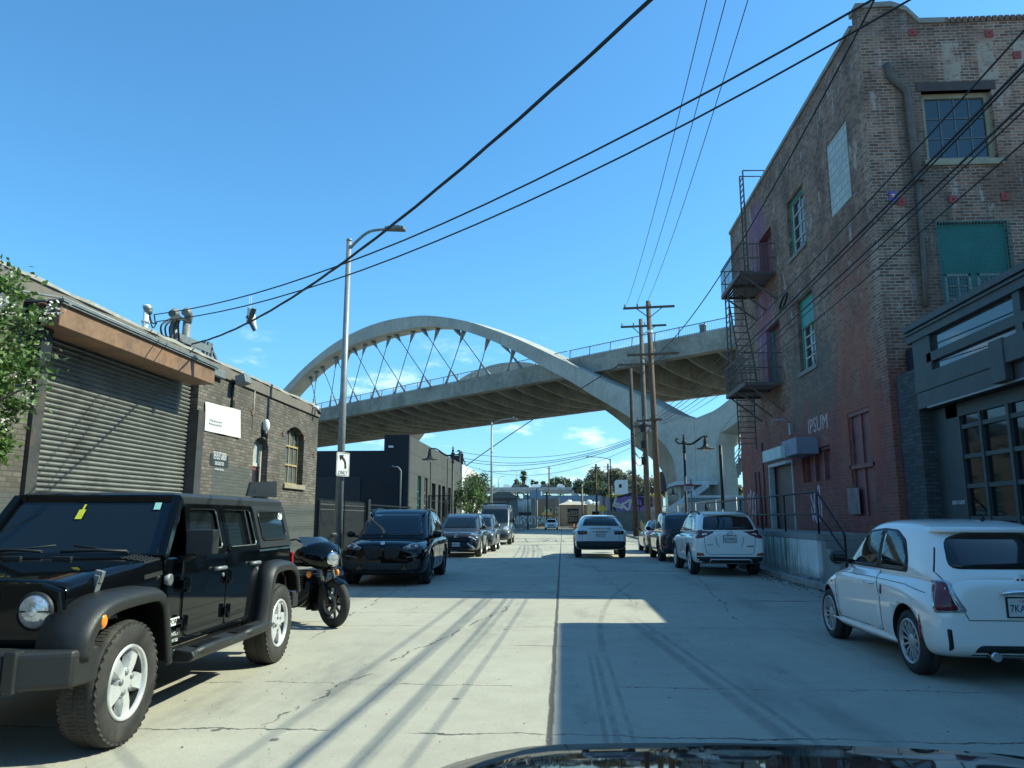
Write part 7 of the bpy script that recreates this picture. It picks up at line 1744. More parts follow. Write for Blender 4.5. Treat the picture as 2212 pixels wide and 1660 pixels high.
def sedan(label, loc, rz, pm, rear):
    L_, W_, H_ = 4.63, 1.8, 1.42; h = L_ / 2; w = W_ / 2
    low = [(-h, .38, .8, .92, w * .78, w * .74, w * .6), (-h + .08, .26, .88, .99, w * .92, w * .86, w * .7), (-h + .5, .2, .9, 1.02, w * .98, w * .9, w * .74), (-h + 1.2, .18, .9, .98, w, w * .93, w * .76), (0, .17, .88, .95, w * .98, w * .93, w * .76), (h - 1.4, .17, .88, .95, w * .99, w * .91, w * .72), (h - .8, .19, .8, .9, w * .98, w * .86, w * .66), (h - .3, .2, .68, .8, w * .92, w * .78, w * .58), (h - .07, .24, .56, .68, w * .82, w * .7, w * .5), (h, .3, .46, .54, w * .68, w * .58, w * .4)]
    cab = [(-h + .3, .86, w * .7, .98, w * .6), (-h + .55, .87, w * .82, 1.1, w * .64), (-h + 1.1, .88, w * .88, 1.33, w * .66), (-h + 1.6, .88, w * .9, 1.415, w * .67), (-.1, .88, w * .9, H_, w * .675), (.25, .88, w * .9, 1.38, w * .67), (h - 1.55, .88, w * .87, 1.12, w * .68), (h - 1.2, .86, w * .82, .95, w * .64), (h - 1.05, .84, w * .74, .88, w * .56)]
    c = Car('sedan', label, 'car', loc, rz, low, cab, pm, (h - .9, -h + 1.02), .325, .215, W=W_, rim='twin')
    c.patch('F', rounded([(-.62, .96), (-.5, 1.31), (.5, 1.31), (.62, .96)], .06), 'windscreen', GLASS); c.patch('B', rounded([(-.58, 1.06), (-.48, 1.32), (.48, 1.32), (.58, 1.06)], .05), 'rear_window', GLASS)
    c.both(rounded([(.85, .96), (.2, 1.3), (-.1, 1.34), (-.12, .96)], .03), 'front_side_window', GLASS); c.both(rounded([(-.2, .96), (-.18, 1.34), (-.8, 1.31), (-1.35, 1.05), (-1.38, .98)], .03), 'rear_side_window', GLASS)
    c.mir('F', rounded([(.42, .64), (.6, .72), (.82, .76), (.8, .66), (.5, .6)], .02), 'headlight', LAMPG); c.patch('F', rounded([(-.4, .66), (.4, .66), (.5, .58), (.4, .52), (-.4, .52), (-.5, .58)], .03), 'grille', BLACK, off=.01); c.patch('F', rounded([(-.6, .42), (.6, .42), (.5, .28), (-.5, .28)], .04), 'lower_grille', PLASTIC)
    for sx in (-1, 1):
        q = [(sx * .36, .9), (sx * .6, .98), (sx * .76, .97), (sx * .76, .735), (sx * .7, .76), (sx * .56, .74), (sx * .4, .8)]
        c.patch('B', rounded(q[::-1] if sx > 0 else q, .03), 'tail_light', REDL if rear else DREDL, off=.014)
        v = 'L' if sx < 0 else 'R'; c.patch('D' + v, rounded([(.8, .93), (1.1, .97), (1.1, .74), (.9, .77)], .02), 'tail_light', REDL if rear else DREDL, off=.012)
    c.plate('B', 0, .66, '', .31, .155); c.mirror(.82, .95, pm, (.1, .07, .07), .09); c.handles((0, -.95), .82, pm)
    return c
sedan('dark charcoal sedan with bright red tail lights parked ahead of the dark green suv', (4.48, 36.15, 0), 0, DARKP, True)
sedan('white sedan driving towards the camera at the far end of the street', (-1.5, 106, 0), PI, WHITEP, False)
# ---------------------------------------------------------------- the black boxy off-roader in the left foreground
def jeep():
    root = thing('off_roader', 'black boxy four door off-roader with silver wheels parked in the left foreground', 'car', (-3.87, 6.83, 0), PI + R(1.2))
    P = lambda n, mb, m, parent=None, bevel=0.0, seg=2: mb.build(n, m, parent or root, local=True, bevel=bevel, seg=seg)
    FA, RA, WR, WW = 1.54, -1.47, .405, .255
    hwb, hwt = .80, .665              # half width at belt and at roof
    KZ = .84
    def kz(z): return z if z <= 1.2 else 1.2 + (z - 1.2) * KZ
    def sx_(z): return hwb if z <= 1.2 else hwb - (hwb - hwt) * (z - 1.2) / (.6 * KZ)
    # tub with its wheel openings left free
    mb = MB()
    prof = [(-2.0, .62), (-1.93, .52), (-1.02, .52), (.78, .50), (.92, .55), (.92, 1.2), (-2.0, 1.2)]
    side = [(-2.0, 1.2), (-2.0, .6), (-1.95, .55), (-1.93, .6), (-1.86, .86), (-1.76, .95), (-1.2, .95), (-1.08, .86), (-1.0, .5), (.92, .5), (.92, 1.2)]
    mb.prism([(-hwb, y, z) for y, z in side], (2 * hwb, 0, 0)); P('body', mb, BLACKP, bevel=.035, seg=3)
    mb = MB(); mb.box(-.62, -2.02, .42, .62, 1.9, .62); mb.box(-.5, 1.0, .5, .5, 1.95, .95); P('chassis', mb, PLASTIC)
    for y in (FA, RA):
        mb = MB(); mb.cyl((-.72, y, WR), (.72, y, WR), .05, 8); mb.ball((.1, y, WR), .14, 10, 8); P('axle', mb, PLASTIC)
    # bonnet: tapered, crowned, with the two side creases
    def bonnet_pt(u, v):
        y = .93 + u * 1.1; w = .75 - .06 * u; x = v * w; z = 1.205 - .075 * u - .05 * u * u + .03 * (1 - (abs(v) ** 2.5)) - .02 * max(0, abs(v) - .8) * 5 * .5
        return Vector((x, y, z))
    mb = MB(); nu, nv = 12, 16
    g = [[bonnet_pt(i / nu, -1 + 2 * j / nv) for j in range(nv + 1)] for i in range(nu + 1)]
    for i in range(nu):
        for j in range(nv): mb.add([g[i][j], g[i + 1][j], g[i + 1][j + 1], g[i][j + 1]], [(0, 1, 2, 3)], 0, True)
    for s in (0, nv):
        for i in range(nu):
            a, b = g[i][s], g[i + 1][s]; e = 1 if s else -1
            a1 = a + Vector((.012 * e, 0, -.06)); b1 = b + Vector((.012 * e, 0, -.06)); a2 = Vector((a1.x, a1.y, .82)); b2 = Vector((b1.x, b1.y, .8))
            mb.add([a, b, b1, a1], [(0, 1, 2, 3)], 0, True); mb.add([a1, b1, b2, a2], [(0, 1, 2, 3)], 0, True)
    fr = [g[nu][j] for j in range(nv + 1)]
    for j in range(nv):
        a, b = fr[j], fr[j + 1]; mb.add([a, b, Vector((b.x, b.y + .01, .95)), Vector((a.x, a.y + .01, .95))], [(0, 1, 2, 3)])
    P('bonnet', mb, BLACKP)
    for s in (-1, 1):     # tread plate guards at the rear bonnet corners
        mb = MB(); pts = [bonnet_pt(u, s * v) + Vector((0, 0, .006)) for u, v in ((0, .7), (.22, .76), (.22, 1.0), (0, 1.0))]
        e1 = [p + Vector((s * .016, 0, -.13)) for p in pts[2:]]
        mb.add(pts, [(0, 1, 2, 3)]); mb.add([pts[2], pts[3], e1[1], e1[0]], [(0, 1, 2, 3)])
        for i in range(6):
            for j in range(5):
                q = bonnet_pt(.02 + .19 * i / 5, s * (.75 + .24 * j / 4)) + Vector((0, 0, .008)); mb.ball(q, .009, 5, 3, (1.6, .8, .5))
        P('tread_guard', mb, FLARE)
        mb = MB(); q = bonnet_pt(.72, s * .985); mb.box(-.02, -.03, -.1, .02, .03, .07); mb.box(-.028, -.02, .02, .028, .02, .1); mb.cyl((0, 0, -.1), (0, 0, .09), .014, 6)
        l_ = MB().join(mb, Matrix.Translation(q + Vector((s * .012, 0, -.06))) @ Matrix.Rotation(s * R(14), 4, 'Y')); P('bonnet_latch', l_, GALV, bevel=.006)
        mb = MB(); q = bonnet_pt(.1, s * .5); mb.tube([q + Vector((s * .16, 0, .03)), q + Vector((-s * .05, .04, .04)), q + Vector((-s * .3, .1, .03))], .012, 5); mb.tube([q + Vector((s * .16, -.02, .02)), q + Vector((-s * .3, -.06, .07))], .009, 5); P('wiper', mb, PLASTIC)
    mb = MB(); mb.box(-.26, 1.28, 1.19, -.12, 1.31, 1.225); mb.box(.12, 1.28, 1.19, .26, 1.31, 1.225); P('washer_jet', mb, PLASTIC, bevel=.005)
    # grille plate with slots, round headlights and fog lamps
    mb = MB(); gp = [(-.68, .66), (-.72, .9), (-.69, 1.06), (-.56, 1.1), (.56, 1.1), (.69, 1.06), (.72, .9), (.68, .66)]
    mb.prism([(x, 2.02, z) for x, z in gp], (0, .05, 0)); grl = P('grille', mb, BLACKP, bevel=.02)
    mb = MB()
    for k in range(7): x = -.27 + k * .09; mb.prism([(x + a * .028, 2.071, z) for a, z in ((-1, .7), (1, .7), (1.1, .8), (1.1, 1.02), (.5, 1.05), (-.5, 1.05), (-1.1, 1.02), (-1.1, .8))], (0, .004, 0))
    P('grille_slot', mb, BLACK, grl)
    for s in (-1, 1):
        hl = MB(); M = Matrix.Translation((s * .545, 2.07, .93)) @ Matrix.Rotation(-PI / 2, 4, 'X')
        hl.lathe([(.115, 0), (.12, .02), (.105, .03)], 28, M, 1); hl.lathe([(.105, .02), (.09, .035), (.05, .046), (0, .05)], 28, M)
        hl.box(s * .545 - .1, 2.085, .925, s * .545 + .1, 2.117, .935, 1); hl.lathe([(.03, .05), (.02, .054), (0, .055)], 12, M, 0); P('headlight', hl, [LAMPG, PLASTIC])
        fl = MB(); M = Matrix.Translation((s * .5, 2.3, .63)) @ Matrix.Rotation(-PI / 2, 4, 'X'); fl.lathe([(.07, -.04), (.075, .0), (.06, .005), (.0, .02)], 20, M); P('fog_lamp', fl, LAMPG)
    # front bumper with drooping ends
    mb = MB(); bp_ = [(-.93, 1.98), (-.9, 2.22), (-.62, 2.34), (.62, 2.34), (.9, 2.22), (.93, 1.98), (.78, 1.98), (.7, 2.12), (-.7, 2.12), (-.78, 1.98)]
    mb.prism([(x, y, .50) for x, y in bp_], (0, 0, .22)); bu = P('front_bumper', mb, FLARE, bevel=.035, seg=3)
    mb = MB(); mb.box(-.55, 2.3, .53, .55, 2.352, .70); P('bumper_insert', mb, PLASTIC, bu, bevel=.01)
    for s in (-1, 1):
        mb = MB(); mb.box(s * .60 - .035, 2.27, .49, s * .60 + .035, 2.358, .73); P('bumper_rib', mb, FLARE, bu, bevel=.012)
    mb = MB(); mb.box(-.85, -2.2, .5, .85, -2.0, .68); P('rear_bumper', mb, FLARE, bevel=.03)
    # wing sides and the wide flat flares
    for s in (-1, 1):
        mb = MB(); pts = [(2.02, .95), (2.03, .7), (1.99, .68), (1.94, .86), (1.8, .93), (1.24, .93), (1.12, .84), (.98, .5), (.88, .5), (.88, 1.0), (.93, 1.02), (1.9, .97)]
        mb.prism([(s * .62, y, z) for y, z in pts], (s * .1, 0, 0)); P('wing', mb, BLACKP)
        for outline in ([(2.17, .66), (2.15, .80), (2.03, .92), (1.82, .985), (1.34, 1.0), (1.19, .96), (1.11, .86), (1.03, .58), (1.0, .45)],
                        [(-.93, .46), (-.97, .58), (-1.04, .86), (-1.12, .98), (-1.26, 1.03), (-1.62, 1.03), (-1.8, .99), (-1.92, .9), (-2.0, .7)]):
            mb = MB(); c = smooth_curve([Vector((0, y, z)) for y, z in outline], 4)
            front = outline[0][0] > 0; x0 = .64 if front else .79; x1 = .94; rows = []
            for i, p in enumerate(c):
                t = (c[min(i + 1, len(c) - 1)] - c[max(i - 1, 0)]).normalized(); nn = Vector((0, t.z, -t.y)); nn = nn if nn.z > 0 or abs(nn.z) < .05 else -nn
                if abs(nn.z) < .9 and (p.y - (FA if front else RA)) * nn.y < 0: nn = -nn
                q = i / (len(c) - 1); dro = .018
                r = [Vector((s * x0, p.y, p.z)) + nn * .03, Vector((s * (x1 - .06), p.y, p.z)) + nn * .012, Vector((s * (x1 - .015), p.y, p.z)) + nn * (-.008), Vector((s * x1, p.y, p.z)) - nn * .03, Vector((s * x1, p.y, p.z)) - nn * .085, Vector((s * (x1 - .03), p.y, p.z)) - nn * .085, Vector((s * (x1 - .05), p.y, p.z)) - nn * .03, Vector((s * x0, p.y, p.z)) - nn * .025]
                rows.append(r)
            for a, b in zip(rows, rows[1:]):
                for j in range(8): mb.add([a[j], a[(j + 1) % 8], b[(j + 1) % 8], b[j]], [(0, 1, 2, 3)], 0, True)
            mb.add(rows[0], [tuple(range(8))]); mb.add(rows[-1], [tuple(range(8))]); fl = P('wheel_flare', mb, FLARE)
            if front:
                ml = MB(); ml.ball((s * .925, 1.99, .86), .05, 12, 8, (.55, .8, 1.0)); P('turn_signal', ml, AMBER)
        # inner wheel houses
        for y in (FA, RA):
            mb = MB(); mb.box(s * .42, y - .5, .5, s * .62, y + .5, .94); P('wheel_house', mb, BLACK)
    # doors with hinges and handles
    for s in (-1, 1):
        for y0, y1, nm in ((-.17, .66, 0), (-1.0, -.18, 1)):
            zb = .56; pts = [(y1, 1.195), (y0, 1.195), (y0, zb), (y1 - .08, zb), (y1, zb + .12)] if nm == 0 else [(y1, 1.195), (y0 - .0, 1.195), (y0 + .02, .98), (y0 + .16, .66), (y0 + .24, zb), (y1, zb)]
            mb = MB(); mb.prism([(s * (hwb - .01), y, z) for y, z in rounded(pts, .05)], (s * .022, 0, 0)); d = P('front_door' if nm == 0 else 'rear_door', mb, BLACKP, bevel=.008)
            mb = MB(); e = rounded(pts, .05); e = [(y + (.012 if y > (y0 + y1) / 2 else -.012), z + (-.01 if z < .8 else .006)) for y, z in e]
            mb.prism([(s * (hwb - .011), y, z) for y, z in e], (s * .0125, 0, 0)); P('door_gap', mb, BLACK, d)
            mb = MB(); yh = y0 + .09; mb.tube([(s * (hwb + .01), yh, 1.06), (s * (hwb + .05), yh + .02, 1.065), (s * (hwb + .05), yh + .16, 1.065), (s * (hwb + .01), yh + .18, 1.06)], .018, 7); mb.cyl((s * hwb, yh - .02, 1.0), (s * (hwb + .02), yh - .02, 1.0), .018, 8); P('door_handle', mb, GALV, d)
            for zz in (.98, .68):
                mb = MB(); yy = y1 + .0; mb.box(s * hwb, yy - .07, zz - .035, s * (hwb + .045), yy + .06, zz + .035); mb.cyl((s * (hwb + .045), yy, zz - .06), (s * (hwb + .045), yy, zz + .06), .022, 8); P('door_hinge', mb, BLACKP, d, bevel=.006)
            # window frame of the door
            zt = kz(1.70)
            def pn(y, z, dx=0.0): return Vector((s * (sx_(z) + dx), y, z))
            if nm == 0: q = [(y1 - .02, 1.2), (y0, 1.2), (y0, zt), (.52, zt)]
            else: q = [(y1, 1.2), (y0, 1.2), (y0 + .02, zt), (y1, zt)]
            cx = sum(p[0] for p in q) / 4; cz = sum(p[1] for p in q) / 4; q = rounded(q, .05)
            inn = [(cx + (y - cx) * (1 - .075 / max(.075, abs(y - cx))) if abs(y - cx) > .08 else y, cz + (z - cz) * .82) for y, z in q]
            mb = MB()
            for i in range(len(q)):
                j = (i + 1) % len(q); mb.add([pn(*q[i]), pn(*q[j]), pn(*q[j], .018), pn(*q[i], .018), pn(*inn[i]), pn(*inn[j]), pn(*inn[j], .018), pn(*inn[i], .018)], [(0, 1, 2, 3), (3, 2, 6, 7), (7, 6, 5, 4), (0, 4, 5, 1)])
            P('window_frame', mb, BLACKP, d)
            mb = MB(); mb.prism([pn(y, z, -.03) for y, z in inn], (s * .006, 0, 0)); P('door_window', mb, GLASS, d)
            mb = MB()
            for i in range(len(inn)):
                j = (i + 1) % len(inn); mb.bar(pn(*inn[i], .006), pn(*inn[j], .006), .012)
            P('window_seal', mb, GALV, d)
            if nm == 1: mb = MB(); mb.bar(pn(y1 - .16 - .42, 1.24, .0), pn(y1 - .16 - .42, kz(1.66), .0), .03); P('window_divider', mb, PLASTIC, d)
        mb = MB(); mb.tube([(s * .83, .72, 1.18), (s * .92, .74, 1.22)], .03, 8); mb.box(s * .98 - .11, .68, 1.22, s * .98 + .11, .80, 1.41); mr = P('mirror', mb, FLARE, bevel=.04, seg=3)
        mb = MB(); mb.box(s * .98 - .09, .672, 1.24, s * .98 + .09, .679, 1.39); P('mirror_glass', mb, GLASS, mr)
        # step board
        mb = MB(); pr = [(.82, .44), (.84, .50), (.98, .48), (1.0, .44), (.96, .40), (.84, .40)]
        mb.prism([(s * x, -.92, z) for x, z in pr], (0, 1.72, 0)); sb = P('side_step', mb, FLARE, bevel=.012)
        for y in (-.55, .2):
            mb = MB()
            for k in range(14): mb.box(s * .86, y + k * .032, .489, s * .97, y + k * .032 + .014, .50)
            P('step_pad', mb, PLASTIC, sb)
        mb = MB(); mb.tube([(s * .96, -.95, .455), (s * .98, -.8, .47), (s * .98, -.4, .47), (s * .95, -.25, .45)], .035, 8); mb.tube([(s * .96, .0, .455), (s * .98, .15, .47), (s * .98, .6, .47), (s * .95, .75, .45)], .035, 8); P('step_tube', mb, FLARE, sb)
    # windscreen frame and glass
    def ws(x, t): return Vector((x * (1 - .10 * t), .93 - .36 * t, 1.19 + .475 * t))
    mb = MB()
    for a, b in (((-.75, 0), (-.75, 1)), ((.75, 0), (.75, 1))):
        mb.bar(ws(*a), ws(*b), .09, .07, up=(1, 0, 0))
    mb.bar(ws(-.75, .02), ws(.75, .02), .07, .07); mb.bar(ws(-.75, .98), ws(.75, .98), .07, .08); fr_ = P('windscreen_frame', mb, BLACKP, bevel=.015)
    mb = MB(); mb.add([ws(-.7, .04) + Vector((0, .01, 0)), ws(.7, .04) + Vector((0, .01, 0)), ws(.7, .95) + Vector((0, .01, 0)), ws(-.7, .95) + Vector((0, .01, 0))], [(0, 1, 2, 3)]); wsg = P('windscreen', mb, GLASS)
    def stk(x0, x1, t0, t1, m, nm):
        o = Vector((0, .016, .01)); mb = MB(); mb.add([ws(x0, t0) + o, ws(x1, t0) + o, ws(x1, t1) + o, ws(x0, t1) + o], [(0, 1, 2, 3)]); P(nm, mb, m, wsg)
    stk(.05, .11, .62, .78, mat('yellow tag', (.6, .62, .04), .6), 'parking_tag'); stk(.068, .088, .78, .87, mat('yellow tag', (.6, .62, .04), .6), 'parking_tag'); stk(-.62, -.56, .78, .9, mat('mint sticker', (.3, .58, .5), .6), 'toll_sticker')
    # hard top
    mb = MB(); hp = [(-.665, .60), (-.665, -2.0), (.665, -2.0), (.665, .60)]
    top = []
    for zz, e in ((1.70, .0), (1.775, -.004), (1.80, -.03), (1.815, -.12)):
        top.append([Vector((x + (e if x < 0 else -e) * -1, y + (-e if y < 0 else e), kz(zz))) for x, y in hp])
    for a, b in zip(top, top[1:]):
        for j in range(4): mb.add([a[j], a[(j + 1) % 4], b[(j + 1) % 4], b[j]], [(0, 1, 2, 3)], 0, False)
    mb.add(top[-1], [(0, 1, 2, 3)]); mb.add(top[0], [(0, 1, 2, 3)]); P('hard_top', mb, FLARE, bevel=.008)
    for s in (-1, 1):
        mb = MB(); q = [(-1.03, 1.2), (-2.0, 1.2), (-1.985, kz(1.71)), (-1.0, kz(1.71))]
        win = rounded([(-1.13, 1.28), (-1.86, 1.28), (-1.84, 1.575), (-1.12, 1.575)], .06)
        o = [Vector((s * sx_(z), y, z)) for y, z in rounded(q, .015)]; mb.prism(o, (-s * .05, 0, 0)); qs = P('quarter_panel', mb, FLARE)
        mb = MB(); mb.prism([Vector((s * (sx_(z) + .004), y, z)) for y, z in win], (-s * .02, 0, 0)); qw = P('quarter_window', mb, GLASS, qs)
        mb = MB(); ww_ = [Vector((s * (sx_(z) + .006), y, z)) for y, z in win]
        for i in range(len(ww_)): mb.bar(ww_[i], ww_[(i + 1) % len(ww_)], .016)
        P('window_seal', mb, PLASTIC, qs)
        fmx = frame_m(Vector((s * (sx_(1.5) + .012), -1.75, 1.52)), (0, -1 if s > 0 else 1, 0) if False else (0, s * 1, 0), UZ)
        scrawl(6, .13, .08, fmx, 3, .012).build('window_sticker', WHITE, qs, local=True)
        mb = MB(); mb.cyl((s * hwb, 1.0, 1.05), (s * (hwb + .012), 1.0, 1.05), .0, 6) if False else None
        # badges: round trail badge and side lettering
        mb = MB(); Mx = Matrix.Translation((s * .80, .885, 1.03)) @ Matrix.Rotation(s * PI / 2, 4, 'Y'); mb.lathe([(.045, -.02), (.045, .012), (.03, .014), (0, .014)], 18, Mx); P('round_badge', mb, GALV)
        for tx, sz, zz, bx in (('SPORT', .055, .70, True), ('WRANGLER', .042, .605, False), ('UNLIMITED', .034, .555, False)):
            fm = frame_m(Vector((s * .8035, .775, zz)), (0, s * 1, 0), UZ); P('lettering', text_mb(tx, sz, fm, .002, sx=1.1), WHITE if not bx else BLACK)
            if bx: mb = MB(); mb.box(s * .80, .675, zz - .03, s * .803, .875, zz + .03); P('badge_plate', mb, WHITE)
    mb = MB(); q = [(-.66, 1.2), (.66, 1.2), (.6, kz(1.71)), (-.6, kz(1.71))]; mb.prism([(x * 1.15 if z < 1.3 else x * 1.08, -2.0, z) for x, z in q], (0, .05, 0)); mb.box(-.5, -2.012, 1.28, .5, -1.99, 1.57, 1); P('tailgate', mb, [FLARE, GLASS])
    for s in (-1, 1):
        mb = MB(); mb.box(s * .72, -2.05, .9, s * .82, -1.99, 1.12); P('tail_light', mb, REDL, bevel=.01)
    mb = MB(); mb.tube([(.72, .82, 1.2), (.72, .80, 1.98)], .006, 5); P('antenna', mb, PLASTIC)
    M = Matrix.Translation((0, -2.16, 1.0)) @ Matrix.Rotation(PI / 2, 4, 'X'); make_wheel(root, M, .39, .24, .23, 'jeep', ALLOY)
    for y in (FA, RA):
        for s in (-1, 1): make_wheel(root, Matrix.Translation((s * .765, y, WR)) @ Matrix.Rotation(s * PI / 2, 4, 'Y') @ Matrix.Rotation(.3 * y, 4, 'Z'), WR, WW, .243, 'jeep', ALLOY)
    # seats and dash glimpsed through the glass
    mb = MB(); mb.box(-.72, -1.95, .7, .72, .85, 1.05); P('cabin_floor', mb, BLACK)
jeep()
# ---------------------------------------------------------------- motorcycle
def motorcycle():
    f = Vector((.80, -.60, 0)); rz = math.atan2(f.y, f.x) - PI / 2
    root = thing('motorcycle', 'black cruiser motorcycle with big fork fairing leaning behind the off-roader', 'motorcycle', (-3.85, 11.45, 0), rz)
    P = lambda n, mb, m, parent=None, bevel=0.0: mb.build(n, m, parent or root, local=True, bevel=bevel)
    WFY, WRY, WR = .80, -.80, .325
    for y, ww in ((WFY, .12), (WRY, .16)):
        M = Matrix.Translation((0, y, WR)) @ Matrix.Rotation(PI / 2, 4, 'Y'); t = MB()
        t.lathe([(.225, -ww / 2), (.28, -ww / 2 - .005), (.31, -ww / 2 + .02), (WR, -.02), (WR, .02), (.31, ww / 2 - .02), (.28, ww / 2 + .005), (.225, ww / 2)], 36, M); t = P('wheel', t, TYRE)
        rm = MB(); rm.lathe([(.232, -ww / 2 + .005), (.215, -ww / 2 + .01), (.205, 0), (.215, ww / 2 - .01), (.232, ww / 2 - .005)], 36, M)
        rm.cyl((-.07, y, WR), (.07, y, WR), .045, 12)
        for k in range(9):
            a = k * 2 * PI / 9; c, s = math.cos(a), math.sin(a); rm.bar((0, y + c * .03, WR + s * .03), (0, y + c * .215, WR + s * .215), .035, .02, up=(1, 0, 0))
        P('rim', rm, mat('bronze black rim', (.05, .042, .032), .4, .6), t)
        dk = MB(); dk.lathe([(.15, 0), (.15, .006), (.1, .006), (.1, 0)], 24, Matrix.Translation((.07, y, WR)) @ Matrix.Rotation(PI / 2, 4, 'Y'), closed=True); P('brake_disc', dk, GALV, t)
    for sx in (-.1, .1):
        mb = MB(); mb.tube([(sx, WFY, WR), (sx, WFY - .14, .62)], .032, 8); mb.tube([(sx, WFY - .14, .62), (sx, WFY - .3, 1.02)], .024, 8, 1); P('fork_leg', mb, [DARKALLOY, GALV])
    mb = MB(); n = 10
    for i in range(n):
        a0, a1 = R(55 + 85 * i / n), R(55 + 85 * (i + 1) / n)
        for s0, s1 in ((-.08, 0), (0, .08)):
            q = []
            for a, x in ((a0, s0), (a1, s0), (a1, s1), (a0, s1)): r = .36 - .03 * abs(x) / .08; q.append(Vector((x, WFY + math.cos(a) * r, WR + math.sin(a) * r)))
            mb.add(q, [(0, 1, 2, 3)], 0, True)
    P('front_mudguard', mb, BLACKP)
    def blob(secs, name, m, n=14, parent=None):
        """secs: (y, zc, half width, half height)"""
        rings = []
        for y, zc, w, h in secs: rings.append([(math.cos(2 * PI * j / n) * w, y, zc + math.sin(2 * PI * j / n) * h) for j in range(n)])
        mb = MB(); V = [p for r in rings for p in r]; Fc = []
        for i in range(len(rings) - 1):
            for j in range(n): Fc.append((i * n + j, i * n + (j + 1) % n, (i + 1) * n + (j + 1) % n, (i + 1) * n + j))
        Fc += [tuple(range(n)), tuple(range((len(rings) - 1) * n, len(rings) * n))]
        v, f_ = eval_mesh(V, Fc, 1); mb.add(v, f_, 0, True); return P(name, mb, m, parent)
    fa = blob([(.26, 1.0, .36, .10), (.36, 1.0, .40, .16), (.5, .98, .36, .21), (.62, .95, .25, .20), (.72, .92, .14, .15), (.75, .91, .09, .09)], 'fairing', BLACKP)
    mb = MB(); g = 8
    pts = [[Vector((x * (.30 - .1 * t), .58 - .3 * t - .12 * x * x, 1.10 + .13 * t)) for x in [-1 + 2 * i / g for i in range(g + 1)]] for t in (0, .5, 1)]
    for a, b in zip(pts, pts[1:]):
        for i in range(g): mb.add([a[i], a[i + 1], b[i + 1], b[i]], [(0, 1, 2, 3)], 0, True)
    P('windshield', mb, glass_mat('smoked screen', (.02, .03, .04), .04, .9), fa)
    mb = MB(); M = Matrix.Translation((0, .74, .93)) @ Matrix.Rotation(-PI / 2, 4, 'X'); mb.lathe([(.1, -.02), (.105, .01), (.09, .02)], 20, M, 1); mb.lathe([(.09, .012), (.05, .03), (0, .035)], 20, M); P('headlight', mb, [LAMPG, CHROME], fa)
    for sx in (-1, 1):
        mb = MB(); mb.ball((sx * .24, .52, .72), .042, 10, 8, (.8, 1, 1.2)); mb.tube([(sx * .1, .5, .75), (sx * .22, .5, .73)], .015, 6, 1); P('turn_signal', mb, [AMBER, PLASTIC])
        mb = MB(); mb.tube([(sx * .05, .22, 1.1), (sx * .25, .18, 1.2), (sx * .40, .02, 1.16)], .016, 6); mb.tube([(sx * .34, .08, 1.17), (sx * .45, -.04, 1.15)], .022, 7, 1); P('handlebar', mb, [DARKALLOY, PLASTIC])
        mb = MB(); mb.tube([(sx * .36, .1, 1.17), (sx * .42, .14, 1.24)], .008, 5); mb.ball((sx * .45, .14, 1.25), .07, 10, 6, (1, .3, .55)); P('mirror', mb, PLASTIC)
        mb = MB(); mb.tube(smooth_curve([(sx * .12, .36, .62), (sx * .18, .38, .4), (sx * .17, .1, .27), (sx * .18, -.4, .28), (sx * .19, -1.0, .34)]), .045, 8); P('exhaust', mb, DARKALLOY)
    blob([(.3, .88, .06, .06), (.2, .9, .14, .11), (.0, .92, .17, .13), (-.25, .86, .13, .1), (-.35, .82, .07, .06)], 'fuel_tank', BLACKP)
    blob([(-.22, .76, .1, .04), (-.4, .72, .19, .06), (-.62, .74, .2, .07), (-.8, .8, .13, .06), (-1.05, .82, .11, .05), (-1.1, .82, .05, .02)], 'seat', PLASTIC)
    blob([(.42, .5, .09, .16), (.3, .46, .17, .24), (.0, .44, .19, .25), (-.25, .46, .17, .22), (-.35, .5, .09, .12)], 'engine', mat('black engine', (.02, .02, .021), .5, .4))
    mb = MB()
    for k in range(8): mb.box(-.2, .05, .5 + k * .035, .2, .32, .515 + k * .035)
    P('engine_fins', mb, DARKALLOY)
    blob([(-.5, .62, .1, .12), (-.75, .66, .13, .12), (-1.0, .62, .12, .1), (-1.16, .5, .1, .06)], 'rear_mudguard', BLACKP)
    for sx in (-1, 1): blob([(-.55, .52, .05, .14), (-.7, .54, .12, .2), (-1.0, .54, .12, .19), (-1.2, .5, .06, .12)], 'saddlebag', BLACKP) if sx > 0 else None
    mb = MB(); mb.box(-.08, .38, .2, .08, .44, .6); mb.tube([(0, .45, .3), (0, .55, .75), (0, .5, .9)], .05, 7); mb.tube([(0, .4, .25), (0, -.7, .3)], .035, 7); P('frame', mb, IRON)
    mb = MB(); mb.prism([(-.17, .42, .22), (.17, .42, .22), (.1, .5, .56), (-.1, .5, .56)], (0, -.05, 0)); P('chin_spoiler', mb, BLACKP)
    mb = MB(); mb.tube([(-.14, .1, .3), (-.32, .18, .02)], .014, 6); P('kick_stand', mb, GALV)
motorcycle()
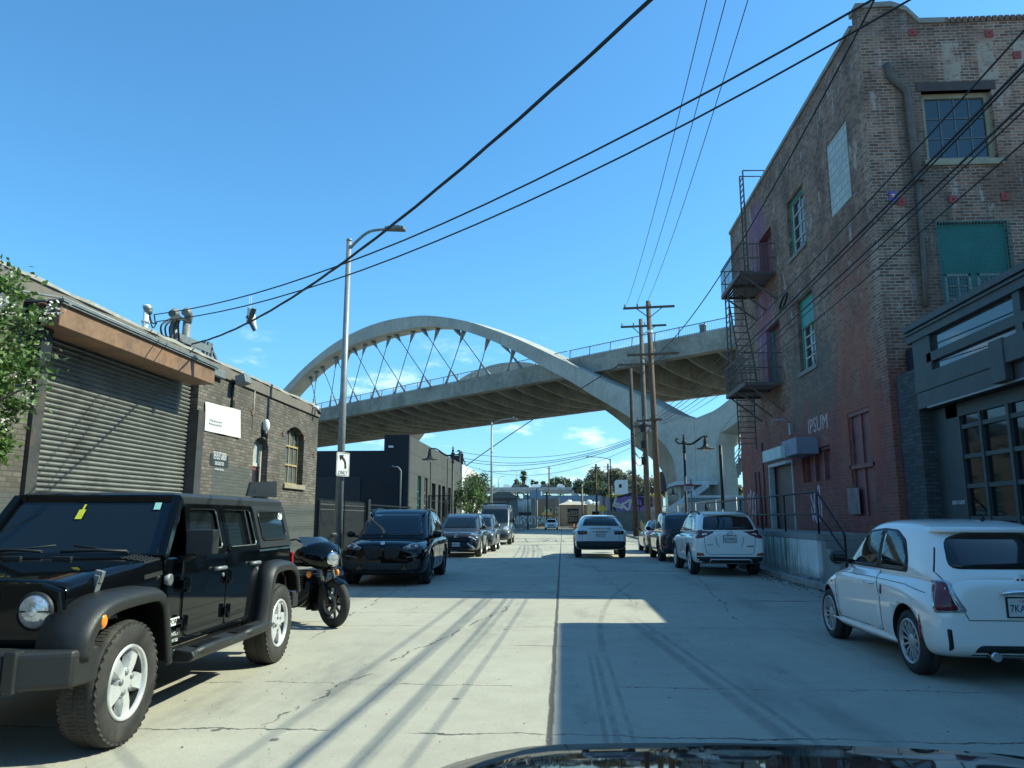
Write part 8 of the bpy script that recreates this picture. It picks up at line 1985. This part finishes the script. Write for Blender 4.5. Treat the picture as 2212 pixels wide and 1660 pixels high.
# ---------------------------------------------------------------- the bonnet the photograph was taken over
def own_car():
    root = thing('own_car', 'black glossy car front whose bonnet edge fills the bottom of the photo', 'car', (0.55, 1.0, 0))
    P = lambda n, mb, m: mb.build(n, m, root)
    cx = .46; ZB = AY(1500, 1604, 1.94).z + .11
    def hp(u, v):
        # u 0 near the windscreen .. 1 front edge, v -1..1 across
        w = 1.0 - .06 * u; x = cx + v * w; y = .72 + 1.22 * u - .14 * v * v * u
        e = max(0, abs(v) - .5) / .5
        z = ZB - .06 * u - .05 * u * u * u - .12 * e * e - .0 * v * v
        return Vector((x, y, z))
    mb = MB(); nu, nv = 14, 24; g = [[hp(i / nu, -1 + 2 * j / nv) for j in range(nv + 1)] for i in range(nu + 1)]
    for i in range(nu):
        for j in range(nv): mb.add([g[i][j], g[i + 1][j], g[i + 1][j + 1], g[i][j + 1]], [(0, 1, 2, 3)], 0, True)
    P('bonnet', mb, BLACKP)
    mb = MB()
    for j in range(nv):
        a, b = g[nu][j], g[nu][j + 1]; prev = (a, b)
        for dy, z in ((.05, -.05), (.12, -.16), (.14, -.4), (.1, -.62)):
            cur = (a + Vector((0, dy, z)), b + Vector((0, dy, z))); mb.add([prev[0], prev[1], cur[1], cur[0]], [(0, 1, 2, 3)], 0, True); prev = cur
    P('bumper', mb, BLACKP)
    for s, j in ((-1, 0), (1, nv)):
        mb = MB()
        for i in range(nu):
            a, b = g[i][j], g[i + 1][j]; prev = (a, b)
            for dx, z in ((.05, -.08), (.08, -.25), (.07, -.5)):
                cur = (a + Vector((s * dx, 0, z)), b + Vector((s * dx, 0, z))); mb.add([prev[0], prev[1], cur[1], cur[0]], [(0, 1, 2, 3)], 0, True); prev = cur
        P('wing', mb, BLACKP)
        M = Matrix.Translation((cx + s * .88, 1.35, .34)) @ Matrix.Rotation(s * PI / 2, 4, 'Y') 
        t = MB(); t.lathe([(.2, -.1), (.32, -.1), (.34, -.06), (.34, .06), (.32, .1), (.2, .1), (0, .08)], 24, M); P('wheel', t, TYRE)
    mb = MB(); mb.box(cx - .8, .55, .7, cx + .8, .72, .98); P('scuttle', mb, PLASTIC)
    mb = MB(); mb.box(cx - .7, .6, .25, cx + .7, 1.9, .6); P('chassis', mb, PLASTIC)
own_car()
# ---------------------------------------------------------------- trees
def tree(name, label, base, trunk_h, blobs, nleaf, ls, mats, seed=1, r0=.12, ncl=40, flower=0, cat='tree', group=None, droop=0.0, spread=.22):
    t = thing(name, label, cat, base, 0, group); q = random.Random(seed); base = Vector(base)
    tr = MB(); top = base + Vector((q.uniform(-.1, .1), q.uniform(-.1, .1), trunk_h))
    tr.tube(smooth_curve([base - UZ * .1, base + (top - base) * .5 + Vector((q.uniform(-.08, .08) * trunk_h * .3, 0, 0)), top]), [r0 * (1 - .45 * i / 8) for i in range(9)], 8)
    cen = []
    tot = sum(b[3] * b[4] * b[5] for b in blobs)
    for b in blobs:
        c = Vector(b[:3]); rad = Vector(b[3:6]); k = max(3, int(ncl * b[3] * b[4] * b[5] / tot))
        for i in range(k):
            while True:
                d = Vector((q.uniform(-1, 1), q.uniform(-1, 1), q.uniform(-1, 1)))
                if .25 < d.length < 1: break
            cen.append((Vector((c.x + d.x * rad.x, c.y + d.y * rad.y, c.z + d.z * rad.z)), min(rad) * spread * q.uniform(.6, 1.5)))
    for c, s in cen[::max(1, len(cen) // 26)]:
        m_ = top + (c - top) * .5 + Vector((0, 0, .1 * (c - top).length)); tr.tube(smooth_curve([top - UZ * trunk_h * .15, m_, c], 3), [r0 * .5 * (1 - .8 * i / 6) for i in range(7)], 5)
    tr.build('trunk', BARK, t)
    lf = MB(); per = max(1, nleaf // len(cen))
    for c, s in cen:
        mi = q.choice((0, 0, 1))
        for i in range(per):
            p = c + Vector((q.gauss(0, s), q.gauss(0, s), q.gauss(0, s * .8) - droop * abs(q.gauss(0, s))))
            a = Vector((q.uniform(-1, 1), q.uniform(-1, 1), q.uniform(-.9, .3) - droop)).normalized(); n_ = a.orthogonal().normalized(); n_.rotate(Matrix.Rotation(q.uniform(0, 6.3), 3, a)); b = a.cross(n_)
            L_ = ls * q.uniform(.6, 1.3); w = L_ * .34
            lf.add([p - a * L_ * .5, p + b * w + n_ * w * .3, p + a * L_ * .55, p - b * w + n_ * w * .3], [(0, 1, 2, 3)], mi)
    lf.build('crown', mats, t, weld=False)
    if flower:
        fl = MB()
        for c, s in q.sample(cen, min(len(cen), flower)):
            tip = c + Vector((q.gauss(0, s), q.gauss(0, s), s * q.uniform(.2, 1.4)))
            for i in range(26):
                p = tip + Vector((q.gauss(0, .05), q.gauss(0, .05), q.uniform(-.03, .14))); L_ = .016
                a = Vector((q.uniform(-1, 1), q.uniform(-1, 1), q.uniform(-1, 1))).normalized(); b = a.orthogonal()
                fl.add([p - a * L_, p + b * L_, p + a * L_, p - b * L_], [(0, 1, 2, 3)])
        fl.build('blossom', FLOWER, t, weld=False)
    return t
tree('flowering_tree', 'leafy street tree with white blossom at the left edge in front of the roller shutter', (-6.75, 7.75, .14), 1.9, [(-6.75, 7.8, 3.75, .85, .9, .62), (-6.75, 7.7, 3.0, .98, 1.0, .62), (-6.85, 7.7, 2.3, .8, .9, .45)], 12000, .078, [LEAF, LEAF2], 5, .07, 130, 60, spread=.2)
tree('street_tree', 'small bushy street tree behind the grey suvs in front of the white building', (-6.25, 54, .14), 1.7, [(-6.5, 54, 3.6, .8, 1.0, .75), (-6.2, 53.6, 2.5, 1.0, .9, .7), (-7.2, 54.5, 2.7, .7, .8, .8), (-5.7, 54, 3.0, .5, .6, .6)], 3000, .15, [LEAF2, LEAF], 8, .08, 75, spread=.2)
tree('street_tree', 'darker street tree just beyond the small bushy one by the white building', (-7.2, 66, .14), 2.2, [(-7.1, 66, 4.3, 1.0, 1.1, 1.1), (-6.9, 65.5, 3.3, .9, 1.0, .7)], 2400, .2, [LEAF2, DLEAF], 9, .1, 50)
def bt(px0, px1, py0, py1, Y):
    a = AY(px0, py1, Y); b = AY(px1, py0, Y); return (a.x + b.x) / 2, (a.z + b.z) / 2, (b.x - a.x) / 2, (b.z - a.z) / 2
def bgtree(label, boxes, Y, mats, seed, n=5000, ls=1.2, ncl=90, name='tree', spread=.25):
    bl = []
    for bx in boxes:
        x, z, rx, rz = bt(*bx, Y); bl.append((x, Y + random.Random(seed).uniform(-2, 2), z, rx, rx * .8, rz))
    x0 = sum(b[0] for b in bl) / len(bl); zb = min(b[2] - b[5] for b in bl)
    return tree(name, label, (x0, Y, 0), max(3.0, zb + 1.5), bl, n, ls, mats, seed, .7, ncl, spread=spread)
bgtree('broad dark green round tree behind the freeway', [(1187, 1218, 1032, 1062, 440), (1208, 1230, 1036, 1062, 440)] and [(1187, 1216, 1033, 1064), (1205, 1232, 1037, 1064)], 470, [DLEAF, LEAF2], 3, 7000, 1.3, 150)
bgtree('tall airy eucalyptus beside the dark wooden pole', [(1272, 1305, 1012, 1045), (1262, 1290, 1030, 1060), (1290, 1312, 1020, 1058)], 330, [EUCA, DLEAF], 4, 4200, .85, 90)
bgtree('tall greyish eucalyptus behind the right street light', [(1305, 1340, 1014, 1046), (1320, 1350, 1012, 1040), (1312, 1352, 1038, 1066)], 320, [EUCA, EUCA], 6, 4600, .85, 100)
bgtree('eucalyptus showing between the wooden utility poles', [(1345, 1375, 1020, 1056), (1366, 1400, 1030, 1066), (1395, 1425, 1030, 1066)], 315, [EUCA, EUCA], 7, 3600, .85, 80)
bgtree('dark leafy tree below the tall eucalyptus', [(1238, 1266, 1040, 1066), (1262, 1300, 1040, 1072), (1290, 1318, 1048, 1076)], 300, [DLEAF, EUCA], 12, 5500, 1.0, 110)
bgtree('small ragged tree left of the broad round tree beyond the freeway', [(1111, 1126, 1038, 1062), (1104, 1114, 1048, 1062)], 450, [EUCA, DLEAF], 13, 2600, 1.1, 60)
bgtree('tree behind the bridge stairs at the right', [(1576, 1606, 1052, 1085), (1560, 1585, 1065, 1090)], 190, [EUCA, LEAF2], 14, 3500, .8, 70)
bgtree('trees rising behind the white silos near the bridge pier', [(1420, 1452, 1035, 1070), (1440, 1470, 1050, 1085)], 310, [EUCA, DLEAF], 15, 4500, 1.0, 90)
def palm(label, px, py0, py1, Y, seed, shag=True):
    top = AY(px, py0, Y); crown = AY(px, (py0 + py1) / 2, Y); q = random.Random(seed)
    t = thing('palm_tree', label, 'palm tree', (top.x, Y, 0), 0, 'fan palms beyond the freeway'); mb = MB(); mb.tube([(top.x, Y, 0), (top.x, Y, top.z - 1)], [.4, .3], 7); mb.build('trunk', BARK, t)
    R0 = (AY(px, py0, Y).z - AY(px, py1, Y).z) / 2; c = Vector((top.x, Y, top.z - R0 * .8)); lf = MB()
    for k in range(85):
        a = q.uniform(0, 6.3); el = q.uniform(-1.1, 1.3); d = Vector((math.cos(a) * math.cos(el), math.sin(a) * math.cos(el), math.sin(el)))
        p = c + d * R0 * q.uniform(.5, .75); s = Vector((-math.sin(a), math.cos(a), 0)) * R0 * .3
        lf.add([c + d * R0 * .12, p + s, p + d * R0 * .25, p - s], [(0, 1, 2, 3)])
    for k in range(60):
        a = q.uniform(0, 6.3); h = q.uniform(.2, 1.7) * R0; d = Vector((math.cos(a), math.sin(a), 0)) * R0 * .36 * max(.3, 1.1 - h / R0 * .5); p = c - UZ * h
        lf.add([p, p + d + UZ * -.2 * R0, p + d - UZ * R0 * .6, p - UZ * R0 * .5], [(0, 1, 2, 3)], 1)
    lf.build('crown', [PALML, mat('dry palm skirt', (.11, .1, .06), .9)], t, weld=False)
palm('tallest fan palm, rising alone above the freeway', 1131, 1018, 1044, 430, 1); palm('second fan palm, short and thin above the freeway', 1150, 1037, 1052, 430, 2)
palm('third fan palm, behind the pale far street light', 1158, 1040, 1058, 430, 3); palm('fourth fan palm, leaning towards the grey wooden pole', 1173, 1040, 1060, 430, 4)
# ---------------------------------------------------------------- buildings across the end of the street
def block(name, label, px0, px1, pt, Y, depth, m, hip=None, hipm=None, cat='building'):
    a, b = AY(px0, pt, Y), AY(px1, pt, Y); t = thing(name, label, cat, ((a.x + b.x) / 2, Y, 0)); mb = MB(); mb.box(a.x, Y, 0, b.x, Y + depth, a.z); mb.build('wall', m, t)
    if hip:
        zt = AY(px0, hip, Y).z; mb = MB(); q = [(a.x - .3, Y - .3), (b.x + .3, Y - .3), (b.x + .3, Y + depth), (a.x - .3, Y + depth)]; k = .3 * (b.x - a.x)
        r = [(a.x + k, Y + 2.5), (b.x - k, Y + 2.5), (b.x - k, Y + depth - 2.5), (a.x + k, Y + depth - 2.5)]
        V = [Vector((x, y, a.z)) for x, y in q] + [Vector((x, y, zt)) for x, y in r]; mb.add(V, [(0, 1, 5, 4), (1, 2, 6, 5), (2, 3, 7, 6), (3, 0, 4, 7), (4, 5, 6, 7), (3, 2, 1, 0)]); mb.build('roof', hipm or SHINGLE, t)
    return t, a, b
def bwin(t, Y, rects, m=GLASS, fm=None):
    for x0, x1, y0, y1 in rects:
        a, b = AY(x0, y1, Y - .06), AY(x1, y0, Y - .06); mb = MB(); mb.box(a.x, Y - .08, a.z, b.x, Y + .02, b.z); w = mb.build('window', fm or GSTUCCO, t)
        mb = MB(); mb.box(a.x + .08, Y - .1, a.z + .08, b.x - .08, Y - .081, b.z - .08); mb.build('pane', m, w)
t, a, b = block('hip_roof_building', 'low grey building with brown hipped roof behind the panel van', 1050, 1119, 1077, 122, 14, GSTUCCO, 1062)
mb = MB(); mb.box(AY(1096, 1, 121.9).x, 121.93, 1.2, AY(1099, 1, 121.9).x, 122, a.z - .2); mb.box(AY(1060, 1, 121.9).x, 121.9, a.z - .35, AY(1108, 1, 121.9).x, 122, a.z - .1); mb.build('fascia_board', RUST, t)
t, a, b = block('silver_building', 'building with big silver painted wall and white bubble graffiti at the far corner', 1119, 1156, 1077, 119.8, 16, GSTUCCO, None)
sm = mat('silver spray paint', (.55, .6, .62), .45, .3, var=.2)
mb = MB()
for x0, x1, w0 in ((1118, 1129, .5), (1129, 1147, .75)):
    p, q_ = AY(x0, 1079, 119.78), AY(x1, 1108, 119.78); n = 7
    for i in range(n):
        u0 = p.x + (q_.x - p.x) * i / n; u1 = p.x + (q_.x - p.x) * (i + .62) / n; d = .5 + .5 * math.sin(i * 2.1 + x0); mb.prism([(u0, 119.78, p.z), (u1 + .1, 119.78, p.z), (u1, 119.78, q_.z + d * .9), ((u0 + u1) / 2, 119.78, q_.z + d * .4), (u0 + .05, 119.78, q_.z + d)], (0, -.01, 0))
mb.build('silver_paint', sm, t)
p, q_ = AY(1120, 1124, 119.7), AY(1155, 1136, 119.7)
scrawl(51, 4.6, 1.5, frame_m(Vector(((AY(1127, 1, 119.7).x + AY(1156, 1, 119.7).x) / 2, 119.76, 1.15)), (1, 0, 0), UZ), 7, .14).build('graffiti', mat('pale blue spray', (.5, .62, .66), .7), t)
mb = MB(); mb.box(AY(1119, 1, 119.7).x, 119.72, 1.95, AY(1143, 1, 119.7).x, 119.8, 2.4); mb.build('wall_band', BLACK, t)
t, a, b = block('two_storey_building', 'grey two storey building with small windows behind the far white sedan', 1156, 1207, 1078, 133, 18, mat('slate stucco', (.2, .205, .2), .85, var=.12, scale=.3), None)
mb = MB(); a2, b2 = AY(1199, 1074, 132.8), AY(1207.5, 1074, 132.8); mb.box(a2.x, 132.8, 0, b2.x, 140, a2.z); mb.build('tower', GSTUCCO, t)
bwin(t, 133, [(1177, 1182, 1096, 1107), (1187, 1193, 1096, 1107), (1177, 1182, 1118, 1129), (1187, 1192, 1118, 1129)], fm=WHITE); bwin(t, 132.8, [(1200, 1205, 1096, 1107), (1200, 1205, 1118, 1129)], fm=WHITE)
mb = MB(); mb.ball(AY(1182, 1104, 132.7), .55, 10, 6, (1, .1, .8)); mb.ball(AY(1176, 1110, 132.7), .45, 10, 6, (1.2, .1, .6), 1); mb.ball(AY(1188, 1110, 132.7), .45, 10, 6, (1.2, .1, .6), 1); mb.build('mural', [mat('mint paint', (.3, .5, .4), .7), mat('mustard paint', (.45, .4, .18), .7)], t)
t, a, b = block('tan_garage', 'tan garage with bowed roof and graffitied roll-up door at the end of the street', 1208, 1268, 1091, 142, 20, TAN, 1083, mat('pale rolled roof', (.4, .38, .32), .9))
p, q_ = AY(1226, 1128, 141.9), AY(1250, 1099, 141.9); mb = MB(); mb.box(p.x, 141.9, p.z - .3, q_.x, 142, q_.z); gd = mb.build('garage_door', BLACK, t)
scrawl(61, 1.9, 1.1, frame_m(Vector(((p.x + q_.x) / 2, 141.89, 2.4)), (1, 0, 0), UZ), 5, .1).build('graffiti', GSTUCCO, gd); scrawl(63, 1.9, .8, frame_m(Vector(((p.x + q_.x) / 2, 141.89, 1.3)), (1, 0, 0), UZ), 4, .1).build('graffiti', GSTUCCO, gd)
p = AY(1240, 1092.5, 141.9); mb = MB(); mb.box(p.x - .25, 141.9, p.z - .18, p.x + .25, 142, p.z + .18); mb.build('wall_plate', REDSIGN, t)
t, a, b = block('yellow_building', 'small pale yellow building right of the tan garage', 1268, 1302, 1090, 141, 15, YELLOW); bwin(t, 141, [(1278, 1297, 1104, 1118)], fm=WHITE)
t, a, b = block('blue_warehouse', 'long blue grey metal warehouse behind the row of low buildings', 1130, 1300, 1071, 200, 40, BLUEROOF)
mb = MB(); a2, b2 = AY(1145, 1060, 199), AY(1168, 1060, 199); mb.box(a2.x, 199, 0, b2.x, 215, a2.z); mb.build('raised_block', BLUEROOF, t)
mb = MB()
for k in range(9): x = AY(1216 + k * 9.5, 1, 170).x; mb.ball((x, 170, AY(1216, 1087, 170).z), .35 if k % 4 else .8, 8, 5, (1, 1, .9)); mb.cyl((x, 170, 2), (x, 170, AY(1216, 1087, 170).z), .25, 6)
tag(mb.build('roof_vents', WHITE), 'white domed roof ventilators above the tan garage', 'roof vents', kind='stuff')
# purple mural building and its yellow topped neighbour on the right
t, a, b = block('mural_building', 'low building with purple mural wall and yellow roof edge behind the utility poles', 1312, 1432, 1074, 112, 25, mat('lilac grey stucco', (.3, .27, .33), .85, var=.12, scale=.4))
mb = MB(); mb.box(a.x - .1, 111.9, a.z, b.x, 112.3, a.z + .35); mb.build('roof_edge', GOLD, t)
mb = MB(); q = [(1323, 1078), (1362, 1067), (1405, 1072), (1404, 1100), (1395, 1104), (1328, 1104)]
mb.prism([AY(x, y, 111.9) for x, y in q], (0, -.03, 0)); mb.build('mural', PURPLE, t)
mb = MB()
ol = [AY(x, y, 111.85) for x, y in q]
for i in range(5): mb.bar(ol[i - 1], ol[i], .28, .02, up=(0, 1, 0))
mb.build('mural_outline', BLACK, t)
scrawl(71, 2.2, 2.0, frame_m(Vector((AY(1345, 1088, 111.8).x, 111.83, AY(1345, 1088, 111.8).z)), (1, 0, 0), UZ), 2, .3).build('graffiti', WSTUCCO, t); scrawl(72, 2.5, 1.6, frame_m(Vector((AY(1388, 1086, 111.8).x, 111.83, AY(1388, 1086, 111.8).z)), (1, 0, 0), UZ), 2, .22).build('graffiti', BLACK, t)
t, a, b = block('shed', 'weathered grey sheds and fence in front of the purple mural building', 1310, 1424, 1104, 96, 4, mat('weathered boards', (.2, .19, .16), .9, var=.3, scale=.6), cat='shed')
t, a, b = block('tin_shed', 'dark shed with a lean-to roof left of the purple mural building', 1302, 1316, 1072, 118, 10, GSTUCCO, cat='shed')
mb = MB(); a2 = AY(1300, 1063, 118); mb.prism([AY(1295, 1062, 117.6), AY(1318, 1070, 117.6), AY(1318, 1073, 117.6), AY(1295, 1065, 117.6)], (0, 8, 0)); mb.build('roof', DKGREY, t)
t, a, b = block('silo_house', 'white tall narrow house seen between the utility poles far away', 1332, 1356, 1037, 260, 10, WSTUCCO); bwin(t, 260, [(1337, 1343, 1046, 1054)])
t, a, b = block('white_tower', 'white stepped roof tower above the trees right of the utility poles', 1440, 1450, 1003, 250, 6, WSTUCCO, cat='tower')
mb = MB(); a2 = AY(1446, 1022, 249); mb.box(a2.x, 249, 0, AY(1458, 1, 249).x, 256, a2.z); mb.build('step_block', WSTUCCO, t)
mb = MB(); mb.prism([AY(1426, 1020, 252), AY(1441, 1016, 252), AY(1470, 1062, 252), AY(1424, 1062, 252)], (0, 10, 0)); tag(mb.build('dark_roof', DKGREY), 'dark steep roof in front of the white stepped tower', 'roof')
# ---------------------------------------------------------------- the elevated freeway
fw_ = thing('freeway', 'long pale elevated freeway crossing behind the low buildings', 'bridge', (0, 400, 0)); FY = 400
zt, zm, zb = AY(1100, 1054, FY).z, AY(1100, 1059, FY).z, AY(1100, 1064, FY).z
mb = MB(); mb.prism([(-420, FY, zb), (70, FY - 30, zb - 1.2), (70, FY - 30, zt - 1.2), (-420, FY, zt)], (0, 18, 0)); mb.build('deck', FREEWAY, fw_)
mb = MB(); mb.prism([(-420, FY - .6, zm), (70, FY - 30.6, zm - 1.2), (70, FY - 30.6, zt - 1.0), (-420, FY - .6, zt + .2)], (0, .5, 0)); mb.build('barrier', PALE_CONC, fw_)
for k in range(9):
    x = -330 + k * 48; mb = MB(); mb.box(x - 1.5, FY - 5 - (x + 420) * .06, 0, x + 1.5, FY + 1 - (x + 420) * .06, zb); mb.build('pier', FREEWAY, fw_)
for k, (px, py, d) in enumerate(((1117, 1022, -1), (1077, 1035, 1), (1137, 1042, 1), (1197, 1032, -1), (1090 + 130, 1040, -1))):
    p = AY(px, py, FY + 5); t = thing('freeway_light', 'thin grey light standard rising from the elevated freeway', 'street lamp', (p.x, FY + 5, zt), 0, 'light standards along the elevated freeway')
    mb = MB(); mb.tube([(p.x, FY + 5, zt - 1), (p.x, FY + 5, p.z)], .16, 5); mb.build('pole', GALV, t); mb = MB(); mb.tube(smooth_curve([(p.x, FY + 5, p.z), (p.x + d * 1.2, FY + 5, p.z + 1.1), (p.x + d * 3.6, FY + 5, p.z + 1.4)]), .1, 4); mb.build('arm', GALV, t)
q = random.Random(4)
for k in range(7):
    px = 1100 + k * 19 + q.uniform(-4, 4); p = AY(px, 1054, FY + 4 - 12); sx = q.uniform(1.8, 3.0); z0 = zt - .6; mb = MB(); x = p.x; y = FY + 6 - (x + 420) * .06
    mb.prism([(x - sx, y, z0), (x + sx, y, z0), (x + sx, y, z0 + .9), (x + sx * .6, y, z0 + 1.0), (x + sx * .35, y, z0 + 1.6), (x - sx * .6, y, z0 + 1.6), (x - sx * .95, y, z0 + 1.0)], (0, 1.8, 0))
    tag(mb.build('distant_car', (WHITEP, SILVERP, DARKP)[k % 3]), 'tiny car roof showing above the freeway barrier', 'car', 'cars on the elevated freeway')
# hills on the horizon
mb = MB(); q = random.Random(8); pts = []
for i in range(80):
    x = -1500 + i * 38; h = 8 + 6 * math.sin(i * .31) + q.uniform(0, 4); pts.append((x, 1500, h))
for a, b in zip(pts, pts[1:]): mb.add([(a[0], 1500, -1), (b[0], 1500, -1), (b[0], 1560, b[2]), (a[0], 1560, a[2])], [(0, 1, 2, 3)])
tag(mb.build('hills', mat('hazy hills', (.16, .19, .17), .9, var=.2, scale=.01)), kind='structure')
